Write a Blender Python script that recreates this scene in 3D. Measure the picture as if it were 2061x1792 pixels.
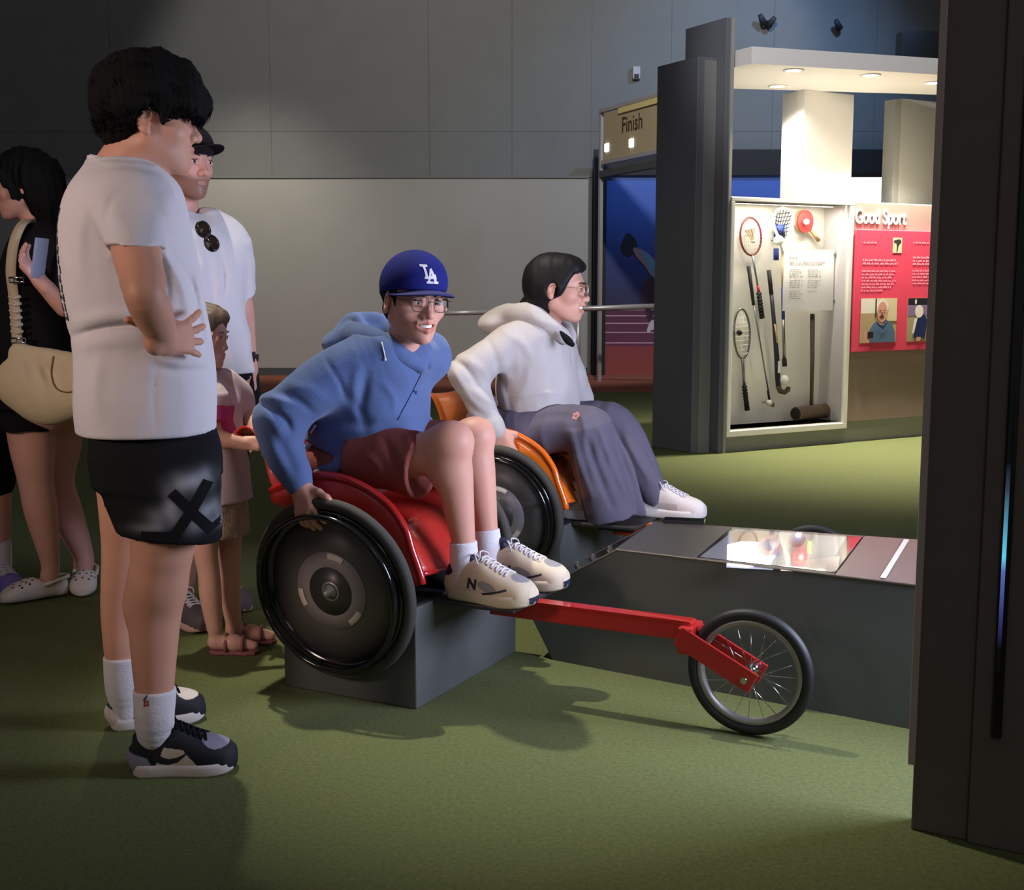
import bpy, bmesh, math, random
import numpy as np
from mathutils import Vector, Matrix
from mathutils.bvhtree import BVHTree

for o in list(bpy.data.objects):
    bpy.data.objects.remove(o)
S = bpy.context.scene
COL = S.collection
R = math.radians
rng = random.Random(7)

# ------------------------------------------------------------------ camera
FPX, HC = 2500.0, 1.22
PITCH = math.atan(326 / FPX)
cd = bpy.data.cameras.new('camera')
cam = bpy.data.objects.new('camera', cd)
COL.objects.link(cam)
cam.location = (0, 0, HC)
cam.rotation_euler = (R(90) - PITCH, 0, 0)
cd.sensor_fit = 'HORIZONTAL'
cd.sensor_width = 36
cd.lens = 36 * FPX / 2061
cd.clip_start = .05
cd.clip_end = 200
S.camera = cam

# ------------------------------------------------------------------ world, lights, exposure
S.view_settings.view_transform = 'Standard'
S.view_settings.look = 'None'
S.view_settings.exposure = 0.0
S.view_settings.gamma = 1.0
S.view_settings.use_curve_mapping = False
W = bpy.data.worlds.new('world')
S.world = W
W.use_nodes = True
bg = W.node_tree.nodes['Background']
bg.inputs[0].default_value = (.70, .70, .72, 1)
bg.inputs[1].default_value = .14


def light(name, kind, loc, target, energy, color, **kw):
    ld = bpy.data.lights.new(name, kind)
    ld.energy = energy
    ld.color = color
    for k, v in kw.items():
        setattr(ld, k, v)
    o = bpy.data.objects.new(name, ld)
    COL.objects.link(o)
    o.location = loc
    d = Vector(target) - Vector(loc)
    o.rotation_euler = d.to_track_quat('-Z', 'Y').to_euler()
    return o


# ceiling spot behind the racers (throws the floor shadows towards the viewer)
light('ceiling_spot_racers', 'SPOT', (-1.25, 4.55, 4.6), (.25, 3.8, 0), 700, (1, .94, .80), spot_size=R(40), spot_blend=.8, shadow_soft_size=.05)
# big video screen past the end of the console, facing the racers
light('video_screen_light', 'AREA', (1.95, 2.75, 1.25), (-.4, 3.8, .9), 100, (.66, .73, 1), shape='RECTANGLE', size=1.2, size_y=.8)
# warm general hall light behind the viewer, left
light('hall_light_left', 'SPOT', (-3.8, .3, 2.3), (-1.15, 3.6, 1.35), 420, (1, .76, .66), spot_size=R(40), spot_blend=.8, shadow_soft_size=.5)
# weak fill behind the viewer, added to lift the near sides
light('front_fill_light', 'AREA', (1.2, -1.5, 3.6), (0, 3.6, .6), 9, (1, .9, .86), shape='DISK', size=1.5)
# warm spot without a fixture, added to brighten the carpet before the kiosk
light('carpet_fill_spot', 'SPOT', (2.6, 7.2, 4.8), (2.7, 8.1, 0), 330, (1, .86, .62), spot_size=R(44), spot_blend=.9, shadow_soft_size=.08)
# wall washers on the far wall
light('wall_washer_upper', 'SPOT', (1.0, 8.5, 6.4), (-.1, 16.9, 3.5), 1350, (1, .97, .92), spot_size=R(57), spot_blend=.25, shadow_soft_size=.2)
light('wall_washer_low', 'SPOT', (-3.6, 14.6, 4.3), (-3.4, 16.5, 2.0), 190, (1, .95, .80), spot_size=R(76), spot_blend=1, shadow_soft_size=.15)
light('blue_track_light', 'SPOT', (4.2, 13.5, 6.0), (3.0, 16.9, 3.2), 520, (.30, .55, 1), spot_size=R(80), spot_blend=.9, shadow_soft_size=.2)


# ------------------------------------------------------------------ geometry of the view, used only to read off where things stand
def ray(px, py):
    u = (px - 1030.5) / FPX
    v = (896 - py) / FPX
    c, s = math.cos(PITCH), math.sin(PITCH)
    return np.array([u, c + v * s, -s + v * c])


def P(px, py, Y):
    r = ray(px, py)
    return r * (Y / r[1]) + np.array([0, 0, HC])


def PX(px, py, Y):
    """metres per photo pixel at that point"""
    r = ray(px, py)
    return (Y / r[1]) / FPX


def plane_pt(px, py, O, n):
    r = ray(px, py)
    c = np.array([0, 0, HC])
    t = np.dot(np.array(O, float) - c, n) / np.dot(r, n)
    return c + r * t


# ------------------------------------------------------------------ materials
def srgb(*c):
    o = []
    for v in c:
        v /= 255
        o.append(v / 12.92 if v <= .04045 else ((v + .055) / 1.055) ** 2.4)
    return tuple(o)


MATS = {}


def mat(name, col, rough=.6, metal=0, bump=0, bscale=300, var=0, vscale=40, attr=False, sheen=0, coat=0, emit=None, estr=1, sss=0, spec=.5, trans=0, alpha=1):
    if name in MATS:
        return MATS[name]
    m = bpy.data.materials.new(name)
    m.use_nodes = True
    nt = m.node_tree
    b = nt.nodes['Principled BSDF']
    N = nt.nodes.new
    L = nt.links.new
    b.inputs['Roughness'].default_value = rough
    b.inputs['Metallic'].default_value = metal
    b.inputs['Specular IOR Level'].default_value = spec
    b.inputs['Sheen Weight'].default_value = sheen
    b.inputs['Coat Weight'].default_value = coat
    b.inputs['Transmission Weight'].default_value = trans
    b.inputs['Alpha'].default_value = alpha
    if sss:
        b.inputs['Subsurface Weight'].default_value = sss
        b.inputs['Subsurface Radius'].default_value = (.012, .005, .003)
        b.inputs['Subsurface Scale'].default_value = 1
    tc = N('ShaderNodeTexCoord')
    src = None
    if attr:
        at = N('ShaderNodeAttribute')
        at.attribute_name = 'Col'
        src = at.outputs['Color']
    else:
        rgb = N('ShaderNodeRGB')
        rgb.outputs[0].default_value = (*col, 1)
        src = rgb.outputs[0]
    if var:
        nz = N('ShaderNodeTexNoise')
        nz.inputs['Scale'].default_value = vscale
        nz.inputs['Detail'].default_value = 5
        L(tc.outputs['Object'], nz.inputs['Vector'])
        mr = N('ShaderNodeMapRange')
        mr.inputs[1].default_value = .25
        mr.inputs[2].default_value = .75
        mr.inputs[3].default_value = 1 - var
        mr.inputs[4].default_value = 1 + var
        L(nz.outputs['Fac'], mr.inputs[0])
        mx = N('ShaderNodeMix')
        mx.data_type = 'RGBA'
        mx.blend_type = 'MULTIPLY'
        mx.inputs['Factor'].default_value = 1
        L(src, mx.inputs['A'])
        L(mr.outputs[0], mx.inputs['B'])
        src = mx.outputs['Result']
    L(src, b.inputs['Base Color'])
    if bump:
        nz = N('ShaderNodeTexNoise')
        nz.inputs['Scale'].default_value = bscale
        nz.inputs['Detail'].default_value = 3
        L(tc.outputs['Object'], nz.inputs['Vector'])
        bp = N('ShaderNodeBump')
        bp.inputs['Strength'].default_value = bump
        bp.inputs['Distance'].default_value = .004
        L(nz.outputs['Fac'], bp.inputs['Height'])
        L(bp.outputs['Normal'], b.inputs['Normal'])
    if emit is not None:
        b.inputs['Emission Color'].default_value = (*emit, 1)
        b.inputs['Emission Strength'].default_value = estr
    MATS[name] = m
    return m


def M_(name):
    return MATS[name]


# ------------------------------------------------------------------ object helpers
def mesh_obj(name, me, m=None, parent=None, loc=None):
    o = bpy.data.objects.new(name, me)
    COL.objects.link(o)
    if m is not None and not me.materials:
        for q in (m if isinstance(m, (list, tuple)) else [m]):
            me.materials.append(q)
    if parent is not None:
        o.parent = parent
    if loc is not None:
        o.location = loc
    return o


def tag(o, label=None, cat=None, group=None, kind=None):
    if label:
        o['label'] = label
    if cat:
        o['category'] = cat
    if group:
        o['group'] = group
    if kind:
        o['kind'] = kind
    return o


def thing(name, label, cat, loc=(0, 0, 0), rz=0, group=None):
    o = bpy.data.objects.new(name, None)
    COL.objects.link(o)
    o.empty_display_size = .05
    o.location = loc
    o.rotation_euler = (0, 0, rz)
    return tag(o, label, cat, group)


def rot(v, a):
    c, s = math.cos(a), math.sin(a)
    return (v[0] * c - v[1] * s, v[0] * s + v[1] * c)


def smooth_path(pts, n=40):
    """Catmull-Rom through points"""
    p = [np.array(q, float) for q in pts]
    p = [2 * p[0] - p[1]] + p + [2 * p[-1] - p[-2]]
    out = []
    seg = len(p) - 3
    for i in range(n + 1):
        u = i / n * seg
        k = min(int(u), seg - 1)
        f = u - k
        a, b, c, d = p[k:k + 4]
        out.append(.5 * ((2 * b) + (-a + c) * f + (2 * a - 5 * b + 4 * c - d) * f * f + (-a + 3 * b - 3 * c + d) * f ** 3))
    return out



def smooth_loop(pts, n=6):
    p = list(pts)
    q = smooth_path(p[-2:] + p + p[:2], n * (len(p) + 3))
    return [tuple(v) for v in q[2 * n:2 * n + n * len(p)]][::1]


class MB:
    """collects simple solids and links them as one mesh object"""

    def __init__(s):
        s.v, s.f, s.mi, s.sm = [], [], [], []

    def add(s, v, f, mi=0, smooth=False):
        n = len(s.v)
        s.v += [tuple(map(float, q)) for q in v]
        s.f += [tuple(i + n for i in q) for q in f]
        s.mi += [mi] * len(f)
        s.sm += [smooth] * len(f)
        return s

    def box(s, lo, hi, mi=0, M=None):
        x0, y0, z0 = lo
        x1, y1, z1 = hi
        v = [(x0, y0, z0), (x1, y0, z0), (x1, y1, z0), (x0, y1, z0), (x0, y0, z1), (x1, y0, z1), (x1, y1, z1), (x0, y1, z1)]
        if M is not None:
            v = [M @ Vector(q) for q in v]
        return s.add(v, [(0, 3, 2, 1), (4, 5, 6, 7), (0, 1, 5, 4), (1, 2, 6, 5), (2, 3, 7, 6), (3, 0, 4, 7)], mi)

    def tube(s, pts, r, n=10, closed=False, mi=0, caps=True, sq=None):
        pts = [Vector(p) for p in pts]
        m = len(pts)
        rr = list(r) if hasattr(r, '__len__') else [r] * m
        v, f = [], []
        prev = None
        for i, p in enumerate(pts):
            if closed:
                t = pts[(i + 1) % m] - pts[i - 1]
            else:
                t = pts[min(i + 1, m - 1)] - pts[max(i - 1, 0)]
            t.normalize()
            if prev is None:
                a = Vector((0, 0, 1)) if abs(t.z) < .9 else Vector((1, 0, 0))
                u = t.cross(a).normalized()
            else:
                u = (prev - t * prev.dot(t)).normalized()
            prev = u
            w = t.cross(u)
            for k in range(n):
                a = 2 * math.pi * k / n
                q = u * math.cos(a) * rr[i] + w * math.sin(a) * rr[i] * (sq or 1)
                v.append(p + q)
        for i in range(m if closed else m - 1):
            j = (i + 1) % m
            for k in range(n):
                l = (k + 1) % n
                f.append((i * n + k, i * n + l, j * n + l, j * n + k))
        s.add(v, f, mi, True)
        if caps and not closed:
            base = len(s.v) - len(v)
            s.f += [tuple(base + k for k in range(n))[::-1], tuple(base + (m - 1) * n + k for k in range(n))]
            s.mi += [mi] * 2
            s.sm += [False] * 2
        return s

    def lathe(s, prof, n=48, mi=0, M=None, smooth=True, a0=0, a1=2 * math.pi):
        """profile of (radius, height) turned about local z"""
        full = abs(a1 - a0 - 2 * math.pi) < 1e-6
        na = n if full else n + 1
        v, f = [], []
        for i in range(na):
            a = a0 + (a1 - a0) * i / n
            for r, h in prof:
                q = Vector((r * math.cos(a), r * math.sin(a), h))
                v.append(M @ q if M is not None else q)
        k = len(prof)
        for i in range(n):
            j = (i + 1) % na
            for q in range(k - 1):
                f.append((i * k + q, j * k + q, j * k + q + 1, i * k + q + 1))
        return s.add(v, f, mi, smooth)

    def prism(s, poly, h0, h1, mi=0, M=None, smooth=False):
        """2-D polygon (x, y) extruded from h0 to h1 along local z"""
        n = len(poly)
        v = [Vector((x, y, h0)) for x, y in poly] + [Vector((x, y, h1)) for x, y in poly]
        if M is not None:
            v = [M @ q for q in v]
        f = [tuple(range(n))[::-1], tuple(range(n, 2 * n))]
        s.add(v, f, mi, False)
        b = len(s.v) - 2 * n
        for i in range(n):
            j = (i + 1) % n
            s.f.append((b + i, b + j, b + n + j, b + n + i))
            s.mi.append(mi)
            s.sm.append(smooth)
        return s

    def sheet(s, grid, th, mi=0, smooth=True):
        """grid[i][j] of points, thickened along its normals"""
        g = np.array(grid, float)
        ni, nj = g.shape[:2]
        du = np.gradient(g, axis=0)
        dv = np.gradient(g, axis=1)
        n = np.cross(du, dv)
        n /= np.linalg.norm(n, axis=2, keepdims=True) + 1e-9
        a = (g + n * th / 2).reshape(-1, 3)
        b = (g - n * th / 2).reshape(-1, 3)
        k = ni * nj
        f = []
        I = lambda i, j: i * nj + j
        for i in range(ni - 1):
            for j in range(nj - 1):
                f.append((I(i, j), I(i + 1, j), I(i + 1, j + 1), I(i, j + 1)))
                f.append((k + I(i, j), k + I(i, j + 1), k + I(i + 1, j + 1), k + I(i + 1, j)))
        for i in range(ni - 1):
            f.append((I(i, 0), k + I(i, 0), k + I(i + 1, 0), I(i + 1, 0)))
            f.append((I(i, nj - 1), I(i + 1, nj - 1), k + I(i + 1, nj - 1), k + I(i, nj - 1)))
        for j in range(nj - 1):
            f.append((I(0, j), I(0, j + 1), k + I(0, j + 1), k + I(0, j)))
            f.append((I(ni - 1, j), k + I(ni - 1, j), k + I(ni - 1, j + 1), I(ni - 1, j + 1)))
        return s.add(np.vstack([a, b]), f, mi, smooth)

    def mesh(s, name):
        me = bpy.data.meshes.new(name)
        me.from_pydata(s.v, [], s.f)
        me.polygons.foreach_set('material_index', s.mi)
        me.polygons.foreach_set('use_smooth', s.sm)
        me.update()
        return me

    def build(s, name, m, parent=None, bevel=0, loc=None, off=None):
        if off is not None:
            s.v = [(a - off[0], b - off[1], c - off[2]) for a, b, c in s.v]
        o = mesh_obj(name, s.mesh(name), m, parent, loc)
        if bevel:
            bv = o.modifiers.new('bevel', 'BEVEL')
            bv.width = bevel
            bv.segments = 2
            bv.limit_method = 'ANGLE'
            bv.angle_limit = R(40)
        return o


def text_mesh(txt, size, extrude=.001, font=None, align='CENTER', shear=0, spacing=1, offset=0):
    cu = bpy.data.curves.new('text', 'FONT')
    cu.body = txt
    cu.size = size
    cu.extrude = extrude
    cu.align_x = align
    cu.align_y = 'CENTER'
    cu.shear = shear
    cu.space_character = spacing
    cu.offset = offset
    cu.resolution_u = 4
    o = bpy.data.objects.new('text', cu)
    COL.objects.link(o)
    dg = bpy.context.evaluated_depsgraph_get()
    me = bpy.data.meshes.new_from_object(o.evaluated_get(dg))
    bpy.data.objects.remove(o)
    return me


def frame_mat(o, ex, ez):
    """matrix whose x axis is ex, z axis ez"""
    ex = Vector(ex).normalized()
    ez = Vector(ez)
    ey = ez.cross(ex).normalized()
    ez = ex.cross(ey).normalized()
    return Matrix(((ex.x, ey.x, ez.x, o[0]), (ex.y, ey.y, ez.y, o[1]), (ex.z, ey.z, ez.z, o[2]), (0, 0, 0, 1)))


FRONT = lambda x, y, z: Matrix(((1, 0, 0, x), (0, 0, -1, y), (0, 1, 0, z), (0, 0, 0, 1)))  # 2-D drawing standing up, facing -y

# ================================================================== the setting
mat('carpet_green', srgb(97, 103, 65), .95, bump=.5, bscale=260, var=.22, vscale=90, spec=.1)
mat('carpet_red', srgb(146, 88, 70), .95, bump=.3, bscale=200, var=.12, vscale=60, spec=.1)
mat('wall_upper', srgb(118, 118, 116), .85, bump=.08, bscale=60, var=.05, vscale=3)
mat('wall_low', srgb(164, 160, 154), .8, bump=.05, bscale=60, var=.03, vscale=3)
mat('dark_paint', srgb(72, 74, 76), .6, bump=.05, bscale=120)
mat('grey_paint', srgb(120, 120, 116), .6)
mat('steel', srgb(170, 165, 160), .3, metal=1)
mat('black_matte', srgb(18, 18, 20), .6)
mat('white_paint', srgb(228, 224, 216), .6)

WY = 16.9
fl = MB().box((-9, -4, -.05), (9, 13.95, 0)).build('floor', M_('carpet_green'))
tag(fl, kind='structure')
fr = MB().box((-9, 13.95, -.05), (9, WY + .3, 0)).build('floor_track', M_('carpet_red'))
tag(fr, kind='structure')

wb = bpy.data.objects.new('wall_back', None)
COL.objects.link(wb)
wb.location = (0, WY, 0)
tag(wb, kind='structure')
MB().box((-9, .02, 0), (9, .2, 7)).build('backing', M_('wall_upper'), wb)
xs = [-9, -7.4, -5.3, -3.2, -1.1, 0, 1.05, 2.1, 3.45, 4.8, 6.2, 9]
for x0, x1 in zip(xs, xs[1:]):
    for z0, z1 in ((2.62, 3.22), (3.22, 5.1), (5.1, 7)):
        MB().box((x0 + .0015, 0, z0 + .0015), (x1 - .0015, .022, z1 - .0015)).build('wall_panel', M_('wall_upper'), wb)
# lower lit partition standing just in front of the upper wall
wl = bpy.data.objects.new('wall_low', None)
COL.objects.link(wl)
wl.location = (0, WY - .35, 0)
tag(wl, kind='structure')
for x0, x1 in ((-9, -6.2), (-6.2, 1.0)):
    MB().box((x0 + .001, 0, .1), (x1 - .001, .12, 2.58)).build('wall_panel', M_('wall_low'), wl)
MB().box((-9, -.015, 0), (1.0, .12, .1)).build('skirting', M_('dark_paint'), wl)
MB().box((-9, -.02, 2.58), (1.0, .34, 2.61)).build('ledge', M_('wall_upper'), wl)

for nm_, x_ in (('wall_left', -9.15), ('wall_right', 9.0)):
    ws = bpy.data.objects.new(nm_, None)
    COL.objects.link(ws)
    ws.location = (x_, 0, 0)
    tag(ws, kind='structure')
    for y0, y1 in ((-4, 3), (3, 10), (10, WY)):
        MB().box((0, y0, .12), (.15, y1, 7)).build('wall_panel', M_('wall_upper'), ws)
    MB().box((-.01, -4, 0), (.16, WY, .12)).build('skirting', M_('dark_paint'), ws)

# ------------------------------------------------------------------ mural of a sprinter on a track (flat print behind the finish frame)
mu = thing('track_mural', 'tall dark blue printed mural of a crouching sprinter on red lanes behind the finish frame', 'mural', (1.19, WY - .28, 0))
mm = bpy.data.materials.new('mural_print')
mm.use_nodes = True
nt = mm.node_tree
bs = nt.nodes['Principled BSDF']
bs.inputs['Roughness'].default_value = .5
tc = nt.nodes.new('ShaderNodeTexCoord')
sp = nt.nodes.new('ShaderNodeSeparateXYZ')
nt.links.new(tc.outputs['Object'], sp.inputs[0])
cr = nt.nodes.new('ShaderNodeValToRGB')
dv = nt.nodes.new('ShaderNodeMath')
dv.operation = 'DIVIDE'
dv.inputs[1].default_value = 2.7
nt.links.new(sp.outputs['Z'], dv.inputs[0])
nt.links.new(dv.outputs[0], cr.inputs[0])
els = cr.color_ramp.elements
els[0].position = 0
els[0].color = (*srgb(150, 70, 62), 1)
els[1].position = .14
els[1].color = (*srgb(140, 62, 66), 1)
for p_, c_ in ((.145, (104, 50, 78)), (.33, (92, 46, 74)), (.335, (44, 44, 74)), (.55, (40, 52, 110)), (.8, (62, 96, 180)), (1, (70, 108, 196))):
    e = els.new(p_)
    e.color = (*srgb(*c_), 1)
nt.links.new(cr.outputs[0], bs.inputs['Base Color'])
MB().box((.05, 0, .0), (4.6, .02, 2.62)).build('print', mm, mu)
mat('lane_white', srgb(190, 150, 160), .6)
for z0 in (.42, .56, .68, .78, .86):
    MB().box((.05, -.004, z0), (4.6, .0, z0 + .016)).build('lane_line', M_('lane_white'), mu)
MB().box((-.12, -.06, 0), (.05, .06, 2.95)).box((.05, -.06, 2.62), (4.6, .06, 2.95)).build('frame', M_('black_matte'), mu)
# sprinter: flat print shapes
mat('print_hair', srgb(22, 24, 36), .6)
mat('print_skin', srgb(150, 110, 110), .6)
mat('print_vest', srgb(90, 130, 150), .6)
mat('print_dark', srgb(60, 34, 46), .6)
mat('print_white', srgb(196, 186, 196), .6)


def mural_poly(name, pts, m, lay):
    q = [P(px, py, WY - .28) - np.array([1.19, WY - .28, 0]) for px, py in pts]
    poly = smooth_loop([(a[0], a[2]) for a in q], 4)
    MB().prism(poly, .004 + .001 * lay, .005 + .001 * lay, M=FRONT(0, 0, 0)).build(name, M_(m), mu)


mural_poly('leg_print', [(1304, 560), (1330, 566), (1330, 600), (1324, 612), (1300, 612), (1290, 600), (1294, 575)], 'print_dark', 0)
mural_poly('hair_print', [(1252, 488), (1262, 470), (1274, 476), (1282, 490), (1276, 510), (1262, 516), (1250, 504)], 'print_hair', 1)
mural_poly('arm_print', [(1274, 500), (1284, 500), (1304, 510), (1322, 530), (1330, 548), (1330, 566), (1310, 554), (1298, 536), (1280, 516)], 'print_skin', 2)
mural_poly('vest_print', [(1288, 504), (1306, 512), (1322, 534), (1324, 556), (1310, 546), (1300, 526)], 'print_vest', 3)
mural_poly('shin_print', [(1298, 616), (1306, 616), (1314, 640), (1304, 644)], 'print_dark', 1)
mural_poly('shoe_print', [(1310, 646), (1320, 646), (1322, 662), (1312, 664), (1306, 670), (1302, 664)], 'print_white', 2)

# ------------------------------------------------------------------ finish frame: white sign on two posts
fs = thing('finish_sign', 'cream overhead sign reading Finish, hung in a thin metal frame before the mural', 'sign', (1.09, 15.5, 0), R(-68))
mat('sign_cream', srgb(182, 164, 128), .6)
mat('sign_brown', srgb(70, 48, 34), .7)
mat('sign_lit', srgb(226, 206, 140), .6)
mat('rail_steel', srgb(186, 178, 178), .35, metal=.35)
MB().box((-.03, -.02, 0.0), (.02, .02, 3.3)).build('post', M_('rail_steel'), fs)
MB().box((1.90, -.02, 0.0), (1.95, .02, 3.3)).build('post', M_('rail_steel'), fs)
MB().box((-.03, -.03, 3.27), (1.95, .03, 3.31)).build('top_rail', M_('rail_steel'), fs)
MB().box((.5, -.03, 3.20), (1.9, -.015, 3.265)).build('lit_edge', M_('sign_lit'), fs)  # lamp-lit top edge of the sign painted as a paler strip
MB().box((.10, -.015, 2.70), (1.9, .015, 3.25)).build('panel', M_('sign_cream'), fs)
MB().box((.06, -.03, 2.65), (1.9, .03, 2.70)).build('bottom_rail', M_('rail_steel'), fs)
MB().box((.0, -.03, 2.50), (1.9, .03, 2.58)).build('cable_tray', M_('dark_paint'), fs)
me = text_mesh('Finish', .24, .002)
o = mesh_obj('lettering', me, M_('sign_brown'), fs)
wd = max(v.co.x for v in me.vertices) - min(v.co.x for v in me.vertices)
o.matrix_local = FRONT(.84, -.019, 3.05) @ Matrix.Diagonal((.50 / wd, 1.08, 1, 1))
mat('timer_lamp', (.9, .95, 1), .4, emit=(.75, .88, 1), estr=4)
for x, z in ((.19, 2.84), (.83, 2.83)):
    MB().box((x - .05, -.03, z - .05), (x + .05, -.012, z + .05)).build('timer_lamp', M_('timer_lamp'), fs, bevel=.01)

# ------------------------------------------------------------------ handrail
hr = thing('handrail', 'long steel handrail on round posts in front of the low grey wall', 'handrail', (0, 15.0, 0))
h0 = P(880, 632, 15.0)
h1 = P(1345, 616, 14.6)
z = (h0[2] + h1[2]) / 2
MB().tube([(h0[0] - .3, 0, h0[2]), (P(1010, 628, 15)[0], 0, P(1010, 628, 15)[2])], .03).tube([(P(1010, 628, 15)[0], 0, P(1010, 627, 15)[2]), (h1[0], -.4, h1[2])], .034).build('rail', M_('rail_steel'), hr)
for px, dy in ((1162, -.18), (1085, -.08)):
    q = P(px, 625, 15.0)
    MB().tube([(q[0], dy, 0), (q[0], dy, q[2])], .03).lathe([(0, 0), (.09, 0), (.09, .015), (0, .015)], 16, M=Matrix.Translation((q[0], dy, 0))).build('post', M_('rail_steel'), hr)

# ------------------------------------------------------------------ fixtures on the far wall
mat('fixture_dark', srgb(52, 52, 58), .7)
mat('fixture_white', srgb(170, 170, 175), .5)


def wall_lamp(px, py, label, flip=1, two=False):
    q = P(px, py, WY - .2)
    t = thing('wall_spotlight', label, 'spotlight', (q[0], WY, q[2]))
    t.scale = (.6, .6, .6)
    MB().box((-.05, -.06, -.05), (.05, 0, .05)).build('base', M_('fixture_dark'), t, bevel=.01)
    MB().tube([(0, -.05, 0), (0, -.2, -.01)], .018).build('arm', M_('fixture_dark'), t)
    for k in ((0, 1) if two else (0,)):
        h = Matrix.Translation((.05 * flip - k * .2, -.22, -.02 + k * .05)) @ Matrix.Rotation(R(40), 4, 'X') @ Matrix.Rotation(R(30 * flip - 60 * k), 4, 'Y')
        MB().lathe([(0, .12), (.05, .12), (.06, .05), (.08, -.1), (.07, -.1), (.05, .03), (0, .03)], 20, M=h).build('lamp_head', M_('fixture_dark'), t)


wall_lamp(1550, 40, 'pair of small dark spotlights high on the far wall, above the kiosk canopy', 1, True)
wall_lamp(1694, 46, 'single small dark spotlight high on the far wall, nearer the brown partition', -1)
q = P(1280, 148, WY)
wx = thing('wall_sensor', 'small pale box sensor mounted high on the wall above the finish sign', 'sensor', (q[0], WY, q[2]))
MB().box((-.05, -.08, -.08), (.05, 0, .08)).build('housing', M_('fixture_white'), wx, bevel=.008)
MB().box((-.03, -.1, -.07), (.03, -.08, -.02)).build('lens', M_('fixture_dark'), wx, bevel=.004)
q0, q1 = P(1815, 82, 14.5), P(1890, 110, 14.5)
db = thing('ceiling_bulkhead', 'dark boxy bulkhead high up above the right end of the canopy', 'bulkhead', (q0[0], 14.5, q1[2] - .1), R(2))
MB().box((0, 0, 0), (1.6, .2, .36)).build('bulkhead_body', M_('dark_paint'), db)
MB().box((0, -.02, 0), (1.6, 0, .03)).build('edge_trim', M_('black_matte'), db)

# ------------------------------------------------------------------ near partition at right
mat('brown_panel', srgb(102, 91, 87), .55, bump=.06, bscale=250, var=.06, vscale=20)
mat('brown_trim', srgb(182, 164, 158), .5)  # pale trim, lightened further for the lamplight on this edge
mat('gloss_dark', srgb(34, 32, 32), .18)
np_ = bpy.data.objects.new('wall_right', None)
COL.objects.link(np_)
np_.location = (.897, 2.66, 0)
np_.rotation_euler = (0, 0, R(-29))
tag(np_, kind='structure')
MB().box((0, 0, 0), (.122, .07, 2.6)).build('panel', M_('brown_panel'), np_, bevel=.004)
MB().box((-.012, -.004, .152), (0.004, .075, 2.6)).build('edge_trim', M_('brown_trim'), np_, bevel=.002)
MB().box((.122, -.012, 0), (1.9, .07, 2.6)).build('panel', M_('brown_panel'), np_, bevel=.004)
MB().box((.160, -.02, .25), (.182, -.012, 2.4)).build('glossy_strip', M_('gloss_dark'), np_, bevel=.004)
lm = bpy.data.materials.new('blue_reflection_strip')  # glow colours imitate a blue reflection in the glossy strip
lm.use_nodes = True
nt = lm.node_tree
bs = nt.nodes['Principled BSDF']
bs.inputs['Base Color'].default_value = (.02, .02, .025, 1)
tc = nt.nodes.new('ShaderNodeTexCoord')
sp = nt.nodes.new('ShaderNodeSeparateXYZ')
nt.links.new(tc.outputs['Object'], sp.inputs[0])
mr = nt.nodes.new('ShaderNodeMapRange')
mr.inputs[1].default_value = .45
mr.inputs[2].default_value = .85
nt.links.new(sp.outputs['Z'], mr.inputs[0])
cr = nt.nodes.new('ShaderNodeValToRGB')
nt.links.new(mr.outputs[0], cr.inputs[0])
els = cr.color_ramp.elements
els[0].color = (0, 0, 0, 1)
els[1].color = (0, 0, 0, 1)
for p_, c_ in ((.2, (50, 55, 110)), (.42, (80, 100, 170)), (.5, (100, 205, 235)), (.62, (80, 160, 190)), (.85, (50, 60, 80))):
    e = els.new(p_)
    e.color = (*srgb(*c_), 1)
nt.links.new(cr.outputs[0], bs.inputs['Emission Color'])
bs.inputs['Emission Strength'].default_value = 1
MB().box((.165, -.023, .4), (.173, -.019, 1.0)).build('reflection_strip', lm, np_)

# ================================================================== kiosk with the display case
KA = math.atan2(.95, 1.70)
KO = np.array([1.527, 8.9, 0])
KE = np.array([math.cos(KA), math.sin(KA), 0])
KN = np.array([-math.sin(KA), math.cos(KA), 0])


def K(px, py, dep=0):
    q = plane_pt(px, py, KO + KN * dep, KN)
    return float(np.dot(q - KO, KE)), float(q[2])


mat('kiosk_dark', srgb(98, 100, 104), .55, bump=.05, bscale=150)
mat('kiosk_grey', srgb(150, 148, 140), .6)
mat('kiosk_taupe', srgb(150, 128, 116), .6, var=.03, vscale=8)
mat('case_white', srgb(226, 222, 208), .6)
mat('case_side', srgb(186, 182, 180), .6)

pn = thing('side_panel', 'tall dark grey slab with pale front edge left of the display case', 'panel', tuple(KO), KA)
MB().box((-.05, .0, 0), (0, .47, 3.04)).build('slab', M_('kiosk_dark'), pn, bevel=.003)
MB().box((-.012, -.012, .0), (.012, 0, 3.04)).build('edge_strip', M_('kiosk_grey'), pn)
bx = thing('dark_pillar', 'dark grey square pillar, stepped lower beside the taller slab', 'pillar', tuple(KO), KA)
MB().box((-.215, .10, 0), (-.055, .58, 2.78)).build('pillar_body', M_('kiosk_dark'), bx, bevel=.004)
MB().box((-.16, .094, 0), (-.055, .10, 2.76)).build('face_panel', M_('grey_paint'), bx)

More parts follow.
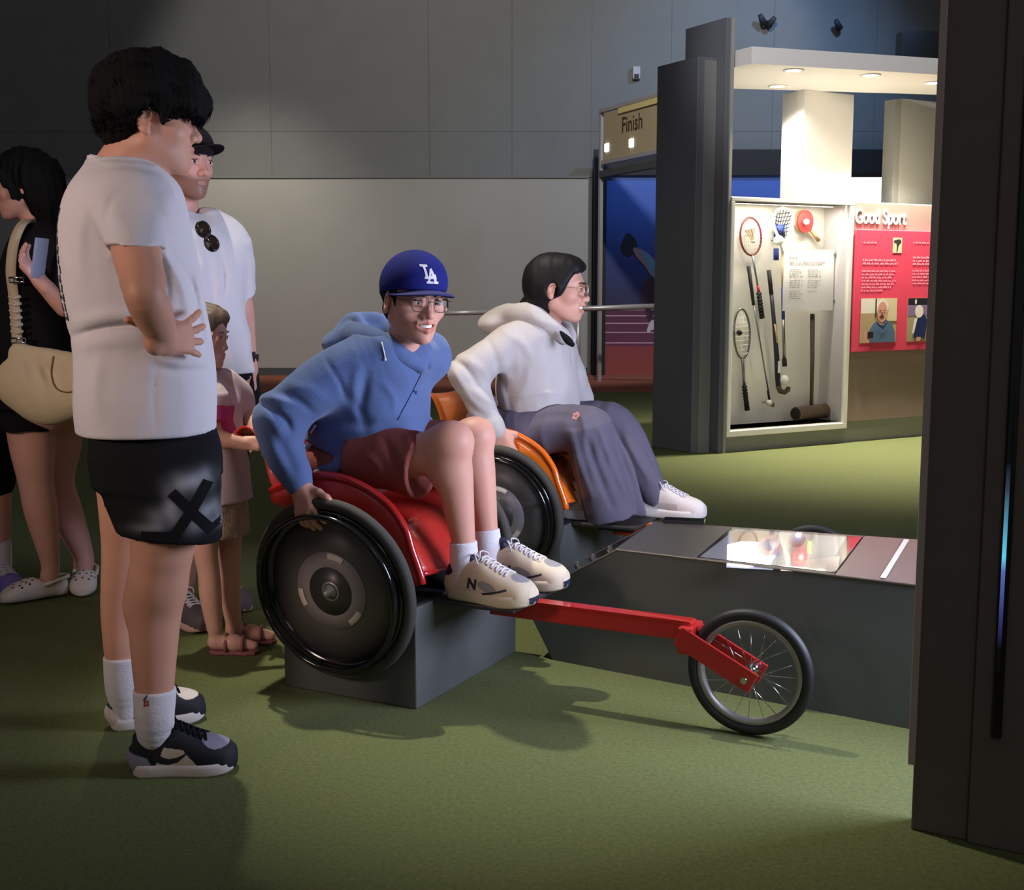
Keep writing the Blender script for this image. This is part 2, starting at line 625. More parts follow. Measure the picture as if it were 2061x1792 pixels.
# display wall: plinth, case shell, taupe graphic panel
dw = thing('display_kiosk', 'low kiosk counter with a white lit display case and a taupe panel headed Good Sport', 'display', tuple(KO), KA)
MB().box((.0, .03, 0), (3.2, .5, .165)).build('plinth', M_('kiosk_grey'), dw)
CX0, CX1, CZ0, CZ1 = .045, 1.13, .165, 1.80
CD = .26
MB().box((CX0, CD, CZ0), (CX1 + .05, CD + .03, CZ1)).build('back_board', M_('case_white'), dw)
MB().box((CX1 + .012, .0, CZ0), (CX1 + .04, CD, CZ1)).build('side_board', M_('case_side'), dw)
MB().box((.012, .0, CZ0), (CX0, CD, CZ1)).build('side_board', M_('case_side'), dw)
MB().box((CX0, .0, CZ0 - .02), (CX1 + .012, CD, CZ0)).build('case_shelf', M_('case_white'), dw)
f_ = MB()
f_.box((.012, -.02, CZ1 - .004), (CX1 + .05, .012, CZ1 + .022))
f_.box((.012, -.02, CZ0 - .05), (CX1 + .05, .012, CZ0 - .005))
f_.box((.012, -.02, CZ0 - .005), (CX0, .012, CZ1 - .004))
f_.box((CX1 + .01, -.02, CZ0 - .005), (CX1 + .05, .012, CZ1 - .004))
f_.build('case_frame', M_('case_white'), dw, bevel=.004)
gm = mat('case_glass', (1, 1, 1), .0, trans=1, spec=.2)
gm.node_tree.nodes['Principled BSDF'].inputs['IOR'].default_value = 1.05
MB().box((CX0, .0, CZ0), (CX1 + .012, .004, CZ1)).build('glass_pane', gm, dw)
MB().box((CX1 + .05, .0, .165), (3.2, .05, 1.82)).build('graphic_panel', M_('kiosk_taupe'), dw)
MB().box((CX1 + .05, .05, 1.74), (3.2, .5, 1.80)).build('top_cap', M_('white_paint'), dw)
MB().box((.0, .03, 1.822), (3.2, .5, 1.83)).build('top_cap', M_('case_white'), dw)
mat('lettering_white', (.95, .94, .92), .6)
x0, z0 = K(1721, 449)
x1, z1 = K(1823, 424)
me = text_mesh('Good Sport', .155, .003, align='LEFT', offset=.002)
o = mesh_obj('lettering', me, M_('lettering_white'), dw)
wd = max(v.co.x for v in me.vertices) - min(v.co.x for v in me.vertices)
o.matrix_local = FRONT(1.205, -.004, 1.715) @ Matrix.Diagonal(((1.735 - 1.205) / wd, 1, 1, 1))

# red poster
po = thing('red_poster', 'red poster board with small white text and photographs beside the display case', 'poster', tuple(KO), KA)
mat('poster_red', srgb(222, 70, 92), .5)
mat('poster_ink', srgb(236, 158, 172), .6)
MB().box((1.2, -.03, .70), (2.75, -.004, 1.62)).build('board', M_('poster_red'), po, bevel=.003)
PY = -.031


def flat(name, x0, z0, x1, z1, m, lay=1, parent=None):
    return MB().box((x0, PY - .0006 * lay, z0), (x1, PY - .0006 * lay + .0005, z1)).build(name, m, parent or po)


r_ = random.Random(3)


def scribble(b, x0, x1, z, h, y):
    """one line of unreadable small print: word-long strokes"""
    x = x0
    while x < x1 - .01:
        w = r_.uniform(.012, .05)
        w = min(w, x1 - x)
        n = max(1, int(w / .008))
        for k in range(n):
            hh = h * r_.uniform(.6, 1.1)
            b.box((x + k * w / n, y, z), (x + (k + .72) * w / n, y + .0004, z + hh))
        x += w + .009
    return b


b = MB()
scribble(b, 1.275, 1.41, 1.518, .014, PY - .0006)
for i, (z, xe) in enumerate(((1.385, 1.62), (1.36, 1.64))):
    scribble(b, 1.27, xe, z, .017, PY - .0006)
for i in range(7):
    scribble(b, 1.268, 1.63 - .025 * (i % 3) - (.13 if i == 6 else 0), 1.305 - i * .0245, .013, PY - .0006)
scribble(b, 1.27, 1.40, 1.063, .012, PY - .0006)
for x0 in (1.80, 2.33):
    scribble(b, x0, x0 + .2, 1.525, .014, PY - .0006)
    for z in (1.41, 1.385, 1.36):
        scribble(b, x0, x0 + .26, z, .016, PY - .0006)
    for i in range(5):
        scribble(b, x0, x0 + .34, 1.31 - i * .0245, .013, PY - .0006)
    scribble(b, x0, x0 + .2, 1.07, .012, PY - .0006)
tag(b.build('small_print', M_('poster_ink'), po), kind='stuff')
for nm, c in dict(photo_cream=(226, 216, 196), photo_wall=(176, 150, 112), photo_skin=(206, 150, 122), photo_hair=(226, 208, 196), photo_shirt=(84, 108, 132), photo_dark=(34, 30, 38), photo_green=(160, 148, 108), photo_navy=(34, 44, 84), photo_door=(210, 196, 150), photo_purple=(130, 110, 140), photo_leaf=(50, 52, 44), photo_shade=(120, 72, 60)).items():
    mat(nm, srgb(*c), .5)


def ellipse(cx, cz, rx, rz, n=20, a0=0, a1=360):
    return [(cx + rx * math.cos(R(a0 + (a1 - a0) * i / n)), cz + rz * math.sin(R(a0 + (a1 - a0) * i / n))) for i in range(n)]


def printp(name, polys, parent):
    for lay, (poly, m) in enumerate(polys):
        MB().prism(poly, .0006 * (lay + 1), .0006 * (lay + 1) + .0005, M=FRONT(0, PY, 0)).build(name, M_(m), parent)


rect = lambda x0, z0, x1, z1: [(x0, z0), (x1, z0), (x1, z1), (x0, z1)]
# thumbnail with a bare tree shape
ph = MB().box((1.58, PY - .001, 1.45), (1.675, PY, 1.565)).build('thumbnail_photo', M_('photo_cream'), po)
printp('tree_print', [(rect(1.583, 1.453, 1.672, 1.562), 'photo_door'), ([(1.62, 1.46), (1.63, 1.46), (1.636, 1.50), (1.65, 1.52), (1.668, 1.53), (1.66, 1.55), (1.64, 1.555), (1.62, 1.55), (1.59, 1.545), (1.588, 1.53), (1.615, 1.525), (1.622, 1.50)], 'photo_leaf')], ph)
# portrait of an elderly man in a blue shirt
ph = MB().box((1.268, PY - .001, .765), (1.648, PY, 1.105)).build('portrait_photo', M_('photo_wall'), po)
printp('portrait_print', [
    (rect(1.27, .99, 1.648, 1.103), 'photo_cream'), (rect(1.44, .99, 1.648, 1.103), 'photo_door'), (rect(1.418, .96, 1.432, 1.103), 'photo_leaf'), (rect(1.53, .93, 1.648, 1.0), 'photo_door'),
    ([(1.37, .768), (1.36, .86), (1.40, .91), (1.45, .935), (1.54, .94), (1.60, .905), (1.63, .85), (1.635, .768)], 'photo_shirt'),
    ([(1.45, .93), (1.47, .90), (1.5, .90), (1.53, .94), (1.53, .97), (1.45, .97)], 'photo_skin'),
    (ellipse(1.492, 1.035, .062, .062), 'photo_hair'), (ellipse(1.49, 1.0, .052, .078), 'photo_skin'),
    (ellipse(1.486, .963, .026, .014), 'photo_shade'), (ellipse(1.468, 1.012, .012, .004), 'photo_shade'), (ellipse(1.51, 1.012, .012, .004), 'photo_shade'), (ellipse(1.487, .985, .009, .012), 'photo_shade'),
    ([(1.43, .92), (1.50, .885), (1.56, .935), (1.55, .92), (1.50, .865), (1.44, .905)], 'photo_navy'),
    ([(1.31, .768), (1.305, .84), (1.325, .86), (1.345, .84), (1.36, .80), (1.36, .768)], 'photo_skin'), (rect(1.34, .80, 1.40, .85), 'photo_dark')], ph)
# second photo: player seen from behind in a dark vest
ph = MB().box((1.765, PY - .001, .765), (2.12, PY, 1.105)).build('player_photo', M_('photo_green'), po)
printp('player_print', [(rect(1.767, 1.05, 2.118, 1.103), 'photo_dark'), (rect(1.767, .965, 2.118, 1.05), 'photo_purple'), (ellipse(1.85, 1.075, .01, .02), 'photo_cream'),
                        ([(1.84, .79), (1.85, .93), (1.88, .975), (1.95, .975), (1.98, .93), (1.96, .79)], 'photo_navy'), (ellipse(1.89, 1.0, .045, .05), 'photo_cream'),
                        ([(1.82, .83), (1.84, .94), (1.875, .955), (1.86, .90), (1.84, .83)], 'photo_cream'), ([(1.87, .768), (1.87, .80), (1.92, .80), (1.91, .768)], 'photo_skin')], ph)

# ------------------------------------------------------------------ canopy, pillar and rear wall of the kiosk
mat('canopy_white', srgb(214, 210, 204), .7)
ca = thing('kiosk_canopy', 'white flat canopy with chamfered corner and recessed lamps over the display', 'canopy')
poly = [(1.56, 9.06), (1.66, 8.88), (3.6, 9.50), (3.6, 10.35), (1.66, 9.99), (1.42, 9.5)]
MB().prism(poly, 2.73, 2.845).build('slab', M_('canopy_white'), ca)
mat('lamp_lens', (1, .95, .85), .4, emit=(1, .93, .8), estr=14)
mat('lamp_lens_cool', (.9, .95, 1), .4, emit=(.85, .9, 1), estr=10)
for i, (x, y) in enumerate(((2.01, 8.98 + .16), (2.05, 9.86), (2.62, 9.35), (3.2, 9.7))):
    T = Matrix.Translation((x, y, 2.73))
    MB().lathe([(.058, 0), (.075, 0), (.075, -.008), (.058, -.008)], 24, M=T).build('lamp_ring', M_('white_paint'), ca)
    MB().lathe([(0, -.004), (.058, -.004)], 24, M=T).build('lamp_lens', M_('lamp_lens' if i < 2 else 'lamp_lens_cool'), ca)
light('hall_spot_kiosk', 'SPOT', (.6, 4.6, 5.2), (2.3, 9.1, 2.75), 800, (.96, .95, 1), spot_size=R(26), spot_blend=.6, shadow_soft_size=.08)
_q = KO + KE * .58 + KN * .07
light('case_led', 'AREA', (_q[0], _q[1], 1.785), (_q[0] - KN[0] * -.06, _q[1] + KN[1] * .06, .3), 9, (1, .94, .82), shape='RECTANGLE', size=.9, size_y=.06)
light('canopy_lamp_a', 'SPOT', (2.05, 9.02, 2.70), (2.0, 9.2, .9), 170, (1, .93, .83), spot_size=R(110), spot_blend=.8, shadow_soft_size=.04)
light('canopy_lamp_b', 'SPOT', (2.05, 9.86, 2.70), (2.3, 9.95, 0), 70, (1, .94, .88), spot_size=R(130), spot_blend=.6, shadow_soft_size=.04)
light('canopy_lamp_c', 'SPOT', (2.66, 9.33, 2.70), (2.66, 9.3, 0), 360, (1, .94, .84), spot_size=R(110), spot_blend=.8, shadow_soft_size=.05)
light('canopy_lamp_d', 'SPOT', (3.22, 9.68, 2.70), (3.2, 9.7, 0), 520, (1, .91, .76), spot_size=R(110), spot_blend=.8, shadow_soft_size=.05)

wp = thing('white_pillar', 'white square pillar rising behind the display case to the canopy', 'pillar', tuple(KO), KA)
MB().box((1.235, .62, 0), (1.76, .88, 2.73)).build('pillar_body', M_('white_paint'), wp, bevel=.004)
MB().box((1.225, .61, 0), (1.77, .89, .12)).build('pillar_base', M_('kiosk_grey'), wp)
rw = thing('kiosk_end_wall', 'pale grey end wall panel under the right side of the canopy', 'panel', tuple(KO), KA)
MB().box((2.2, .60, 0), (2.27, .72, 2.72)).build('wall_board', M_('grey_paint'), rw)
MB().box((2.27, .60, 0), (3.4, .66, 2.73)).build('wall_board', M_('kiosk_grey'), rw)
# bright screen far behind, seen between the white pillar and the end wall
sc_ = thing('bright_screen', 'glowing white screen far behind, seen between the white pillar and grey end wall', 'screen', (3.3, 14.5, 0))
q0, q1 = P(1700, 405, 14.5), P(1815, 357, 14.5)
mat('screen_white', (1, 1, 1), .4, emit=(.86, .93, 1), estr=2.2)
MB().box((q0[0] - 3.3, 0, q0[2] - .8), (q1[0] - 3.3, .02, q1[2])).build('screen_face', M_('screen_white'), sc_)
MB().box((q0[0] - 3.33, .0, 0), (q0[0] - 3.30, .06, q1[2])).box((q1[0] - 3.3, .0, 0), (q1[0] - 3.27, .06, q1[2])).box((q0[0] - 3.33, -.01, q1[2]), (q1[0] - 3.27, .06, q1[2] + .05)).build('screen_frame', M_('dark_paint'), sc_)

# ------------------------------------------------------------------ things in the case
mat('wood', srgb(196, 160, 110), .5, var=.15, vscale=30)
mat('wood_dark', srgb(84, 68, 54), .6, var=.2, vscale=25)
mat('grip_black', srgb(28, 30, 32), .7)
mat('ball_white', srgb(238, 234, 226), .45)
mat('string', srgb(225, 220, 205), .6)
mat('blue_mesh', srgb(38, 62, 140), .6)
mat('red_rubber', srgb(196, 58, 56), .55)
mat('maroon', srgb(110, 44, 48), .4)
mat('steel_shaft', srgb(150, 150, 150), .3, metal=1)
mat('stick_black', srgb(32, 34, 46), .4)
mat('stick_blue', srgb(44, 72, 150), .4)
mat('stick_cream', srgb(220, 206, 176), .5)
DD = CD - .035


def cthing(name, label, cat, px, py, dep=DD):
    x, z = K(px, py, dep)
    q = KO + KE * x + KN * dep
    t = thing(name, label, cat, (q[0], q[1], z), KA)
    t['_x'] = x
    return t, (lambda a, b, dy=0: (K(a, b, dep)[0] - x, dy, K(a, b, dep)[1] - z))


PPM = .00362 / 1.0  # metres per photo pixel at the case


def racquet(name, label, head, hr, throat, shaft, grip, mframe, mgrip, stringed=True, tint=None):
    """head centre px, head half-sizes px, throat px (or None), shaft start, grip start/end px"""
    t, q = cthing(name, label, 'racket', *head)
    a = math.atan2(grip[1][0] - head[0], grip[1][1] - head[1])
    up = Vector((-math.sin(a), 0, math.cos(a)))
    rt = Vector((math.cos(a), 0, math.sin(a)))
    pts = []
    rx, rz = hr[0] * PPM * 1.04, hr[1] * PPM
    for i in range(40):
        an = 2 * math.pi * i / 40
        pts.append(rt * (rx * math.cos(an)) + up * (rz * math.sin(an)))
    MB().tube(pts, .008, 8, closed=True).build('frame', mframe, t)
    b = MB()
    n = 11
    for i in range(1, n):
        s_ = -1 + 2 * i / n
        h = math.sqrt(1 - s_ * s_)
        b.tube([rt * rx * s_ - up * rz * h, rt * rx * s_ + up * rz * h], .0014, 4)
        b.tube([up * rz * s_ - rt * rx * h + Vector((0, -.002, 0)), up * rz * s_ + rt * rx * h + Vector((0, -.002, 0))], .0014, 4)
    b.build('strings', M_('string'), t)
    g0, g1 = Vector(q(*grip[0])), Vector(q(*grip[1]))
    if throat:
        for sgn in (-1, 1):
            c = rt * (rx * .62 * sgn) - up * rz * .78
            MB().tube([c, c * .5 + Vector(q(*throat)) * .5 + rt * .012 * sgn, Vector(q(*throat)) + rt * .004 * sgn], .008, 8).build('throat', mframe, t)
        MB().tube([Vector(q(*throat)), g0], .011, 8).build('shaft', mframe, t)
    else:
        MB().tube([-up * rz, g0], .0075, 8).build('shaft', M_('steel_shaft'), t)
        e = g0 + (-up * rz - g0) * .18
        MB().tube([e, g0], [.009, .012], 8).build('cone', M_('red_rubber'), t)
    b = MB()
    b.tube([g0, g1], [.016, .019], 10)
    for k in range(8):
        c = g0.lerp(g1, (k + .5) / 8)
        b.tube([c + (g1 - g0) * -.03, c + (g1 - g0) * .03], .0205, 8)
    b.build('grip', mgrip, t)
    return t


racquet('badminton_racket', 'round headed badminton racket with maroon frame at top left of the case', (1511, 476), (26, 38), None, None, ((1527, 588), (1534, 641)), M_('maroon'), M_('grip_black'))
racquet('squash_racket', 'teardrop squash racket with grey frame and black grip at lower left of the case', (1493, 672), (20, 51), (1494, 722), None, ((1498, 776), (1504, 826)), M_('steel_shaft'), M_('grip_black'))


def ball(name, label, px, py, r_px, m, dep=DD - .05):
    t, q = cthing(name, label, 'ball', px, py, dep)
    r = r_px * PPM
    pr = [(r * math.sin(math.pi * i / 12), -r * math.cos(math.pi * i / 12)) for i in range(13)]
    MB().lathe(pr, 24).build('ball_body', m, t)
    MB().tube([(0, 0, 0), (0, DD + .03 - dep, 0)], .004, 6).build('mounting_pin', M_('steel_shaft'), t)
    return t


ball('squash_ball', 'tiny black squash ball on the strings of the teardrop racket', 1488, 670, 6, M_('black_matte'))
ball('lacrosse_ball', 'white ball in the throat of the lacrosse head', 1567, 484, 10.5, M_('ball_white'))
ball('hockey_ball', 'white ball above the curled toe of the hockey stick', 1578, 765, 10.5, M_('ball_white'))
ball('golf_ball', 'small white golf ball at the foot of the golf club', 1548, 811, 6.5, M_('ball_white'))
ball('table_tennis_ball', 'small cream ball on the red rubber of the table tennis bat', 1623, 447, 6.5, M_('ball_white'), DD - .045)

# shuttlecock glowing in the badminton racket
t, q = cthing('shuttlecock', 'pale feather shuttlecock in front of the badminton strings', 'shuttlecock', 1513, 474, DD - .05)
Tm = Matrix.Rotation(R(-20), 4, 'Y') @ Matrix.Translation((0, 0, -.03))
mat('feather', srgb(250, 226, 196), .6)
MB().lathe([(0, -.03), (.016, -.025), (.02, -.01), (.018, .0)], 16, M=Tm).build('cork', M_('ball_white'), t)
b = MB()
for k in range(14):
    a = 2 * math.pi * k / 14
    ca_, sa_ = math.cos(a), math.sin(a)
    cb, sb = math.cos(a + .4), math.sin(a + .4)
    vv = [(.016 * ca_, .016 * sa_, 0), (.016 * cb, .016 * sb, 0), (.046 * cb, .046 * sb, .085), (.05 * ca_, .05 * sa_, .09)]
    b.add([Tm @ Vector(v) for v in vv], [(0, 1, 2, 3)])
b.build('feathers', M_('feather'), t)
MB().tube([(0, 0, 0), (0, .08, 0)], .004, 6).build('mounting_pin', M_('steel_shaft'), t)

# table tennis bat
t, q = cthing('table_tennis_bat', 'red rubber table tennis bat with wooden handle at the top of the case', 'bat', 1618, 446)
r = 22 * PPM
MB().prism(ellipse(0, 0, r * 1.0, r * 1.1, 36), -.012, -.004, M=FRONT(0, 0, 0)).build('blade', M_('wood'), t)
MB().prism(ellipse(0, 0, r * .97, r * 1.07, 36), .004, .012, M=FRONT(0, -.008, 0)).build('rubber', M_('red_rubber'), t)
e0, e1 = Vector(q(1632, 463)), Vector(q(1648, 485))
MB().tube([e0, e1], [.013, .017], 10).build('handle', M_('wood'), t)

# lacrosse stick
t, q = cthing('lacrosse_stick', 'lacrosse stick with white netted head, pale shaft and blue lower sleeve', 'stick', 1566, 440)
hp = [(1548, 436), (1554, 424), (1566, 418), (1580, 424), (1588, 436), (1587, 452), (1580, 468), (1574, 482), (1572, 496), (1570, 506), (1566, 506), (1563, 494), (1558, 480), (1551, 464), (1547, 450)]
MB().tube([q(*p, -.05) for p in hp], .011, 8, closed=True).build('head_rim', M_('ball_white'), t)
b = MB()
for i in range(7):
    f = i / 6
    b.tube([q(1550 + 36 * f, 424 + 6 * abs(f - .5), -.05), q(1556 + 26 * f, 455, .0), q(1560 + 14 * f, 480, -.045)], .0035, 5)
for i in range(7):
    f = i / 6
    w = 18 - 9 * f
    b.tube([q(1567 - w, 428 + 46 * f, -.05), q(1567, 431 + 46 * f, .005), q(1567 + w, 428 + 46 * f, -.05)], .0035, 5)
b.build('net', M_('stick_black'), t)
b = MB()
b.sheet([[q(1556 + 20 * u - v * 2, 452 + 26 * v, -.01 - .02 * abs(u - .5)) for u in (0, .5, 1)] for v in (0, .5, 1)], .006)
b.build('pocket', M_('blue_mesh'), t)
MB().sheet([[q(1556 + 10 * u, 500 + 24 * v, -.006) for u in (0, 1)] for v in (0, .5, 1)], .006).build('pocket_tail', M_('blue_mesh'), t)
MB().tube([q(1569, 506, -.03), q(1570, 580, -.03)], .011, 10).build('shaft', M_('stick_cream'), t)
MB().tube([q(1570, 578, -.03), q(1571, 642, -.03)], .0135, 10).build('sleeve', M_('stick_blue'), t)
MB().tube([q(1571, 642, -.03), q(1573, 724, -.03)], .0115, 10).build('lower_shaft', M_('steel_shaft'), t)
MB().tube([q(1573, 722, -.03), q(1574, 737, -.03)], .0185, 10).build('end_cap', M_('grip_black'), t)

# hockey stick
t, q = cthing('hockey_stick', 'black hockey stick with taped grip and curled brown toe in mid case', 'stick', 1543, 545)
MB().tube([q(1542, 544, -.03), q(1547, 592, -.03)], .0165, 10).build('grip', M_('grip_black'), t)
MB().tube([q(1547, 590, -.03), q(1553, 655, -.03), q(1558, 720, -.03), q(1560, 764, -.03), q(1562, 780, -.03)], [.015, .016, .02, .021, .02], 12).build('shaft', M_('stick_black'), t)
MB().tube([q(1561, 776, -.03), q(1564, 787, -.035), q(1572, 789, -.04), (q(1578, 784, -.045)), q(1579, 778, -.045)], [.02, .02, .02, .019, .015], 12).build('toe', M_('wood_dark'), t)
MB().tube([q(1551, 652, -.046), q(1556, 690, -.05)], [.006, .008], 6).build('flash', M_('wood'), t)
MB().box(tuple(np.array(q(1559, 745, -.052)) - (.012, .001, .018)), tuple(np.array(q(1559, 729, -.05)) + (.012, 0, .01))).build('decal', M_('ball_white'), t)

# golf club
t, q = cthing('golf_club', 'thin steel golf club with black grip leaning across the lower left', 'club', 1502, 535)
MB().tube([q(1503, 536, -.02), q(1513, 614, -.02)], [.0155, .012], 10).build('grip', M_('grip_black'), t)
MB().tube([q(1513, 612, -.02), q(1543, 788, -.02)], .006, 8).build('shaft', M_('steel_shaft'), t)
MB().tube([q(1542, 786, -.02), q(1545, 806, -.02)], .0085, 8).build('ferrule', M_('grip_black'), t)
MB().prism([(-.02, -.012), (.03, -.03), (.035, .0), (-.015, .03)], -.012, .012, M=FRONT(*q(1547, 812, -.02))).build('club_head', M_('steel_shaft'), t, bevel=.004)

# croquet mallet
t, q = cthing('croquet_mallet', 'dark wooden croquet mallet standing on the floor of the case at right', 'mallet', 1634, 632, DD - .07)
MB().tube([q(1635, 632), q(1635, 645)], .018, 12).build('handle_top', M_('grip_black'), t)
MB().tube([q(1635, 643), q(1635, 720), q(1633, 818)], [.019, .017, .014], 12).build('handle', M_('wood_dark'), t)
a_, b_ = Vector(q(1592, 832, -.05)), Vector(q(1672, 827, .03))
b = MB().tube([a_, a_.lerp(b_, .03), a_.lerp(b_, .97), b_], [.049, .054, .054, .049], 24)
b.build('mallet_head', M_('wood_dark'), t)
MB().tube([a_.lerp(b_, -.004), a_.lerp(b_, .0)], .044, 24).build('end_face', M_('grip_black'), t)

# printed acrylic sheet
t, q = cthing('info_sheet', 'pale printed sheet on stand-off pins in the middle of the case', 'sign', 1578, 620, .12)
c = [q(1579, 501), q(1680, 498), q(1682, 620), q(1578, 626)]
sm = mat('sheet', srgb(232, 228, 222), .4, alpha=.9)
MB().box((c[0][0], 0, c[3][2]), (c[1][0], .006, c[0][2])).build('sheet', sm, t)
mat('ink_grey', srgb(160, 156, 152), .6)
b = MB()
x0, x1, zt = c[0][0], c[1][0], c[0][2]
scribble(b, x0 + .055, x0 + .13, zt - .07, .014, -.002)
scribble(b, x0 + .055, x1 - .08, zt - .10, .009, -.002)
scribble(b, x0 + .055, x1 - .1, zt - .115, .009, -.002)
for cx, n in ((x0 + .055, 15), (x0 + .235, 11)):
    for i in range(n):
        if i % 5 != 4:
            scribble(b, cx, cx + .1 + .03 * (i % 2), zt - .155 - i * .0165, .008, -.002)
tag(b.build('small_print', M_('ink_grey'), t), kind='stuff')
for px, py in ((1680, 512), (1678, 606)):
    p_ = q(px, py)
    MB().tube([(p_[0], -.008, p_[2]), (p_[0], .14, p_[2])], .011, 12).build('standoff_pin', M_('steel_shaft'), t)

# ================================================================== racing chairs and the console
CA = R(-27)
CD_ = np.array([math.cos(CA), math.sin(CA), 0])
CL_ = np.array([-math.sin(CA), math.cos(CA), 0])
O1 = np.array([-.3778, 3.7673, 0])
O2 = np.array([.0822, 4.9473, 0])
mat('tyre', srgb(62, 60, 54), .75, bump=.3, bscale=400)
mat('tyre_black', srgb(26, 26, 27), .55)
mat('wheel_gloss', srgb(20, 20, 21), .12)
mat('disc_black', srgb(82, 78, 76), .4)
mat('disc_inner', srgb(52, 49, 49), .4)
mat('disc_ring', srgb(128, 120, 120), .5)
mat('disc_mark', srgb(205, 192, 182), .5)
mat('chrome', srgb(200, 200, 200), .12, metal=1)
mat('pedestal', srgb(84, 86, 84), .55, bump=.05, bscale=200)
mat('footplate', srgb(46, 42, 40), .5)
mat('rim_grey', srgb(150, 148, 142), .4, metal=.6)
RED = (mat('shell_red', srgb(186, 44, 34), .35, coat=.3, bump=.25, bscale=500), mat('beam_red', srgb(176, 34, 34), .35, coat=.3), mat('lip_red', srgb(172, 28, 28), .22, coat=.5))
ORA = (mat('shell_orange', srgb(226, 112, 24), .35, coat=.3, bump=.25, bscale=500), mat('beam_orange', srgb(150, 46, 20), .4), mat('lip_orange', srgb(224, 104, 28), .22, coat=.5))


def wheel_big(t, side):
    """disc wheel, axis along local y, outside face towards side"""
    cam_ = R(7) * -side
    T = Matrix.Translation((0, .3 * side, .343)) @ Matrix.Rotation(cam_, 4, 'X') @ Matrix.Rotation(R(-90 * side), 4, 'X')
    w = MB().lathe([(.257 + .018 * math.cos(a), .018 * math.sin(a)) for a in np.linspace(0, 2 * math.pi, 13)], 72, M=T).build('wheel', M_('tyre'), t)
    MB().lathe([(.212, -.012), (.242, -.016), (.243, .0), (.242, .016), (.235, .02), (.222, .02), (.212, .006)], 72, M=T).build('rim', M_('wheel_gloss'), w)
    MB().lathe([(.0, .004), (.10, .012), (.215, .004), (.215, -.004), (.1, -.01), (0, -.01)], 64, M=T).build('disc', M_('disc_black'), w)
    MB().lathe([(.232 + .0085 * math.cos(a), .045 + .0085 * math.sin(a)) for a in np.linspace(0, 2 * math.pi, 11)], 72, M=T).build('push_rim', M_('wheel_gloss'), w)
    for k in range(6):
        a = 2 * math.pi * k / 6 + .3
        p = T @ Vector((.232 * math.cos(a), .232 * math.sin(a), .045))
        p2 = T @ Vector((.225 * math.cos(a), .225 * math.sin(a), .01))
        MB().tube([p, p2], .005, 6).build('push_rim_bracket', M_('wheel_gloss'), w)
    MB().lathe([(.073, .0165), (.118, .014), (.118, .011), (.073, .013)], 64, M=T).build('ring_print', M_('disc_ring'), w)
    for a in (62, 182, 302):
        MB().lathe([(.098, .0172), (.116, .0166), (.116, .0145), (.098, .015)], 10, M=T, a0=R(a), a1=R(a + 28)).build('ring_mark', M_('disc_mark'), w)
    MB().lathe([(.0, .0155), (.073, .0175), (.073, .01)], 40, M=T).build('hub_cover', M_('disc_inner'), w)
    MB().lathe([(0, .045), (.009, .044), (.011, .03), (.02, .026), (.022, .016)], 20, M=T).build('hub_cap', M_('rim_grey'), w)
    MB().lathe([(.024, .0185), (.030, .0182), (.030, .017)], 24, M=T).build('hub_ring', M_('rim_grey'), w)
    return w


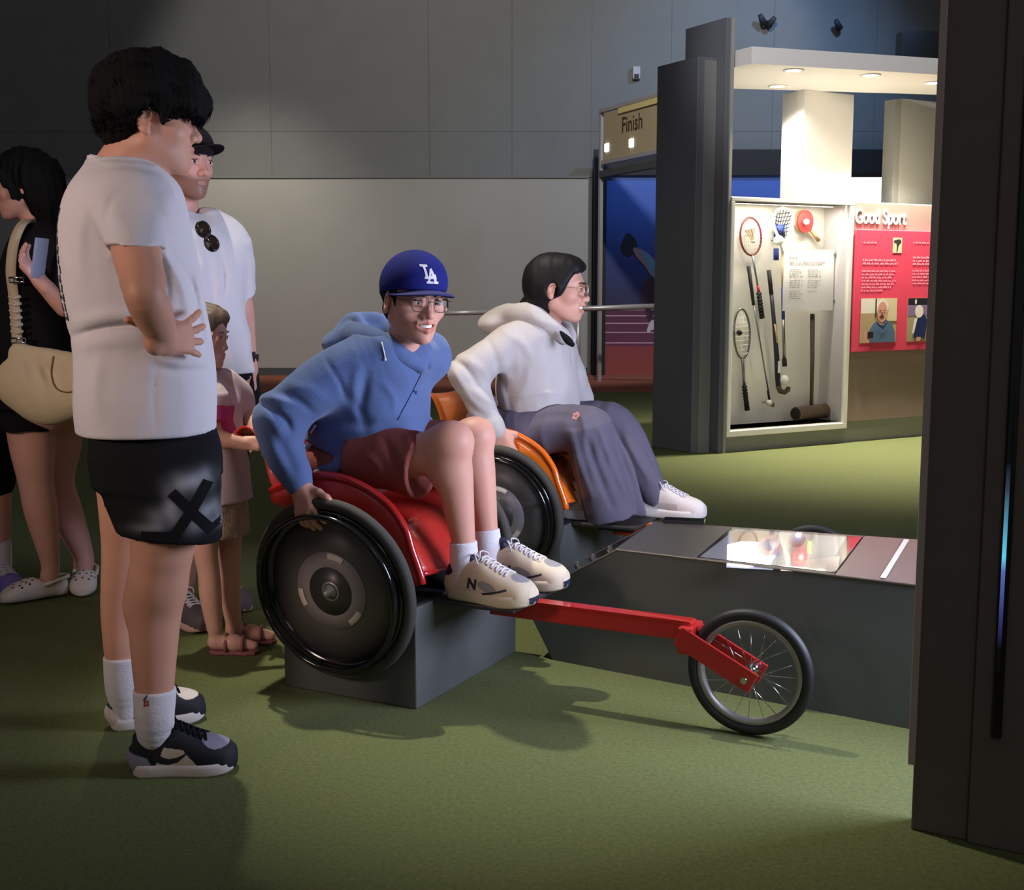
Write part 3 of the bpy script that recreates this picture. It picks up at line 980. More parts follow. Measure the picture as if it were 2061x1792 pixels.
def racing_chair(O, cols, label, pedlabel, tall=False):
    shell, beamm, lip = cols
    t = thing('racing_wheelchair', label, 'wheelchair', tuple(O), CA)
    wheel_big(t, -1)
    wheel_big(t, 1)
    MB().tube([(0, -.29, .343), (0, .29, .343)], .02, 12).build('axle', M_('steel'), t)
    # one moulded bucket: back, seat, front lip
    prof = smooth_path([(-.405, .748), (-.375, .768), (-.335, .755), (-.30, .69), (-.27, .60), (-.21, .545), (-.10, .535), (.06, .535), (.15, .51), (.21, .45), (.255, .38)], 36)
    g = [[(x - .02 * (1 - (2 * v - 1) ** 2), -.225 + .45 * v, z + .02 * (2 * v - 1) ** 2) for v in np.linspace(0, 1, 9)] for x, z in prof]
    MB().sheet(g, .008).build('bucket_seat', shell, t)
    MB().tube([g[0][j] for j in range(9)], .008, 8).build('back_lip', lip, t)
    MB().tube([g[-1][j] for j in range(9)], .007, 8).build('front_lip', lip, t)
    # side guards curving over the wheels
    for sd in (-1, 1):
        top = smooth_path([(-.27, .60), (-.19, .635), (-.09, .662), (.03, .650), (.14, .598), (.20, .53), (.222, .47), (.25, .40), (.256, .372)], 36)
        bot = smooth_path([(-.26, .56), (-.19, .545), (-.09, .53), (.03, .525), (.10, .50), (.15, .455), (.18, .42), (.21, .38), (.225, .36)], 36)
        gg = [[(a[0] * (1 - v) + b_[0] * v, sd * (.226 + .012 * math.sin(math.pi * (1 - v))), a[1] * (1 - v) + b_[1] * v) for v in np.linspace(0, 1, 5)] for a, b_ in zip(top, bot)]
        gd = MB().sheet(gg, .007).build('side_guard', shell, t)
        MB().tube([(a[0], sd * .232, a[1]) for a in top], .012, 8).build('guard_lip', lip, gd)
    # frame
    MB().tube([(-.1, 0, .45), (.2, 0, .32), (.36, 0, .285)], .03, 10).build('frame_tube', M_('black_matte'), t)
    MB().tube([(-.05, -.2, .53), (0, -.2, .36)], .016, 8).tube([(-.05, .2, .53), (0, .2, .36)], .016, 8).tube([(0, 0, .35), (.1, 0, .5)], .02, 8).build('seat_struts', M_('black_matte'), t)
    MB().box((.24, -.14, .292), (.50, .14, .306)).build('footplate', M_('footplate'), t, bevel=.004)
    MB().box((.30, -.03, .262), (.45, .03, .292)).build('beam_clamp', M_('black_matte'), t, bevel=.004)
    b = MB()
    b.box((.36, -.022, .246), (.985, .022, .3))
    bo = b.build('beam', beamm, t, bevel=.004)
    MB().box((.365, -.0235, .292), (.98, .0235, .3015)).build('beam_edge', lip, bo)
    fk = MB().box((.955, -.05, .215), (.995, .05, .29)).build('fork_crown', beamm, t, bevel=.004)
    for sd in (-1, 1):
        d = Vector((1.16, 0, .165)) - Vector((.965, 0, .262))
        M = Matrix.Translation((.965, sd * .048, .262)) @ Matrix.Rotation(-math.atan2(d.z, d.x), 4, 'Y')
        MB().box((-.01, -.004, -.03), (d.length + .01, .004, .03), M=M).build('fork_blade', beamm, fk, bevel=.003)
        MB().tube([(1.145, sd * .053, .17), (1.145, sd * .060, .17)], .009, 10).build('axle_nut', M_('chrome'), fk)
    # front wheel
    T = Matrix.Translation((1.145, 0, .178)) @ Matrix.Rotation(R(90), 4, 'X')
    w = MB().lathe([(.158 + .0165 * math.cos(a), .0165 * math.sin(a)) for a in np.linspace(0, 2 * math.pi, 13)], 64, M=T).build('front_wheel', M_('tyre_black'), t)
    MB().lathe([(.130, -.010), (.143, -.013), (.147, -.008), (.147, .008), (.143, .013), (.130, .010), (.130, -.010)], 64, M=T).build('rim', M_('rim_grey'), w)
    MB().lathe([(.0, -.04), (.008, -.04), (.008, -.03), (.017, -.029), (.017, -.024), (.01, -.022), (.01, .022), (.017, .024), (.017, .029), (.008, .03), (.008, .04), (0, .04)], 20, M=T).build('hub', M_('chrome'), w)
    for k in range(20):
        a = 2 * math.pi * k / 20
        s_ = 1 if k % 2 else -1
        a2 = a + (.9 if (k // 2) % 2 else -.9)
        MB().tube([T @ Vector((.016 * math.cos(a2), .016 * math.sin(a2), .026 * s_)), T @ Vector((.131 * math.cos(a), .131 * math.sin(a), .003 * s_))], .0011, 5).build('spoke', M_('chrome'), w)
    p_ = thing('roller_pedestal', pedlabel, 'pedestal', tuple(O), CA)
    MB().box((-.235, -.235, 0), (.235, .40, .30)).build('pedestal_body', M_('pedestal'), p_, bevel=.004)
    MB().box((-.225, -.225, .30), (.225, .39, .306)).build('top_plate', M_('black_matte'), p_)
    return t


racing_chair(O1, RED, 'red three-wheeled racing wheelchair ridden by the person in the blue hoodie', 'dark box pedestal holding up the nearer red racing wheelchair')
racing_chair(O2, ORA, 'orange three-wheeled racing wheelchair ridden by the person in the cream hoodie', 'dark box pedestal under the orange racing wheelchair behind')

# ------------------------------------------------------------------ console between the chairs
mat('console_paint', srgb(78, 82, 76), .55, bump=.05, bscale=200)
mat('brushed', srgb(150, 146, 142), .33, metal=.95, bump=.1, bscale=900)
mat('console_taupe', srgb(132, 118, 114), .3, metal=.5)
E0 = np.array([.132, 3.93])
ED = np.array([.835, -.55])
ED = ED / np.linalg.norm(ED)
EN = np.array([-ED[1], ED[0]])


def cw(s, w, z):
    """console frame: s along, w across away from the viewer (the body widens to the right), z up"""
    k = .425 + .16 * s
    q = E0 + ED * (s - .1 * w) + EN * w * k
    return (q[0], q[1], z)


co = thing('race_console', 'dark grey wedge console with steel top and lit screen between the two wheelchairs', 'console', (.132, 3.93, 0))
SL = 1.75
pr = [(0, 0), (-.085, .137), (-.09, .2), (.235, .392), (SL, .412), (SL, 0)]
b = MB()
n = len(pr)
v = [cw(s, 0, z) for s, z in pr] + [cw(s, 1, z) for s, z in pr]
f = [tuple(range(n)), tuple(range(n, 2 * n))[::-1]] + [(i, n + i, n + (i + 1) % n, (i + 1) % n) for i in range(n)]
b.add(v, f)
b.build('console_body', M_('console_paint'), co, off=co.location)


def slab(name, s0, s1, w0, w1, za, zb, th, m, lift=0, n=1, parent=co):
    b = MB()
    for i in range(n):
        pass
    v = [cw(s0, w0, za + lift), cw(s1, w0, zb + lift), cw(s1, w1, zb + lift), cw(s0, w1, za + lift)]
    v += [(x, y, z + th) for x, y, z in v]
    b.add(v, [(0, 3, 2, 1), (4, 5, 6, 7), (0, 1, 5, 4), (1, 2, 6, 5), (2, 3, 7, 6), (3, 0, 4, 7)])
    return b.build(name, m, parent, bevel=.002, off=co.location)


top = lambda s: .392 + (.412 - .392) * (s - .235) / (SL - .235)
slab('top_plate', .228, .50, -.01, 1.01, top(.23), top(.50), .006, M_('brushed'))
slab('sloping_edge', -.088, .232, -.01, .06, .2, .39, .006, M_('brushed'))
slab('sloping_edge', -.088, .232, .94, 1.01, .2, .39, .006, M_('brushed'))
mat('slope_glass', srgb(40, 46, 42), .1)
slab('slope_panel', -.07, .228, .06, .94, .211, .39, .004, M_('slope_glass'))
for k, s_ in enumerate((.02, .09, .165)):
    z = .2 + (.39 - .2) * (s_ + .088) / .32
    q = Vector(cw(s_, .5 - .1 * k, z)) - co.location
    MB().lathe([(0, .022), (.007, .022), (.008, .01), (.014, .008), (.014, 0)], 14, M=Matrix.Translation(q)).build('clear_stud', M_('chrome'), co)
slab('screen_border', .50, .93, -.01, .03, top(.50), top(.93), .006, M_('brushed'))
slab('screen_border', .50, .93, .97, 1.01, top(.50), top(.93), .006, M_('brushed'))
slab('end_plate', .93, SL, -.01, 1.01, top(.93), top(SL), .006, M_('console_taupe'))
sb = slab('screen_bed', .50, .93, .03, .97, top(.50) - .004, top(.93) - .004, .004, M_('black_matte'))


def emis(name, c, e=1.0):
    return mat(name, (.02, .02, .02), .3, emit=srgb(*c), estr=e)


def disp(name, poly, m, lay):
    """emissive shape on the console display, reflections in its glass painted in too; poly in (s, w)"""
    v = [cw(s, w, top(s) + .0004 * lay) for s, w in poly]
    v2 = [(x, y, z + .0003) for x, y, z in v]
    n = len(v)
    b = MB().add(v + v2, [tuple(range(n))[::-1], tuple(range(n, 2 * n))] + [(i, (i + 1) % n, n + (i + 1) % n, n + i) for i in range(n)])
    return b.build(name, m, sb, off=co.location)


def D(px, py):
    q = plane_pt(px, py, (0, 0, .402), np.array([0, 0, 1.0]))
    d = q[:2] - E0
    s = float(np.dot(d, ED))
    w = float(np.dot(d, EN)) / (.425 + .16 * s)
    return s + .1 * w, w


def dpoly(name, pts, m, lay):
    return disp(name, [D(*p) for p in pts], m, lay)


dpoly('display_area', [(1402, 1124), (1478, 1064), (1700, 1084), (1660, 1156)], emis('disp_grey', (150, 152, 170), .9), 1)
dpoly('display_picture', [(1462, 1140), (1464, 1070), (1560, 1074), (1556, 1146)], emis('disp_pale', (170, 178, 210), 1), 2)
dpoly('display_picture', [(1466, 1068), (1560, 1072), (1548, 1104), (1500, 1092), (1472, 1092)], emis('disp_tan', (170, 140, 120), .9), 3)
dpoly('display_picture', [(1560, 1076), (1680, 1092), (1676, 1120), (1552, 1140)], emis('disp_mid', (150, 152, 160), .9), 3)
dpoly('display_glow', [(1463, 1096), (1490, 1090), (1530, 1092), (1556, 1106), (1560, 1122), (1545, 1138), (1500, 1140), (1463, 1136)], emis('disp_white', (236, 242, 255), 7), 4)
dpoly('display_glow', [(1566, 1140), (1660, 1144), (1656, 1154), (1572, 1148)], emis('disp_white2', (235, 232, 232), 1.3), 4)
dpoly('display_banner', [(1592, 1132), (1690, 1122), (1686, 1150), (1660, 1156)], emis('disp_warm', (200, 186, 180), .9), 4)


def dell(cx, cy, rx, ry):
    return [(cx + rx * math.cos(2 * math.pi * k / 24), cy + ry * math.sin(2 * math.pi * k / 24)) for k in range(24)]


dpoly('ball_reflection', dell(1548, 1100, 23, 20), emis('disp_pink', (206, 140, 150), 1), 5)  # balls mirrored in the glass, drawn as emissive discs
dpoly('ball_reflection', dell(1548, 1098, 15, 12), emis('disp_blue', (110, 104, 160), 1), 6)
dpoly('ball_reflection', dell(1602, 1088, 17, 15), emis('disp_plum', (112, 44, 84), .9), 5)
dpoly('ball_reflection', dell(1602, 1084, 12, 9), emis('disp_violet', (70, 60, 170), 1), 6)
dpoly('ball_reflection', dell(1604, 1079, 6, 5), M_('disp_white'), 7)
dpoly('display_bar', [(1623, 1090), (1632, 1092), (1632, 1118), (1624, 1116)], emis('disp_green', (160, 230, 130), 1.1), 6)
mat('screen_glass', (1, 1, 1), .03, trans=1)
M_('screen_glass').node_tree.nodes['Principled BSDF'].inputs['IOR'].default_value = 1.3
slab('cover_glass', .502, .928, .03, .97, top(.50), top(.93), .003, M_('screen_glass'), lift=.0038)
light('console_screen_light', 'AREA', (.78, 3.80, .45), (.68, 3.82, 2), 4, (.8, .87, 1), shape='RECTANGLE', size=.4, size_y=.25)
# reflection painted as a pale stripe, and vent, on the end plate
mat('stripe', srgb(206, 192, 182), .4)
slab('reflected_stripe', 1.055, 1.071, .02, .96, top(1.24), top(1.26), .001, M_('stripe'), lift=.006)
for k in range(4):
    slab('vent_slot', 1.16 + .04 * k, 1.18 + .04 * k, .25, .7, top(1.4), top(1.5), .001, M_('black_matte'), lift=.006)

# phone lying on the far left corner of the console top
q0 = D(1330, 1052)
q1 = D(1416, 1054)
pm = Vector(cw((q0[0] + q1[0]) / 2, (q0[1] + q1[1]) / 2, .402))
ph = thing('phone_on_console', 'black phone lying on the far corner of the steel console top', 'phone', tuple(pm), R(-12))
MB().box((-.072, -.03, 0), (.072, .03, .010)).build('phone_body', M_('gloss_dark'), ph, bevel=.003)
MB().box((-.068, -.027, .010), (.068, .027, .0112)).build('phone_screen', mat('phone_glass', srgb(12, 12, 14), .08), ph)
MB().box((.045, .01, .0112), (.06, .022, .013)).build('camera_bump', M_('black_matte'), ph, bevel=.001)

# ================================================================== soft bodies: signed-distance volumes turned into one continuous mesh
def v3(*a):
    return np.array(a, float)


def unit(a):
    a = np.array(a, float)
    return a / np.linalg.norm(a)


class Vol:
    def __init__(s, vox=.006, M=None, sc=1.0):
        s.vox, s.ops, s.dsp = vox, [], []
        s.it = None
        s.cut = []
        s.M, s.sc = None, 1.0
        if M is not None:
            s.frame(M, sc)

    def frame(s, M, sc=1.0):
        """following solids are given in this frame (4x4, uniform scale sc inside)"""
        s.M, s.sc = (None if M is None else np.array(M, float)), sc
        return s

    def _p(s, a):
        a = np.array(a, float)
        return a if s.M is None else s.M[:3, :3] @ (a * s.sc) + s.M[:3, 3]

    def _d(s, a):
        a = np.array(a, float)
        return a if s.M is None else s.M[:3, :3] @ a

    def rc(s, a, b, ra, rb=None, k=.012, mode='u', flat=None):
        """tapered capsule; flat = (axis, ratio) squashes it along an axis"""
        a, b = s._p(a), s._p(b)
        ra = ra * s.sc
        rb = ra if rb is None else rb * s.sc
        k = k * s.sc
        ax = None
        if flat is not None:
            ax = unit(s._d(flat[0]))
            q = 1 / flat[1] - 1
        ba = b - a
        if ax is not None:
            ba = ba + ax * np.dot(ba, ax) * q
        bb = max(float(np.dot(ba, ba)), 1e-12)

        def fn(X, Y, Z):
            x, y, z = X - a[0], Y - a[1], Z - a[2]
            if ax is not None:
                t = (x * ax[0] + y * ax[1] + z * ax[2]) * q
                x, y, z = x + ax[0] * t, y + ax[1] * t, z + ax[2] * t
            h = np.clip((x * ba[0] + y * ba[1] + z * ba[2]) / bb, 0, 1)
            return np.sqrt((x - ba[0] * h) ** 2 + (y - ba[1] * h) ** 2 + (z - ba[2] * h) ** 2) - (ra + (rb - ra) * h)
        r = max(ra, rb)
        s.ops.append((fn, np.minimum(a, b) - r, np.maximum(a, b) + r, k, mode))
        return s

    def chain(s, pts, rr, k=.012, mode='u', flat=None):
        q = np.array([list(p) + [r] for p, r in zip(pts, rr)], float)
        if len(q) > 2:
            q = np.array(smooth_path(q, 4 * (len(q) - 1)))
        if len(q) == 2 or flat is not None:
            for i in range(len(q) - 1):
                s.rc(q[i, :3], q[i + 1, :3], q[i, 3], q[i + 1, 3], k if len(q) == 2 else min(k, .006), mode, flat)
            return s
        C = np.array([s._p(p) for p in q[:, :3]])
        rad = q[:, 3] * s.sc

        def fn(X, Y, Z):
            best = None
            for i in range(len(C) - 1):
                a, ba = C[i], C[i + 1] - C[i]
                bb = max(float(ba @ ba), 1e-12)
                x, y, z = X - a[0], Y - a[1], Z - a[2]
                h = np.clip((x * ba[0] + y * ba[1] + z * ba[2]) / bb, 0, 1)
                d = np.sqrt((x - ba[0] * h) ** 2 + (y - ba[1] * h) ** 2 + (z - ba[2] * h) ** 2) - (rad[i] + (rad[i + 1] - rad[i]) * h)
                best = d if best is None else np.minimum(best, d)
            return best
        s.ops.append((fn, (C - rad[:, None]).min(0), (C + rad[:, None]).max(0), k * s.sc, mode))
        return s

    def ball(s, a, r, k=.012, mode='u'):
        return s.el(a, (r, r, r), k=k, mode=mode)

    def el(s, c, r, k=.012, mode='u', Rm=None):
        """ellipsoid; Rm 3x3 columns are its axes"""
        c = s._p(c)
        r = np.array(r, float) * s.sc
        k = k * s.sc
        A = np.eye(3) if Rm is None else np.array(Rm, float)
        if s.M is not None:
            A = s.M[:3, :3] @ A

        def fn(X, Y, Z):
            x, y, z = X - c[0], Y - c[1], Z - c[2]
            u = (x * A[0, 0] + y * A[1, 0] + z * A[2, 0]) / r[0]
            v = (x * A[0, 1] + y * A[1, 1] + z * A[2, 1]) / r[1]
            w = (x * A[0, 2] + y * A[1, 2] + z * A[2, 2]) / r[2]
            k0 = np.sqrt(u * u + v * v + w * w) + 1e-9
            k1 = np.sqrt((u / r[0]) ** 2 + (v / r[1]) ** 2 + (w / r[2]) ** 2) + 1e-9
            return k0 * (k0 - 1) / k1
        ext = np.sqrt(((A * r[None, :]) ** 2).sum(1))
        s.ops.append((fn, c - ext, c + ext, k, mode))
        return s

    def loft(s, o, e1, e2, e3, secs, k=.012, mode='u', ex=2.0):
        """stack of (super)ellipses: secs rows are (height along e3, centre e1, centre e2, radius e1, radius e2)"""
        o, e1, e2, e3 = s._p(o), unit(s._d(e1)), unit(s._d(e2)), unit(s._d(e3))
        S_ = np.array(secs, float) * s.sc
        S_ = S_[np.argsort(S_[:, 0])]
        k = k * s.sc
        n = 40
        t = np.linspace(S_[0, 0], S_[-1, 0], n)
        C = [np.interp(t, S_[:, 0], S_[:, j]) for j in range(5)]
        ker = np.array([.25, .5, .25])
        for j in range(1, 5):
            for _ in range(3):
                c = C[j].copy()
                c[1:-1] = np.convolve(C[j], ker, 'valid')
                C[j] = c

        def fn(X, Y, Z):
            x, y, z = X - o[0], Y - o[1], Z - o[2]
            w = x * e3[0] + y * e3[1] + z * e3[2]
            q = np.clip((w - t[0]) / (t[-1] - t[0]) * (n - 1), 0, n - 1.001)
            i = q.astype(np.int32)
            f = q - i
            g = [C[j][i] * (1 - f) + C[j][i + 1] * f for j in range(1, 5)]
            u = np.abs((x * e1[0] + y * e1[1] + z * e1[2] - g[0]) / g[2])
            v = np.abs((x * e2[0] + y * e2[1] + z * e2[2] - g[1]) / g[3])
            if ex == 2.0:
                r = np.sqrt(u * u + v * v)
            else:
                r = (u ** ex + v ** ex) ** (1 / ex)
            d = (r - 1) * np.minimum(g[2], g[3])
            return np.maximum(d, np.maximum(w - t[-1], t[0] - w))
        pts = []
        for i in range(n):
            c = o + e3 * t[i] + e1 * C[1][i] + e2 * C[2][i]
            for a in (-1, 1):
                for b in (-1, 1):
                    pts.append(c + e1 * C[3][i] * a + e2 * C[4][i] * b)
        pts = np.array(pts)
        s.ops.append((fn, pts.min(0), pts.max(0), k, mode))
        return s

    def half(s, o, n, k=.004):
        """cuts away the side the normal n points to"""
        o, n = s._p(o), unit(s._d(n))
        fn = lambda X, Y, Z: -((X - o[0]) * n[0] + (Y - o[1]) * n[1] + (Z - o[2]) * n[2])
        s.ops.append((fn, v3(-99, -99, -99), v3(99, 99, 99), k, 's'))
        return s

    def trim(s, o, n):
        """clean cut after the folds: removes the side the normal n points to"""
        s.cut.append((s._p(o), unit(s._d(n))))
        return s

    def ripple(s, fn):
        """fn(points) -> outward offset in metres"""
        s.dsp.append(fn)
        return s

    def mesh(s):
        vox = s.vox
        us = [o for o in s.ops if o[4] == 'u']
        lo = np.min([o[1] for o in us], 0) - 3 * vox - .006
        hi = np.max([o[2] for o in us], 0) + 3 * vox + .006
        n = np.ceil((hi - lo) / vox).astype(int) + 1
        ax = [(lo[i] + vox * np.arange(n[i])).astype(np.float32) for i in range(3)]
        F = np.full(n, .05, np.float32)
        for fn, a, b, k, mode in s.ops:
            m = max(k, 2 * vox) + vox * 2
            i0 = np.clip(np.floor((a - m - lo) / vox).astype(int), 0, n)
            i1 = np.clip(np.ceil((b + m - lo) / vox).astype(int) + 1, 0, n)
            if np.any(i1 <= i0):
                continue
            sl = tuple(slice(i0[j], i1[j]) for j in range(3))
            X, Y, Z = ax[0][sl[0]][:, None, None], ax[1][sl[1]][None, :, None], ax[2][sl[2]][None, None, :]
            d = fn(X, Y, Z).astype(np.float32)
            c = F[sl]
            if mode == 'u':
                h = np.clip(.5 + .5 * (c - d) / k, 0, 1)
                F[sl] = c * (1 - h) + d * h - k * h * (1 - h)
            else:
                d = -d
                h = np.clip(.5 - .5 * (c - d) / k, 0, 1)
                F[sl] = c * (1 - h) + d * h + k * h * (1 - h)
        if s.dsp:
            I = np.nonzero(np.abs(F) < .02 + vox * 2)
            p = np.stack([ax[0][I[0]], ax[1][I[1]], ax[2][I[2]]], 1).astype(np.float64)
            for fn in s.dsp:
                F[I] -= fn(p).astype(np.float32)
        for o, nn in s.cut:
            np.maximum(F, ((ax[0][:, None, None] - o[0]) * nn[0] + (ax[1][None, :, None] - o[1]) * nn[1] + (ax[2][None, None, :] - o[2]) * nn[2]).astype(np.float32), out=F)
        return nets(F, lo, vox)


OFF8 = np.array([(i, j, k) for i in (0, 1) for j in (0, 1) for k in (0, 1)])
EDG = [(a, b) for a in range(8) for b in range(a + 1, 8) if np.abs(OFF8[a] - OFF8[b]).sum() == 1]


def nets(F, lo, vox):
    ins = F < 0
    c = np.zeros(np.array(F.shape) - 1, np.int8)
    for o in OFF8:
        c += ins[o[0]:F.shape[0] - 1 + o[0], o[1]:F.shape[1] - 1 + o[1], o[2]:F.shape[2] - 1 + o[2]]
    A = np.argwhere((c > 0) & (c < 8))
    idx = np.full(c.shape, -1, np.int32)
    idx[A[:, 0], A[:, 1], A[:, 2]] = np.arange(len(A))
    f8 = np.stack([F[A[:, 0] + o[0], A[:, 1] + o[1], A[:, 2] + o[2]] for o in OFF8], 1)
    acc = np.zeros((len(A), 3))
    cnt = np.zeros(len(A))
    for a, b in EDG:
        fa, fb = f8[:, a], f8[:, b]
        m = (fa < 0) != (fb < 0)
        t = fa[m] / (fa[m] - fb[m])
        acc[m] += OFF8[a] + (OFF8[b] - OFF8[a]) * t[:, None]
        cnt[m] += 1
    V = lo + vox * (A + acc / cnt[:, None])
    Q = []
    for axn in range(3):
        sl0 = [slice(None)] * 3
        sl1 = [slice(None)] * 3
        sl0[axn] = slice(0, -1)
        sl1[axn] = slice(1, None)
        a, b = ins[tuple(sl0)], ins[tuple(sl1)]
        for flip, m in ((0, a & ~b), (1, ~a & b)):
            E_ = np.argwhere(m)
            u, w = [(1, 2), (2, 0), (0, 1)][axn]
            E_ = E_[(E_[:, u] > 0) & (E_[:, w] > 0) & (E_[:, u] < c.shape[u]) & (E_[:, w] < c.shape[w])]
            if not len(E_):
                continue
            qs = []
            for du, dw in ((-1, -1), (0, -1), (0, 0), (-1, 0)):
                e = E_.copy()
                e[:, u] += du
                e[:, w] += dw
                qs.append(idx[e[:, 0], e[:, 1], e[:, 2]])
            q = np.stack(qs, 1)
            Q.append(q[:, ::-1] if flip else q)
    return V, np.concatenate(Q)


def relax(V, Q, it=1, lam=.5):
    e = np.concatenate([Q[:, [0, 1]], Q[:, [1, 2]], Q[:, [2, 3]], Q[:, [3, 0]]])
    n = len(V)
    for _ in range(it):
        for l in (lam, -lam * 1.02):
            deg = np.bincount(e[:, 0], minlength=n) + np.bincount(e[:, 1], minlength=n)
            s = np.stack([np.bincount(e[:, 0], V[e[:, 1], j], n) + np.bincount(e[:, 1], V[e[:, 0], j], n) for j in range(3)], 1)
            V = V + l * (s / np.maximum(deg, 1)[:, None] - V)
    return V


def solid(name, vols, m, parent=None, off=(0, 0, 0), colfn=None, matfn=None, M=None, it=2):
    """meshes one or more volumes into ONE object"""
    VV, QQ, n = [], [], 0
    for v in (vols if isinstance(vols, (list, tuple)) else [vols]):
        V, Q = v.mesh()
        V = relax(V, Q, v.it or it)
        VV.append(V)
        QQ.append(Q + n)
        n += len(V)
    V, Q = np.concatenate(VV), np.concatenate(QQ)
    L_ = V
    if M is not None:
        A = np.array(M, float)
        V = V @ A[:3, :3].T + A[:3, 3]
    me = raw_mesh(name, V - np.array(off), Q)
    ms = m if isinstance(m, (list, tuple)) else [m]
    for q in ms:
        me.materials.append(q)
    if colfn is not None:
        at = me.attributes.new('Col', 'FLOAT_COLOR', 'POINT')
        c = np.ones((len(V), 4), np.float32)
        c[:, :3] = colfn(L_ if M is not None else V)
        at.data.foreach_set('color', c.ravel())
    if matfn is not None:
        cen = L_[Q].mean(1)
        me.polygons.foreach_set('material_index', matfn(cen).astype(np.int32))
    return mesh_obj(name, me, None, parent)


def raw_mesh(name, V, Q):
    me = bpy.data.meshes.new(name)
    me.vertices.add(len(V))
    me.vertices.foreach_set('co', np.ascontiguousarray(V, np.float32).ravel())
    me.loops.add(Q.size)
    me.loops.foreach_set('vertex_index', np.ascontiguousarray(Q, np.int32).ravel())
    me.polygons.add(len(Q))
    me.polygons.foreach_set('loop_start', np.arange(0, Q.size, Q.shape[1], dtype=np.int32))
    me.update(calc_edges=True)
    me.polygons.foreach_set('use_smooth', np.ones(len(Q), bool))
    me.update()
    return me


def wave(seed, f, n=7):
    """smooth pseudo-random field, about -1..1; f = frequency per axis (1/m)"""
    g = np.random.RandomState(seed)
    D = g.normal(size=(n, 3))
    D = D / np.linalg.norm(D, axis=1, keepdims=True) * g.uniform(.6, 1.5, (n, 1)) * np.array(f) * 2 * math.pi
    ph = g.uniform(0, 6.28, n)
    return lambda p: np.sin(p @ D.T + ph).sum(1) / math.sqrt(n) * .75


def folds(seed, f, amp, ridge=True):
    w = wave(seed, f)
    w2 = wave(seed + 50, np.array(f) * .5)
    if ridge:
        return lambda p: amp * ((1 - np.abs(w(p)) * 1.3) * (.6 + .4 * w2(p)) - .3)
    return lambda p: amp * w(p)


def frame4(o, fwd, up):
    f = unit(fwd)
    u = np.array(up, float)
    l = unit(np.cross(u, f))
    u = np.cross(f, l)
    M = np.eye(4)
    M[:3, 0], M[:3, 1], M[:3, 2], M[:3, 3] = f, l, u, o
    return M


# ------------------------------------------------------------------ head, hand, shoe builders (local: x forward, y left, z up)
def head_solid(V, M, sc=1.0, smile=0, neck_to=None, neck_r=(.056, .062), fem=0, chub=0, child=0):
    V.frame(M, sc)
    V.el((-.012, 0, .028), (.098, .077, .088))
    V.el((.028, 0, -.03), (.062, .061 + .006 * chub, .082), k=.03)
    for s in (-1, 1):
        V.rc((-.005, s * (.052 + .006 * chub), -.055), (.058, s * .016, -.098), .022, .018, k=.03)
        V.el((.052, s * (.040 + .006 * smile), -.030 + .003 * smile), (.026, .026, .022), k=.025)
        # ear
        V.el((-.012, s * .080, -.006), (.019, .008, .031), k=.006, Rm=np.array(Matrix.Rotation(R(12), 3, 'Y') @ Matrix.Rotation(R(18) * s, 3, 'Z')))
        V.el((-.006, s * .086, -.002), (.010, .006, .018), k=.006, mode='s')
        V.el((-.009, s * .083, -.033), (.009, .006, .009), k=.006)
    V.ball((.074, 0, -.101), .017 - .002 * fem, k=.022)
    V.rc((.078, -.030, .022), (.078, .030, .022), .013 - .002 * fem, k=.02)
    for s in (-1, 1):
        V.ball((.104, s * .033, .000), .017, k=.014, mode='s')
    # nose
    nx = -.009 * child
    V.rc((.086, 0, .012), (.104 + nx, 0, -.032), .008, .0115 - .002 * child, k=.014)
    V.ball((.108 + nx, 0, -.036), .0105 - .002 * child, k=.010)
    for s in (-1, 1):
        V.ball((.096, s * .0125, -.039), .009, k=.006)
        V.ball((.103 + nx, s * .006, -.048), .0028, k=.004, mode='s')
        V.el((.0765, s * .033, .0), (.0128, .0150, .0125), k=.004)
        # lids
        V.rc((.0925, s * .020, .0048), (.0850, s * .047, .0040), .0046, .0036, k=.008)
        V.rc((.0915, s * .020, -.0068), (.0845, s * .046, -.0054), .0042, .0034, k=.008)
    # mouth
    V.el((.062, 0, -.068), (.0300, .036, .027), k=.02)
    if smile:
        w = .031
        V.el((.092, 0, -.067), (.018, .030, .0105), k=.006, mode='s')
        V.rc((.088, -w * .95, -.0585), (.0995, 0, -.0575), .004, .0050, k=.007)
        V.rc((.088, w * .95, -.0585), (.0995, 0, -.0575), .004, .0050, k=.007)
        V.rc((.084, -w * .85, -.0715), (.095, 0, -.0815), .0042, .0058, k=.007)
        V.rc((.084, w * .85, -.0715), (.095, 0, -.0815), .0042, .0058, k=.007)
    else:
        for s in (-1, 1):
            V.rc((.089, s * .020, -.0665), (.0965, 0, -.0630), .0032, .0038, k=.006)
            V.rc((.088, s * .016, -.0715), (.0945, 0, -.0735), .0035, .0042, k=.006)
            V.rc((.094, s * .018, -.0685), (.1005, 0, -.0683), .0010, k=.003, mode='s')
    V.frame(None)
    base = np.array(M) @ np.array([-.022 * sc, 0, -.062 * sc, 1])
    if neck_to is not None:
        V.rc(base[:3], neck_to, neck_r[0], neck_r[1], k=.025)
    return V


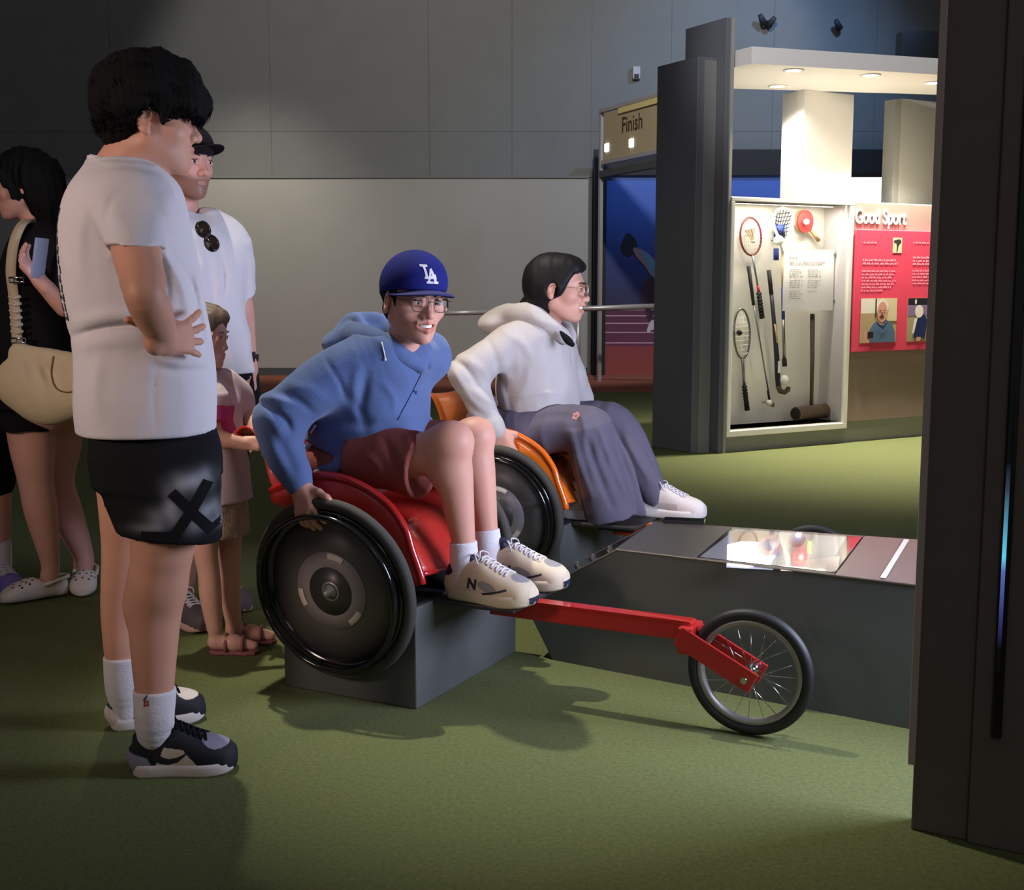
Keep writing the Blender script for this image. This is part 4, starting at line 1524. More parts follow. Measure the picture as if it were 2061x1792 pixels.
def skin_col(base, M=None, sc=1.0, lip=None, smile=0, beard=None, flush=.06):
    """albedo of skin: base tone, lips, cheeks, stubble"""
    base = np.array(base)
    lip = np.array(lip if lip is not None else base * np.array([.90, .70, .68]))
    Mi = None if M is None else np.linalg.inv(np.array(M))
    w = wave(5, (9, 9, 9))

    def fn(p):
        c = np.repeat(base[None], len(p), 0) * (1 + .03 * w(p)[:, None])
        if Mi is not None:
            q = (p @ Mi[:3, :3].T + Mi[:3, 3]) / sc
            inh = (np.abs(q).max(1) < .2)
            x, y, z = q[:, 0], np.abs(q[:, 1]), q[:, 2]
            lo, hi = ((-.0885, -.0545) if smile else (-.0780, -.0605))
            mid, hf = (lo + hi) / 2, (hi - lo) / 2
            d = np.sqrt((y / (.031 if smile else .020)) ** 2 + ((z - mid) / hf) ** 2)
            f = np.clip((1.08 - d) / .2, 0, 1) * inh * (x > .07)
            c = c * (1 - f[:, None]) + lip * f[:, None]
            ear = np.clip(1 - np.sqrt(((x + .012) / .03) ** 2 + ((y - .08) / .02) ** 2 + ((z + .005) / .04) ** 2), 0, 1) * inh
            ck = np.clip(1 - np.sqrt(((x - .07) / .04) ** 2 + ((y - .042) / .03) ** 2 + ((z + .03) / .03) ** 2), 0, 1) * inh
            fl = np.clip(ear * .8 + ck, 0, 1)[:, None] * flush * 2
            c = c * (1 - fl) + c * np.array([1.02, .80, .78]) * fl
            if beard is not None:
                bz = np.clip((-.020 - z - np.clip(x - .02, 0, 1) * .30) / .02, 0, 1) * inh * np.clip((z + .135) / .02, 0, 1) * np.clip((x + .015) / .02, 0, 1)
                bz = bz * (1 - .55 * f) * beard[1]
                c = c * (1 - bz[:, None]) + np.array(beard[0]) * bz[:, None]
        return np.clip(c, 0, 1)
    return fn


def face_parts(M, sc, parent, off, brow=(.02, .015, .012), teeth=False, open_=.5, look=(0, 0), tongue=False):
    A = Matrix(np.array(M).tolist()) @ Matrix.Scale(sc, 4)
    mat('eye_white', srgb(214, 206, 200), .25)
    mat('eye_iris', srgb(34, 22, 16), .15)
    mat('teeth', srgb(236, 228, 214), .3)
    mat('mouth_dark', srgb(70, 26, 26), .6)
    bm_ = mat('brow_%02d' % int(sum(brow) * 200), brow, .9)
    for s in (-1, 1):
        c = Vector((.0798, s * .033, -.0003))
        T = A @ Matrix.Translation(c) @ Matrix.Rotation(R(look[0]) + R(-8 * s), 4, 'Z') @ Matrix.Rotation(R(90 + look[1]), 4, 'Y')
        r = .0138
        e = MB()
        e.lathe([(r * math.sin(math.pi * i / 12), r * math.cos(math.pi * i / 12)) for i in range(13)], 20, M=T)
        eo = e.build('eye', M_('eye_white'), parent, off=off)
        MB().lathe([(0, r + .0006), (.003, r + .0004), (.0062, r * .91 + .0006), (.0064, r * .88)], 18, M=T).build('iris', M_('eye_iris'), eo, off=off)
        MB().tube([A @ Vector(q) for q in ((.0965, s * .016, .0185), (.0975, s * .026, .0225), (.0935, s * .038, .0235), (.085, s * .050, .019))], [.0022 * sc, .0034 * sc, .003 * sc, .0014 * sc], 8, sq=.8).build('eyebrow', bm_, parent, off=off)
        MB().tube([A @ Vector(q) for q in ((.0945, s * .020, .0035), (.0962, s * .030, .0058), (.0930, s * .040, .0050), (.0890, s * .047, .0028))], [.0009 * sc, .0015 * sc, .0015 * sc, .0009 * sc], 6).build('lash_line', bm_, parent, off=off)
    if teeth:
        b = MB()
        n = 8
        for i in range(n):
            a0 = -50 + 100 * i / n
            a1 = -50 + 100 * (i + .94) / n
            pts = []
            for rr_ in (.030, .026):
                for a in (a0, a1):
                    for z in (-.0715, -.0612):
                        pts.append(A @ Vector((.0655 + rr_ * math.cos(R(a)), rr_ * .86 * math.sin(R(a)), z)))
            b.add(pts, [(0, 1, 3, 2), (4, 6, 7, 5), (0, 2, 6, 4), (1, 5, 7, 3), (0, 4, 5, 1), (2, 3, 7, 6)])
        b.build('teeth', M_('teeth'), parent, off=off)
        b = MB()
        b.lathe([(.0235 * math.sin(math.pi * i / 8), .006 * math.cos(math.pi * i / 8)) for i in range(9)], 20, M=A @ Matrix.Translation((.064, 0, -.069)))
        b.build('mouth_inside', M_('mouth_dark'), parent, off=off)


def hand_solid(V, M, side=1, sc=1.0, curl=(25, 25, 25, 25), spread=4, thumb=None, tcurl=15, wrist_r=.026):
    """wrist at the origin, fingers along +x, thumb towards +y*side, back of the hand +z"""
    V.frame(M, sc)
    V.rc((-.03, 0, 0), (.02, 0, 0), wrist_r * .98, wrist_r * 1.02, k=.012, flat=((0, 0, 1), .78))
    # palm
    for y in (-.026, -.009, .009, .026):
        V.rc((.012, y * .62 * side, 0), (.082 - abs(y) * .2, y * side, .002), .0135, .0125, k=.012)
    V.rc((.01, .012 * side, -.006), (.05, .030 * side, -.010), .016, .014, k=.014)
    ln = (.072, .079, .074, .058)
    ys = (.030, .010, -.010, -.029)
    for i in range(4):
        c = curl[i] if hasattr(curl, '__len__') else curl
        a = spread * (1.5 - i) * side
        p = v3(.084 - .006 * abs(i - 1.2), ys[i] * side, .001)
        pitch = 0
        r = (.0092, .0095, .0092, .0082)[i]
        for j, fr in enumerate((.46, .30, .24)):
            pitch += c * (.75, 1.15, .8)[j]
            d = v3(math.cos(R(pitch)) * math.cos(R(a)), math.cos(R(pitch)) * math.sin(R(a)), -math.sin(R(pitch)))
            q = p + d * ln[i] * fr
            V.rc(p, q, r, r * .92, k=.004)
            p, r = q, r * .92
    p = v3(.018, .026 * side, -.008)
    d = unit(thumb if thumb is not None else (.62, .74 * side, -.28))
    ax = unit(np.cross(d, (0, 0, 1)))
    for j, l in enumerate((.038, .032, .026)):
        q = p + d * l
        V.rc(p, q, (.0135, .0112, .0102)[j], (.0112, .0102, .0085)[j], k=.007)
        p = q
        a = R(tcurl)
        d = unit(d * math.cos(a) + v3(1, 0, -.25) * math.sin(a))
    V.frame(None)
    return V


def tufts(name, obj, n, m, parent, length, w, seed, flow, lift=.4, off=(0, 0, 0), sel=None, cen0=None):
    """short tapering hair locks standing on a hair mesh; one part"""
    me = obj.data
    g = np.random.RandomState(seed)
    k = len(me.polygons)
    cen = np.empty(k * 3, np.float32)
    nor = np.empty(k * 3, np.float32)
    me.polygons.foreach_get('center', cen)
    me.polygons.foreach_get('normal', nor)
    cen, nor = cen.reshape(-1, 3), nor.reshape(-1, 3)
    idx = np.arange(k) if sel is None else np.nonzero(sel(cen, nor))[0]
    idx = g.choice(idx, n)
    V, F = [], []
    for i in idx:
        p, nn = cen[i], nor[i]
        if cen0 is not None:
            nn = unit(p - cen0)
        f = np.array(flow(p, nn), float)
        f = f - nn * np.dot(f, nn)
        f = unit(f) + g.normal(size=3) * .3
        f = unit(f - nn * np.dot(f, nn))
        sd = unit(np.cross(nn, f))
        L_ = length * g.uniform(.5, 1.2)
        q = []
        for t, ww in ((0, 1), (.5, .8), (1, .05)):
            c = p - nn * .004 + f * L_ * t + nn * lift * L_ * t * (1 - .55 * t) * g.uniform(.6, 1.3)
            q += [c - sd * w * ww, c + sd * w * ww, c + nn * w * ww]
        b = len(V)
        V += q
        for a in (0, 3):
            for u, v_ in ((0, 1), (1, 2), (2, 0)):
                F.append((b + a + u, b + a + v_, b + a + 3 + v_, b + a + 3 + u))
    V = np.array(V)
    return tag(mesh_obj(name, raw_mesh(name, V, np.array(F)), m, parent), kind='stuff')


def bvh_of(obj):
    me = obj.data
    n = len(me.vertices)
    co = np.empty(n * 3, np.float32)
    me.vertices.foreach_get('co', co)
    q = np.empty(len(me.loops), np.int32)
    me.loops.foreach_get('vertex_index', q)
    return BVHTree.FromPolygons(co.reshape(-1, 3).tolist(), q.reshape(-1, 4).tolist())


def decal(name, shapes, obj, to3, direction, m, parent, lift=.0012, off=(0, 0, 0), cell=.006):
    """flat print laid on a surface: shapes are 2-D polygons (or a text mesh), to3 maps them into space, direction shoots them onto obj"""
    bm = bmesh.new()
    if isinstance(shapes, bpy.types.Mesh):
        bm.from_mesh(shapes)
    else:
        for poly in shapes:
            vs = [bm.verts.new((x, y, 0)) for x, y in poly]
            bm.faces.new(vs)
    bmesh.ops.triangulate(bm, faces=bm.faces[:])
    for _ in range(5):
        e = [e for e in bm.edges if e.calc_length() > cell]
        if not e:
            break
        bmesh.ops.subdivide_edges(bm, edges=e, cuts=1)
        bmesh.ops.triangulate(bm, faces=bm.faces[:])
    tree = bvh_of(obj)
    d = Vector(direction).normalized()
    bad = []
    for v in bm.verts:
        p = Vector(to3(v.co.x, v.co.y)) - Vector(off)
        h = tree.ray_cast(p - d * .3, d, .8)
        if h[0] is None:
            bad.append(v)
        else:
            v.co = h[0] + (h[1] if h[1].dot(d) < 0 else -h[1]) * lift
    bmesh.ops.delete(bm, geom=bad, context='VERTS')
    me = bpy.data.meshes.new(name)
    bm.to_mesh(me)
    bm.free()
    for p in me.polygons:
        p.use_smooth = True
    return mesh_obj(name, me, m, parent)


def stroke(pts, w):
    """2-D polyline as quads of width w"""
    out = []
    for (x0, y0), (x1, y1) in zip(pts, pts[1:]):
        l = math.hypot(x1 - x0, y1 - y0)
        nx, ny = -(y1 - y0) / l * w / 2, (x1 - x0) / l * w / 2
        ex, ey = (x1 - x0) / l * w * .3, (y1 - y0) / l * w * .3
        out.append([(x0 + nx - ex, y0 + ny - ey), (x0 - nx - ex, y0 - ny - ey), (x1 - nx + ex, y1 - ny + ey), (x1 + nx + ex, y1 + ny + ey)])
    return out


def shoe_solid(L=.29, H=1.0, vox=.0035, W=1.0):
    """upper of a low trainer; heel at x=0, toe at x=L"""
    V = Vol(vox)
    k = L / .29
    S_ = []
    for x, hw, top in ((.004, .024, .070), (.02, .033, .083), (.06, .036, .086), (.10, .038, .094), (.13, .042, .092), (.16, .046, .078), (.20, .050, .064), (.24, .049, .056), (.268, .041, .048), (.286, .024, .034)):
        S_.append((x * k, 0, top * .5 * H, hw * W, top * .5 * H + .012))
    V.loft((0, 0, .008), (0, 1, 0), (0, 0, 1), (1, 0, 0), S_, k=.01, ex=2.4)
    V.el((.255 * k, 0, .030), (.034 * k, .040 * W, .028 * H), k=.02)
    V.ball((.016 * k, 0, .045), .026 * W, k=.02)
    V.half((0, 0, .012), (0, 0, -1), k=.004)
    # ankle opening
    V.el((.056 * k, 0, .112 * H), (.044 * k, .030 * W, .040), k=.006, mode='s')
    return V


def shoe_sole(L=.29, W=1.0, th=.026, toe_up=.010, flare=1.04):
    k = L / .29
    out = []
    prof = ((.0, 0.0), (.004, .020), (.02, .034), (.06, .037), (.10, .037), (.14, .041), (.18, .047), (.21, .050), (.24, .049), (.265, .043), (.283, .029), (.292, .0))
    up = [(x * k, y * W * flare) for x, y in prof] + [(x * k, -y * W * flare) for x, y in prof[1:-1][::-1]]
    n = len(up)
    b = MB()
    lay = []
    for z, g in ((0, .94), (.006, 1.0), (th * .7, 1.0), (th, .975)):
        lay.append([((x - .145 * k) * (1 + (g - 1) * .4) + .145 * k, y * g, z + toe_up * max(0, (x / k - .2) / .09) ** 2) for x, y in up])
    v = [q for l in lay for q in l]
    f = [tuple(range(n))[::-1], tuple(range(3 * n, 4 * n))]
    b.add(v, f)
    for a in range(3):
        for i in range(n):
            j = (i + 1) % n
            b.f.append((a * n + i, a * n + j, (a + 1) * n + j, (a + 1) * n + i))
            b.mi.append(0)
            b.sm.append(True)
    return b


def to_px(p):
    c, s_ = math.cos(PITCH), math.sin(PITCH)
    y = p[:, 1] * c - (p[:, 2] - HC) * s_
    z = p[:, 1] * s_ + (p[:, 2] - HC) * c
    return np.stack([1030.5 + FPX * p[:, 0] / y, 896 - FPX * z / y], 1)


def fold(pts, w, amp, ymax=99):
    """one cloth fold (amp > 0) or crease (amp < 0) following a line read off the photo, on the side nearer than ymax"""
    pts = np.array(smooth_path(pts, 12) if len(pts) > 2 else pts, float)
    L_ = np.linalg.norm(pts[1:] - pts[:-1], axis=1).sum()

    def fn(p):
        q = to_px(p)
        d = np.full(len(p), 1e9)
        tt = np.zeros(len(p))
        for i in range(len(pts) - 1):
            a, b = pts[i], pts[i + 1]
            e = b - a
            h = np.clip(((q - a) @ e) / max(e @ e, 1e-9), 0, 1)
            di = np.linalg.norm(q - a - h[:, None] * e, axis=1)
            m = di < d
            d[m] = di[m]
            tt[m] = ((i + h) / (len(pts) - 1))[m]
        return amp * np.exp(-(d / w) ** 2) * np.sin(np.clip(.12 + .76 * tt, 0, 1) * math.pi) * (p[:, 1] < ymax)
    return fn

# ================================================================== people
SK = dict(youth=srgb(206, 152, 128), blue=srgb(208, 152, 132), girl=srgb(214, 160, 140), man=srgb(206, 152, 136), child=srgb(222, 172, 154), woman=srgb(222, 166, 150))
mat('skin', (1, 1, 1), .5, attr=True, sss=.10, bump=.05, bscale=500, spec=.35)
mat('hair_black', srgb(17, 16, 16), .8, bump=.6, bscale=140, spec=.12)
mat('hair_strand', srgb(17, 16, 16), .85, spec=.08)
mat('cloth_white', srgb(214, 208, 212), .9, bump=.25, bscale=500, sheen=.1, spec=.1)
mat('cloth_col', (1, 1, 1), .9, attr=True, bump=.25, bscale=500, spec=.1)
mat('sock_white', srgb(222, 216, 220), .9, bump=.5, bscale=350, spec=.1)
mat('cloth_black', srgb(26, 26, 29), .9, bump=.3, bscale=400, spec=.1)
mat('ink_dark', srgb(52, 54, 62), .8)


def loft_pts(V, e1, e2, e3, rows, k=.02, ex=2.0, mode='u'):
    """rows of (centre point, radius along e1, radius along e2)"""
    e1, e2, e3 = unit(e1), unit(e2), unit(e3)
    e1 = unit(e1 - e3 * np.dot(e1, e3))
    e2 = unit(e2 - e3 * np.dot(e2, e3) - e1 * np.dot(e2, e1))
    o = np.mean([c for c, a, b in rows], 0)
    secs = [(np.dot(c - o, e3), np.dot(c - o, e1), np.dot(c - o, e2), a, b) for c, a, b in rows]
    V.loft(o, e1, e2, e3, secs, k=k, ex=ex, mode=mode)
    return V


def row(y, xl, xr, Y, rl):
    xc = (xl + xr) / 2
    return P(xc, y, Y), (xr - xl) / 2 * PX(xc, y, Y), rl


def handM(o, x, back):
    x = unit(x)
    z = np.array(back, float)
    z = unit(z - x * np.dot(z, x))
    y = np.cross(z, x)
    M = np.eye(4)
    M[:3, 0], M[:3, 1], M[:3, 2], M[:3, 3] = x, y, z, o
    return M


def person(name_label, loc, group=None):
    t = thing('person', name_label, 'person', loc)
    return t, np.array(loc, float)


def shoe(parent, off, name, M, L, mats, matfn, H=1.0, W=1.0, sole=None, laces=None, vox=.0035, th=.026, tongue=None):
    """trainer under a person: upper, sole, tongue, laces"""
    A = Matrix(np.array(M).tolist())
    k = L / .29
    tints = np.array([list(q.node_tree.nodes['RGB'].outputs[0].default_value)[:3] for q in mats])
    mat('shoe_leather', (1, 1, 1), .7, attr=True, bump=.2, bscale=350, spec=.3)
    up = solid(name, shoe_solid(L, H, vox, W), M_('shoe_leather'), parent, off, colfn=lambda c: tints[matfn(np.stack([c[:, 0] / k, c[:, 1] / W, c[:, 2] / H], 1))], M=M, it=3)
    tree = bvh_of(up)

    def on_top(x, y, lift):
        p = A @ Vector((x, y, .25)) - Vector(off)
        d = (A.to_3x3() @ Vector((0, 0, -1))).normalized()
        h = tree.ray_cast(p, d, .5)
        return (h[0] + h[1] * lift + Vector(off)) if h[0] is not None else A @ Vector((x, y, .05))
    b = shoe_sole(L, W, th)
    b.v = [tuple(A @ Vector(q)) for q in b.v]
    b.build('sole', sole, up, off=off)
    if tongue is not None:
        V = Vol(.0035)
        V.rc((.088 * k, 0, .100 * H), (.135 * k, 0, .082 * H), .020, .022, flat=((.5, 0, .86), .4))
        V.rc((.078 * k, 0, .118 * H), (.092 * k, 0, .098 * H), .020, .021, k=.01, flat=((.5, 0, .86), .35))
        solid('tongue', V, tongue, up, off, M=M)
    if laces is not None:
        b = MB()
        for i in range(6):
            x = (.112 + .0165 * i) * k
            w = (.021 + .0012 * i) * W
            for s in (-1, 1):
                b.tube([on_top(x + .014 * k * u, s * w * (2 * u - 1), .0035 if 0 < u < 1 else .001) for u in (0, .25, .5, .75, 1)], .0036, 6, sq=.75)
        b.build('laces', laces, up, off=off)
        b = MB()
        x, z = .106 * k, .108 * H
        for s in (-1, 1):
            pts = smooth_path([(x, 0, z), (x - .008, s * .016, z + .016), (x + .006, s * .034, z + .010), (x + .012, s * .030, z - .012), (x + .004, s * .01, z + .001)], 14)
            b.tube([A @ Vector(q) for q in pts], .0024, 6)
            pts = smooth_path([(x, 0, z), (x + .015, s * .012, z + .006), (x + .024, s * .032, z - .018)], 8)
            b.tube([A @ Vector(q) for q in pts], .0022, 6)
        b.build('lace_bow', laces, up, off=off)
    return up


def footM(heel, toe, up=(0, 0, 1)):
    return frame4(heel, np.array(toe) - np.array(heel), up)


# ------------------------------------------------------------------ 1. young man standing at left
def build_youth():
    YB = 3.06
    t, off = person('person standing at left in a white T-shirt and black shorts, hand on hip', (float(P(300, 1530, YB)[0]), 3.1, 0))
    fw = unit((math.cos(R(8)), math.sin(R(8)), 0))
    lf = unit((-math.sin(R(8)), math.cos(R(8)), 0))
    base = SK['youth']
    # head
    hM = frame4(P(304, 243, YB), (math.cos(R(14)), math.sin(R(14)), -.03), (0, 0, 1))
    H = Vol(.0029)
    head_solid(H, hM, 1.0, chub=1, neck_to=P(262, 352, YB), neck_r=(.060, .072))
    H.rc(P(270, 320, YB), P(240, 372, YB), .066, .075, k=.04)
    # arms with hands
    A = Vol(.004)
    sh, el, wr = P(270, 425, 2.90), P(291, 592, 2.69), P(331, 687, 2.80)
    A.chain([sh, sh * .5 + el * .5 + v3(-.006, 0, 0), sh * .15 + el * .85], [.056, .054, .047], k=.02)
    A.chain([sh * .15 + el * .85, el, el * .6 + wr * .4, wr], [.046, .044, .044, .030], k=.012)
    hM2 = handM(wr, (.40, .90, .07), (.90, -.40, .05))
    hand_solid(A, hM2, 1, 1.02, curl=(6, 8, 10, 8), spread=12, thumb=(-.80, .30, -.30), tcurl=-8, wrist_r=.029)
    A2 = Vol(.006)
    sh2, el2, wr2 = P(285, 425, 3.24), P(300, 600, 3.44), P(330, 690, 3.33)
    A2.chain([sh2, el2, wr2], [.064, .047, .030], k=.02)
    hand_solid(A2, handM(wr2, (.95, -.2, .1), (.1, .95, .1)), -1, 1.0, curl=15, spread=8)
    # legs and trunk under the clothes
    B = Vol(.006)
    B.it = 8
    B.chain([P(265, 420, YB), P(285, 700, YB), P(310, 900, YB)], [.11, .115, .12], k=.05)
    B.chain([P(330, 950, 2.96), P(328, 1090, 2.95), P(316, 1180, 2.96)], [.092, .077, .066], k=.03)
    B.chain([P(316, 1180, 2.96), P(311, 1235, 2.97), P(310, 1320, 2.97), P(311, 1420, 2.97), P(311, 1490, 2.98)], [.066, .064, .055, .043, .032], k=.03)
    B.ball(P(300, 1215, 2.985), .055, k=.04)
    B.chain([P(262, 950, 3.24), P(255, 1090, 3.26), P(246, 1180, 3.27), P(243, 1240, 3.28), P(244, 1330, 3.28), P(250, 1415, 3.29)], [.090, .066, .056, .052, .042, .026], k=.03)
    solid('body', [H, A, A2, B], M_('skin'), t, off, colfn=skin_col(base, hM))
    face_parts(hM, 1.0, t, off, look=(0, 4))
    # hair
    V = Vol(.0042, hM)
    V.el((-.006, 0, .068), (.134, .104, .102))
    V.el((-.045, 0, .03), (.094, .092, .085), k=.04)
    V.el((-.068, 0, -.020), (.050, .066, .050), k=.03)
    V.el((.078, 0, .052), (.056, .088, .052), k=.03)
    V.el((.105, 0, .030), (.032, .07, .030), k=.02)
    V.rc((.024, .076, .03), (.030, .075, -.008), .016, .008)
    V.rc((.024, -.076, .03), (.030, -.075, -.008), .016, .008)
    V.el((.098, 0, -.062), (.078, .13, .070), k=.008, mode='s')
    for s in (-1, 1):
        V.el((-.006, s * .10, -.026), (.034, .05, .046), k=.008, mode='s')
    V.frame(None)
    V.ripple(folds(3, (14, 14, 10), .005, False)).ripple(folds(9, (40, 40, 20), .003, False))
    hair = solid('hair', V, M_('hair_black'), t, off, it=1)
    c0 = hM[:3, 3] - off + v3(-.02, 0, .08)
    tufts('hair_locks', hair, 4200, M_('hair_strand'), t, .030, .0014, 4, lambda p, n: unit((p - c0) * np.array([1, 1, 0]) + 1e-6) + v3(.15, 0, -.7), lift=.16, cen0=c0, sel=lambda c, n: c[:, 2] > hM[2, 3] - off[2] - .05)
    # T-shirt
    V = Vol(.0055)
    rows = [row(332, 186, 318, YB, .10), row(350, 162, 350, YB, .15), row(375, 148, 362, YB, .185), row(400, 137, 368, YB, .205), row(450, 127, 378, YB, .205), row(500, 124, 390, YB, .195),
            row(550, 126, 400, YB, .19), row(600, 131, 408, YB, .188), row(650, 145, 417, YB, .185), row(690, 157, 424, YB, .18), row(740, 161, 429, YB, .188), row(800, 158, 432, YB, .198), row(850, 163, 432, YB, .20), row(885, 169, 431, YB, .20)]
    loft_pts(V, fw, lf, (0, 0, 1), rows, ex=2.3)
    # shoulders and sleeves
    V.chain([P(246, 392, 2.99), P(268, 420, 2.91)], [.075, .088], k=.05)
    sa, sb = P(268, 400, 2.90), P(269, 494, 2.785)
    loft_pts(V, fw, lf, (0, 0, 1), [(P(262, 345, 2.98), .05, .05), (sa, .084, .075), (P(268, 450, 2.845), .071, .076), (P(271, 498, 2.80), .0665, .082)], k=.04)
    V.chain([P(262, 392, 3.14), P(285, 410, 3.22), P(290, 480, 3.32)], [.075, .085, .066], k=.05)
    V.chain([P(200, 350, 2.99), P(196, 341, YB), P(200, 350, 3.13)], [.028, .030, .028], k=.03)
    # neck opening, sleeve mouth
    V.rc(P(270, 300, YB), P(258, 338, YB), .062, .070, mode='s', k=.012)
    V.rc(P(270, 532, 2.80), P(271, 560, 2.78), .056, .056, mode='s', k=.004)
    # crease where the hand presses the waist, drapes below
    for pts, w, a in (([(150, 676), (215, 660), (275, 656), (320, 672)], 7, -.016), ([(158, 700), (220, 688), (290, 690)], 14, .006), ([(150, 650), (215, 636), (270, 634)], 14, .008),
                      ([(252, 384), (224, 404), (215, 440), (217, 486)], 8, -.004), ([(318, 500), (332, 560), (338, 620)], 9, -.010),
                      ([(345, 512), (388, 580), (404, 648), (414, 700)], 9, -.010), ([(330, 505), (364, 570), (384, 640)], 10, .008), ([(300, 395), (335, 420), (362, 470)], 10, .005),
                      ([(300, 712), (352, 728), (420, 732)], 10, .006), ([(310, 740), (370, 748), (425, 742)], 8, -.005), ([(200, 720), (190, 780), (196, 840)], 16, .006), ([(318, 720), (310, 790), (312, 860)], 5, -.004),
                      ([(392, 500), (402, 600), (424, 700)], 8, .006), ([(175, 400), (160, 480), (165, 560)], 14, .005)):
        V.ripple(fold(pts, w, a, 3.03))
    V.ripple(folds(12, (4, 4, 2.2), .005)).ripple(folds(31, (9, 9, 5), .002))
    V.trim(P(300, 867, YB), (0, 0, -1))
    ts = solid('t_shirt', V, M_('cloth_white'), t, off)
    ring = []
    cN, aN = P(258, 344, YB), unit(P(258, 344, YB) - P(268, 300, YB))
    u1 = unit(fw - aN * np.dot(fw, aN))
    for k in range(32):
        a = 2 * math.pi * k / 32
        ring.append(P(262, 342, YB) + fw * math.cos(a) * .088 + lf * math.sin(a) * .086 + v3(0, 0, -.024 * math.cos(a)))
    MB().tube(ring, .012, 8, closed=True, sq=.8).build('collar', M_('cloth_white'), ts, off=off)
    # dark lettering down the back
    g = random.Random(5)
    sh_ = []
    for k in range(12):
        y0 = .135 - k * .022
        for u in np.arange(-.13, .13, .03):
            sh_ += stroke([(u + g.uniform(-.006, .006), y0), (u + g.uniform(-.004, .014), y0 - .015)], .009)
            if g.random() < .6:
                sh_ += stroke([(u, y0 - .003 - g.random() * .01), (u + .02, y0 - .004 - g.random() * .01)], .006)
    bc = P(125, 540, YB)
    decal('back_lettering', sh_, ts, lambda x, y: bc + lf * x + v3(0, 0, y) - fw * .02, fw, M_('ink_dark'), ts, off=off)
    # shorts
    V = Vol(.0055)
    rows = [row(850, 182, 428, YB, .165), row(900, 184, 440, YB, .19), row(960, 194, 444, YB, .20)]
    loft_pts(V, fw, lf, (0, 0, 1), rows, ex=2.4)
    a1, b1 = P(318, 930, 2.97), P(352, 1100, 2.95)
    e3 = unit(a1 - b1)
    loft_pts(V, unit(fw - e3 * np.dot(fw, e3)), lf, e3, [(P(314, 905, 2.97), .145, .10), (P(330, 990, 2.955), .135, .105), (P(346, 1060, 2.95), .122, .105), (P(352, 1112, 2.95), .115, .105)], k=.03, ex=2.3)
    a2, b2 = P(290, 930, 3.22), P(305, 1075, 3.22)
    loft_pts(V, fw, lf, unit(a2 - b2), [(P(290, 905, 3.2), .135, .10), (P(300, 1000, 3.21), .115, .10), (P(308, 1085, 3.22), .10, .10)], k=.03, ex=2.3)
    V.half(P(352, 1090, 2.9), (-.10, .0, -1), k=.004)
    V.ripple(folds(21, (4, 4, 2), .006))

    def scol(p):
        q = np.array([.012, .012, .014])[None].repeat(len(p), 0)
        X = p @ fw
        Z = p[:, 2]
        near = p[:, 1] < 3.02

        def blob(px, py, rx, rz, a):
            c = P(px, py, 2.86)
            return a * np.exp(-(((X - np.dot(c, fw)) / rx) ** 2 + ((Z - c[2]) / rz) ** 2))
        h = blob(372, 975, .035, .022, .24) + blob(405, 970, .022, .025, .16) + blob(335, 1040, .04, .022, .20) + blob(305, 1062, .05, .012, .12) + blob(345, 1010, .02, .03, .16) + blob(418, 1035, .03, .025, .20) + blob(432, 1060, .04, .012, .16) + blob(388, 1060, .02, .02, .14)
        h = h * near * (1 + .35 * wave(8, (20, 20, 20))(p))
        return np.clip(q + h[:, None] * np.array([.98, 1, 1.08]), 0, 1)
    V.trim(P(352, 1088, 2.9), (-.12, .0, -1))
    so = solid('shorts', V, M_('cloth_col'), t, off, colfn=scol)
    px2 = lambda pts: [(np.dot(P(a, b, 2.86), fw), P(a, b, 2.86)[2]) for a, b in pts]
    sh_ = stroke(px2([(350, 996), (388, 1036), (420, 1070)]), .024) + stroke(px2([(412, 980), (385, 1030), (356, 1072)]), .024) + stroke(px2([(290, 1073), (356, 1075)]), .014) + stroke(px2([(420, 1070), (446, 1052)]), .016)
    decal('x_print', sh_, so, lambda x, y: fw * x + np.array([0, 2.55, 0]) - fw * np.dot(fw, [0, 2.55, 0]) + v3(0, 0, y), lf, M_('cloth_black'), so, off=off)
    # socks
    V = Vol(.004)
    V.chain([P(311, 1380, 2.97), P(311, 1450, 2.97), P(308, 1496, 2.992), P(306, 1530, 2.995)], [.0535, .0485, .036, .028], k=.02)
    V.half(P(311, 1386, 2.97), (0, 0, 1))
    V.rc(P(306, 1525, 2.995), P(360, 1525, 3.0), .027, .026, k=.03)
    V.ripple(folds(6, (6, 6, 14), .002))
    s1 = solid('sock', V, M_('sock_white'), t, off)
    V = Vol(.005)
    V.chain([P(246, 1314, 3.28), P(250, 1385, 3.30), P(252, 1435, 3.31)], [.051, .050, .030], k=.02)
    V.half(P(246, 1320, 3.28), (0, 0, 1))
    V.rc(P(254, 1435, 3.31), P(290, 1435, 3.33), .027, .026, k=.03)
    s2 = solid('sock', V, M_('sock_white'), t, off)
    mat('logo_red', srgb(170, 60, 60), .8)
    mat('logo_blue', srgb(60, 64, 120), .8)
    pc = P(289, 1412, 2.9)
    T3 = lambda x, y: pc + v3(x, 0, y)
    decal('sock_mark', stroke([(-.008, .016), (.004, .014), (.001, .004), (-.004, -.002)], .004), s1, T3, (0, 1, 0), M_('logo_blue'), s1, off=off)
    decal('sock_mark', stroke([(-.005, -.004), (.004, -.006), (.005, -.016), (-.004, -.018), (-.003, -.008)], .004), s1, T3, (0, 1, 0), M_('logo_red'), s1, off=off)
    # shoes
    mm_ = [mat('shoe_navy', srgb(30, 31, 38), .6), mat('shoe_lavender', srgb(138, 134, 152), .75, bump=.3, bscale=300), mat('shoe_cream', srgb(214, 200, 186), .65)]
    solem = mat('sole_white', srgb(208, 198, 192), .7)

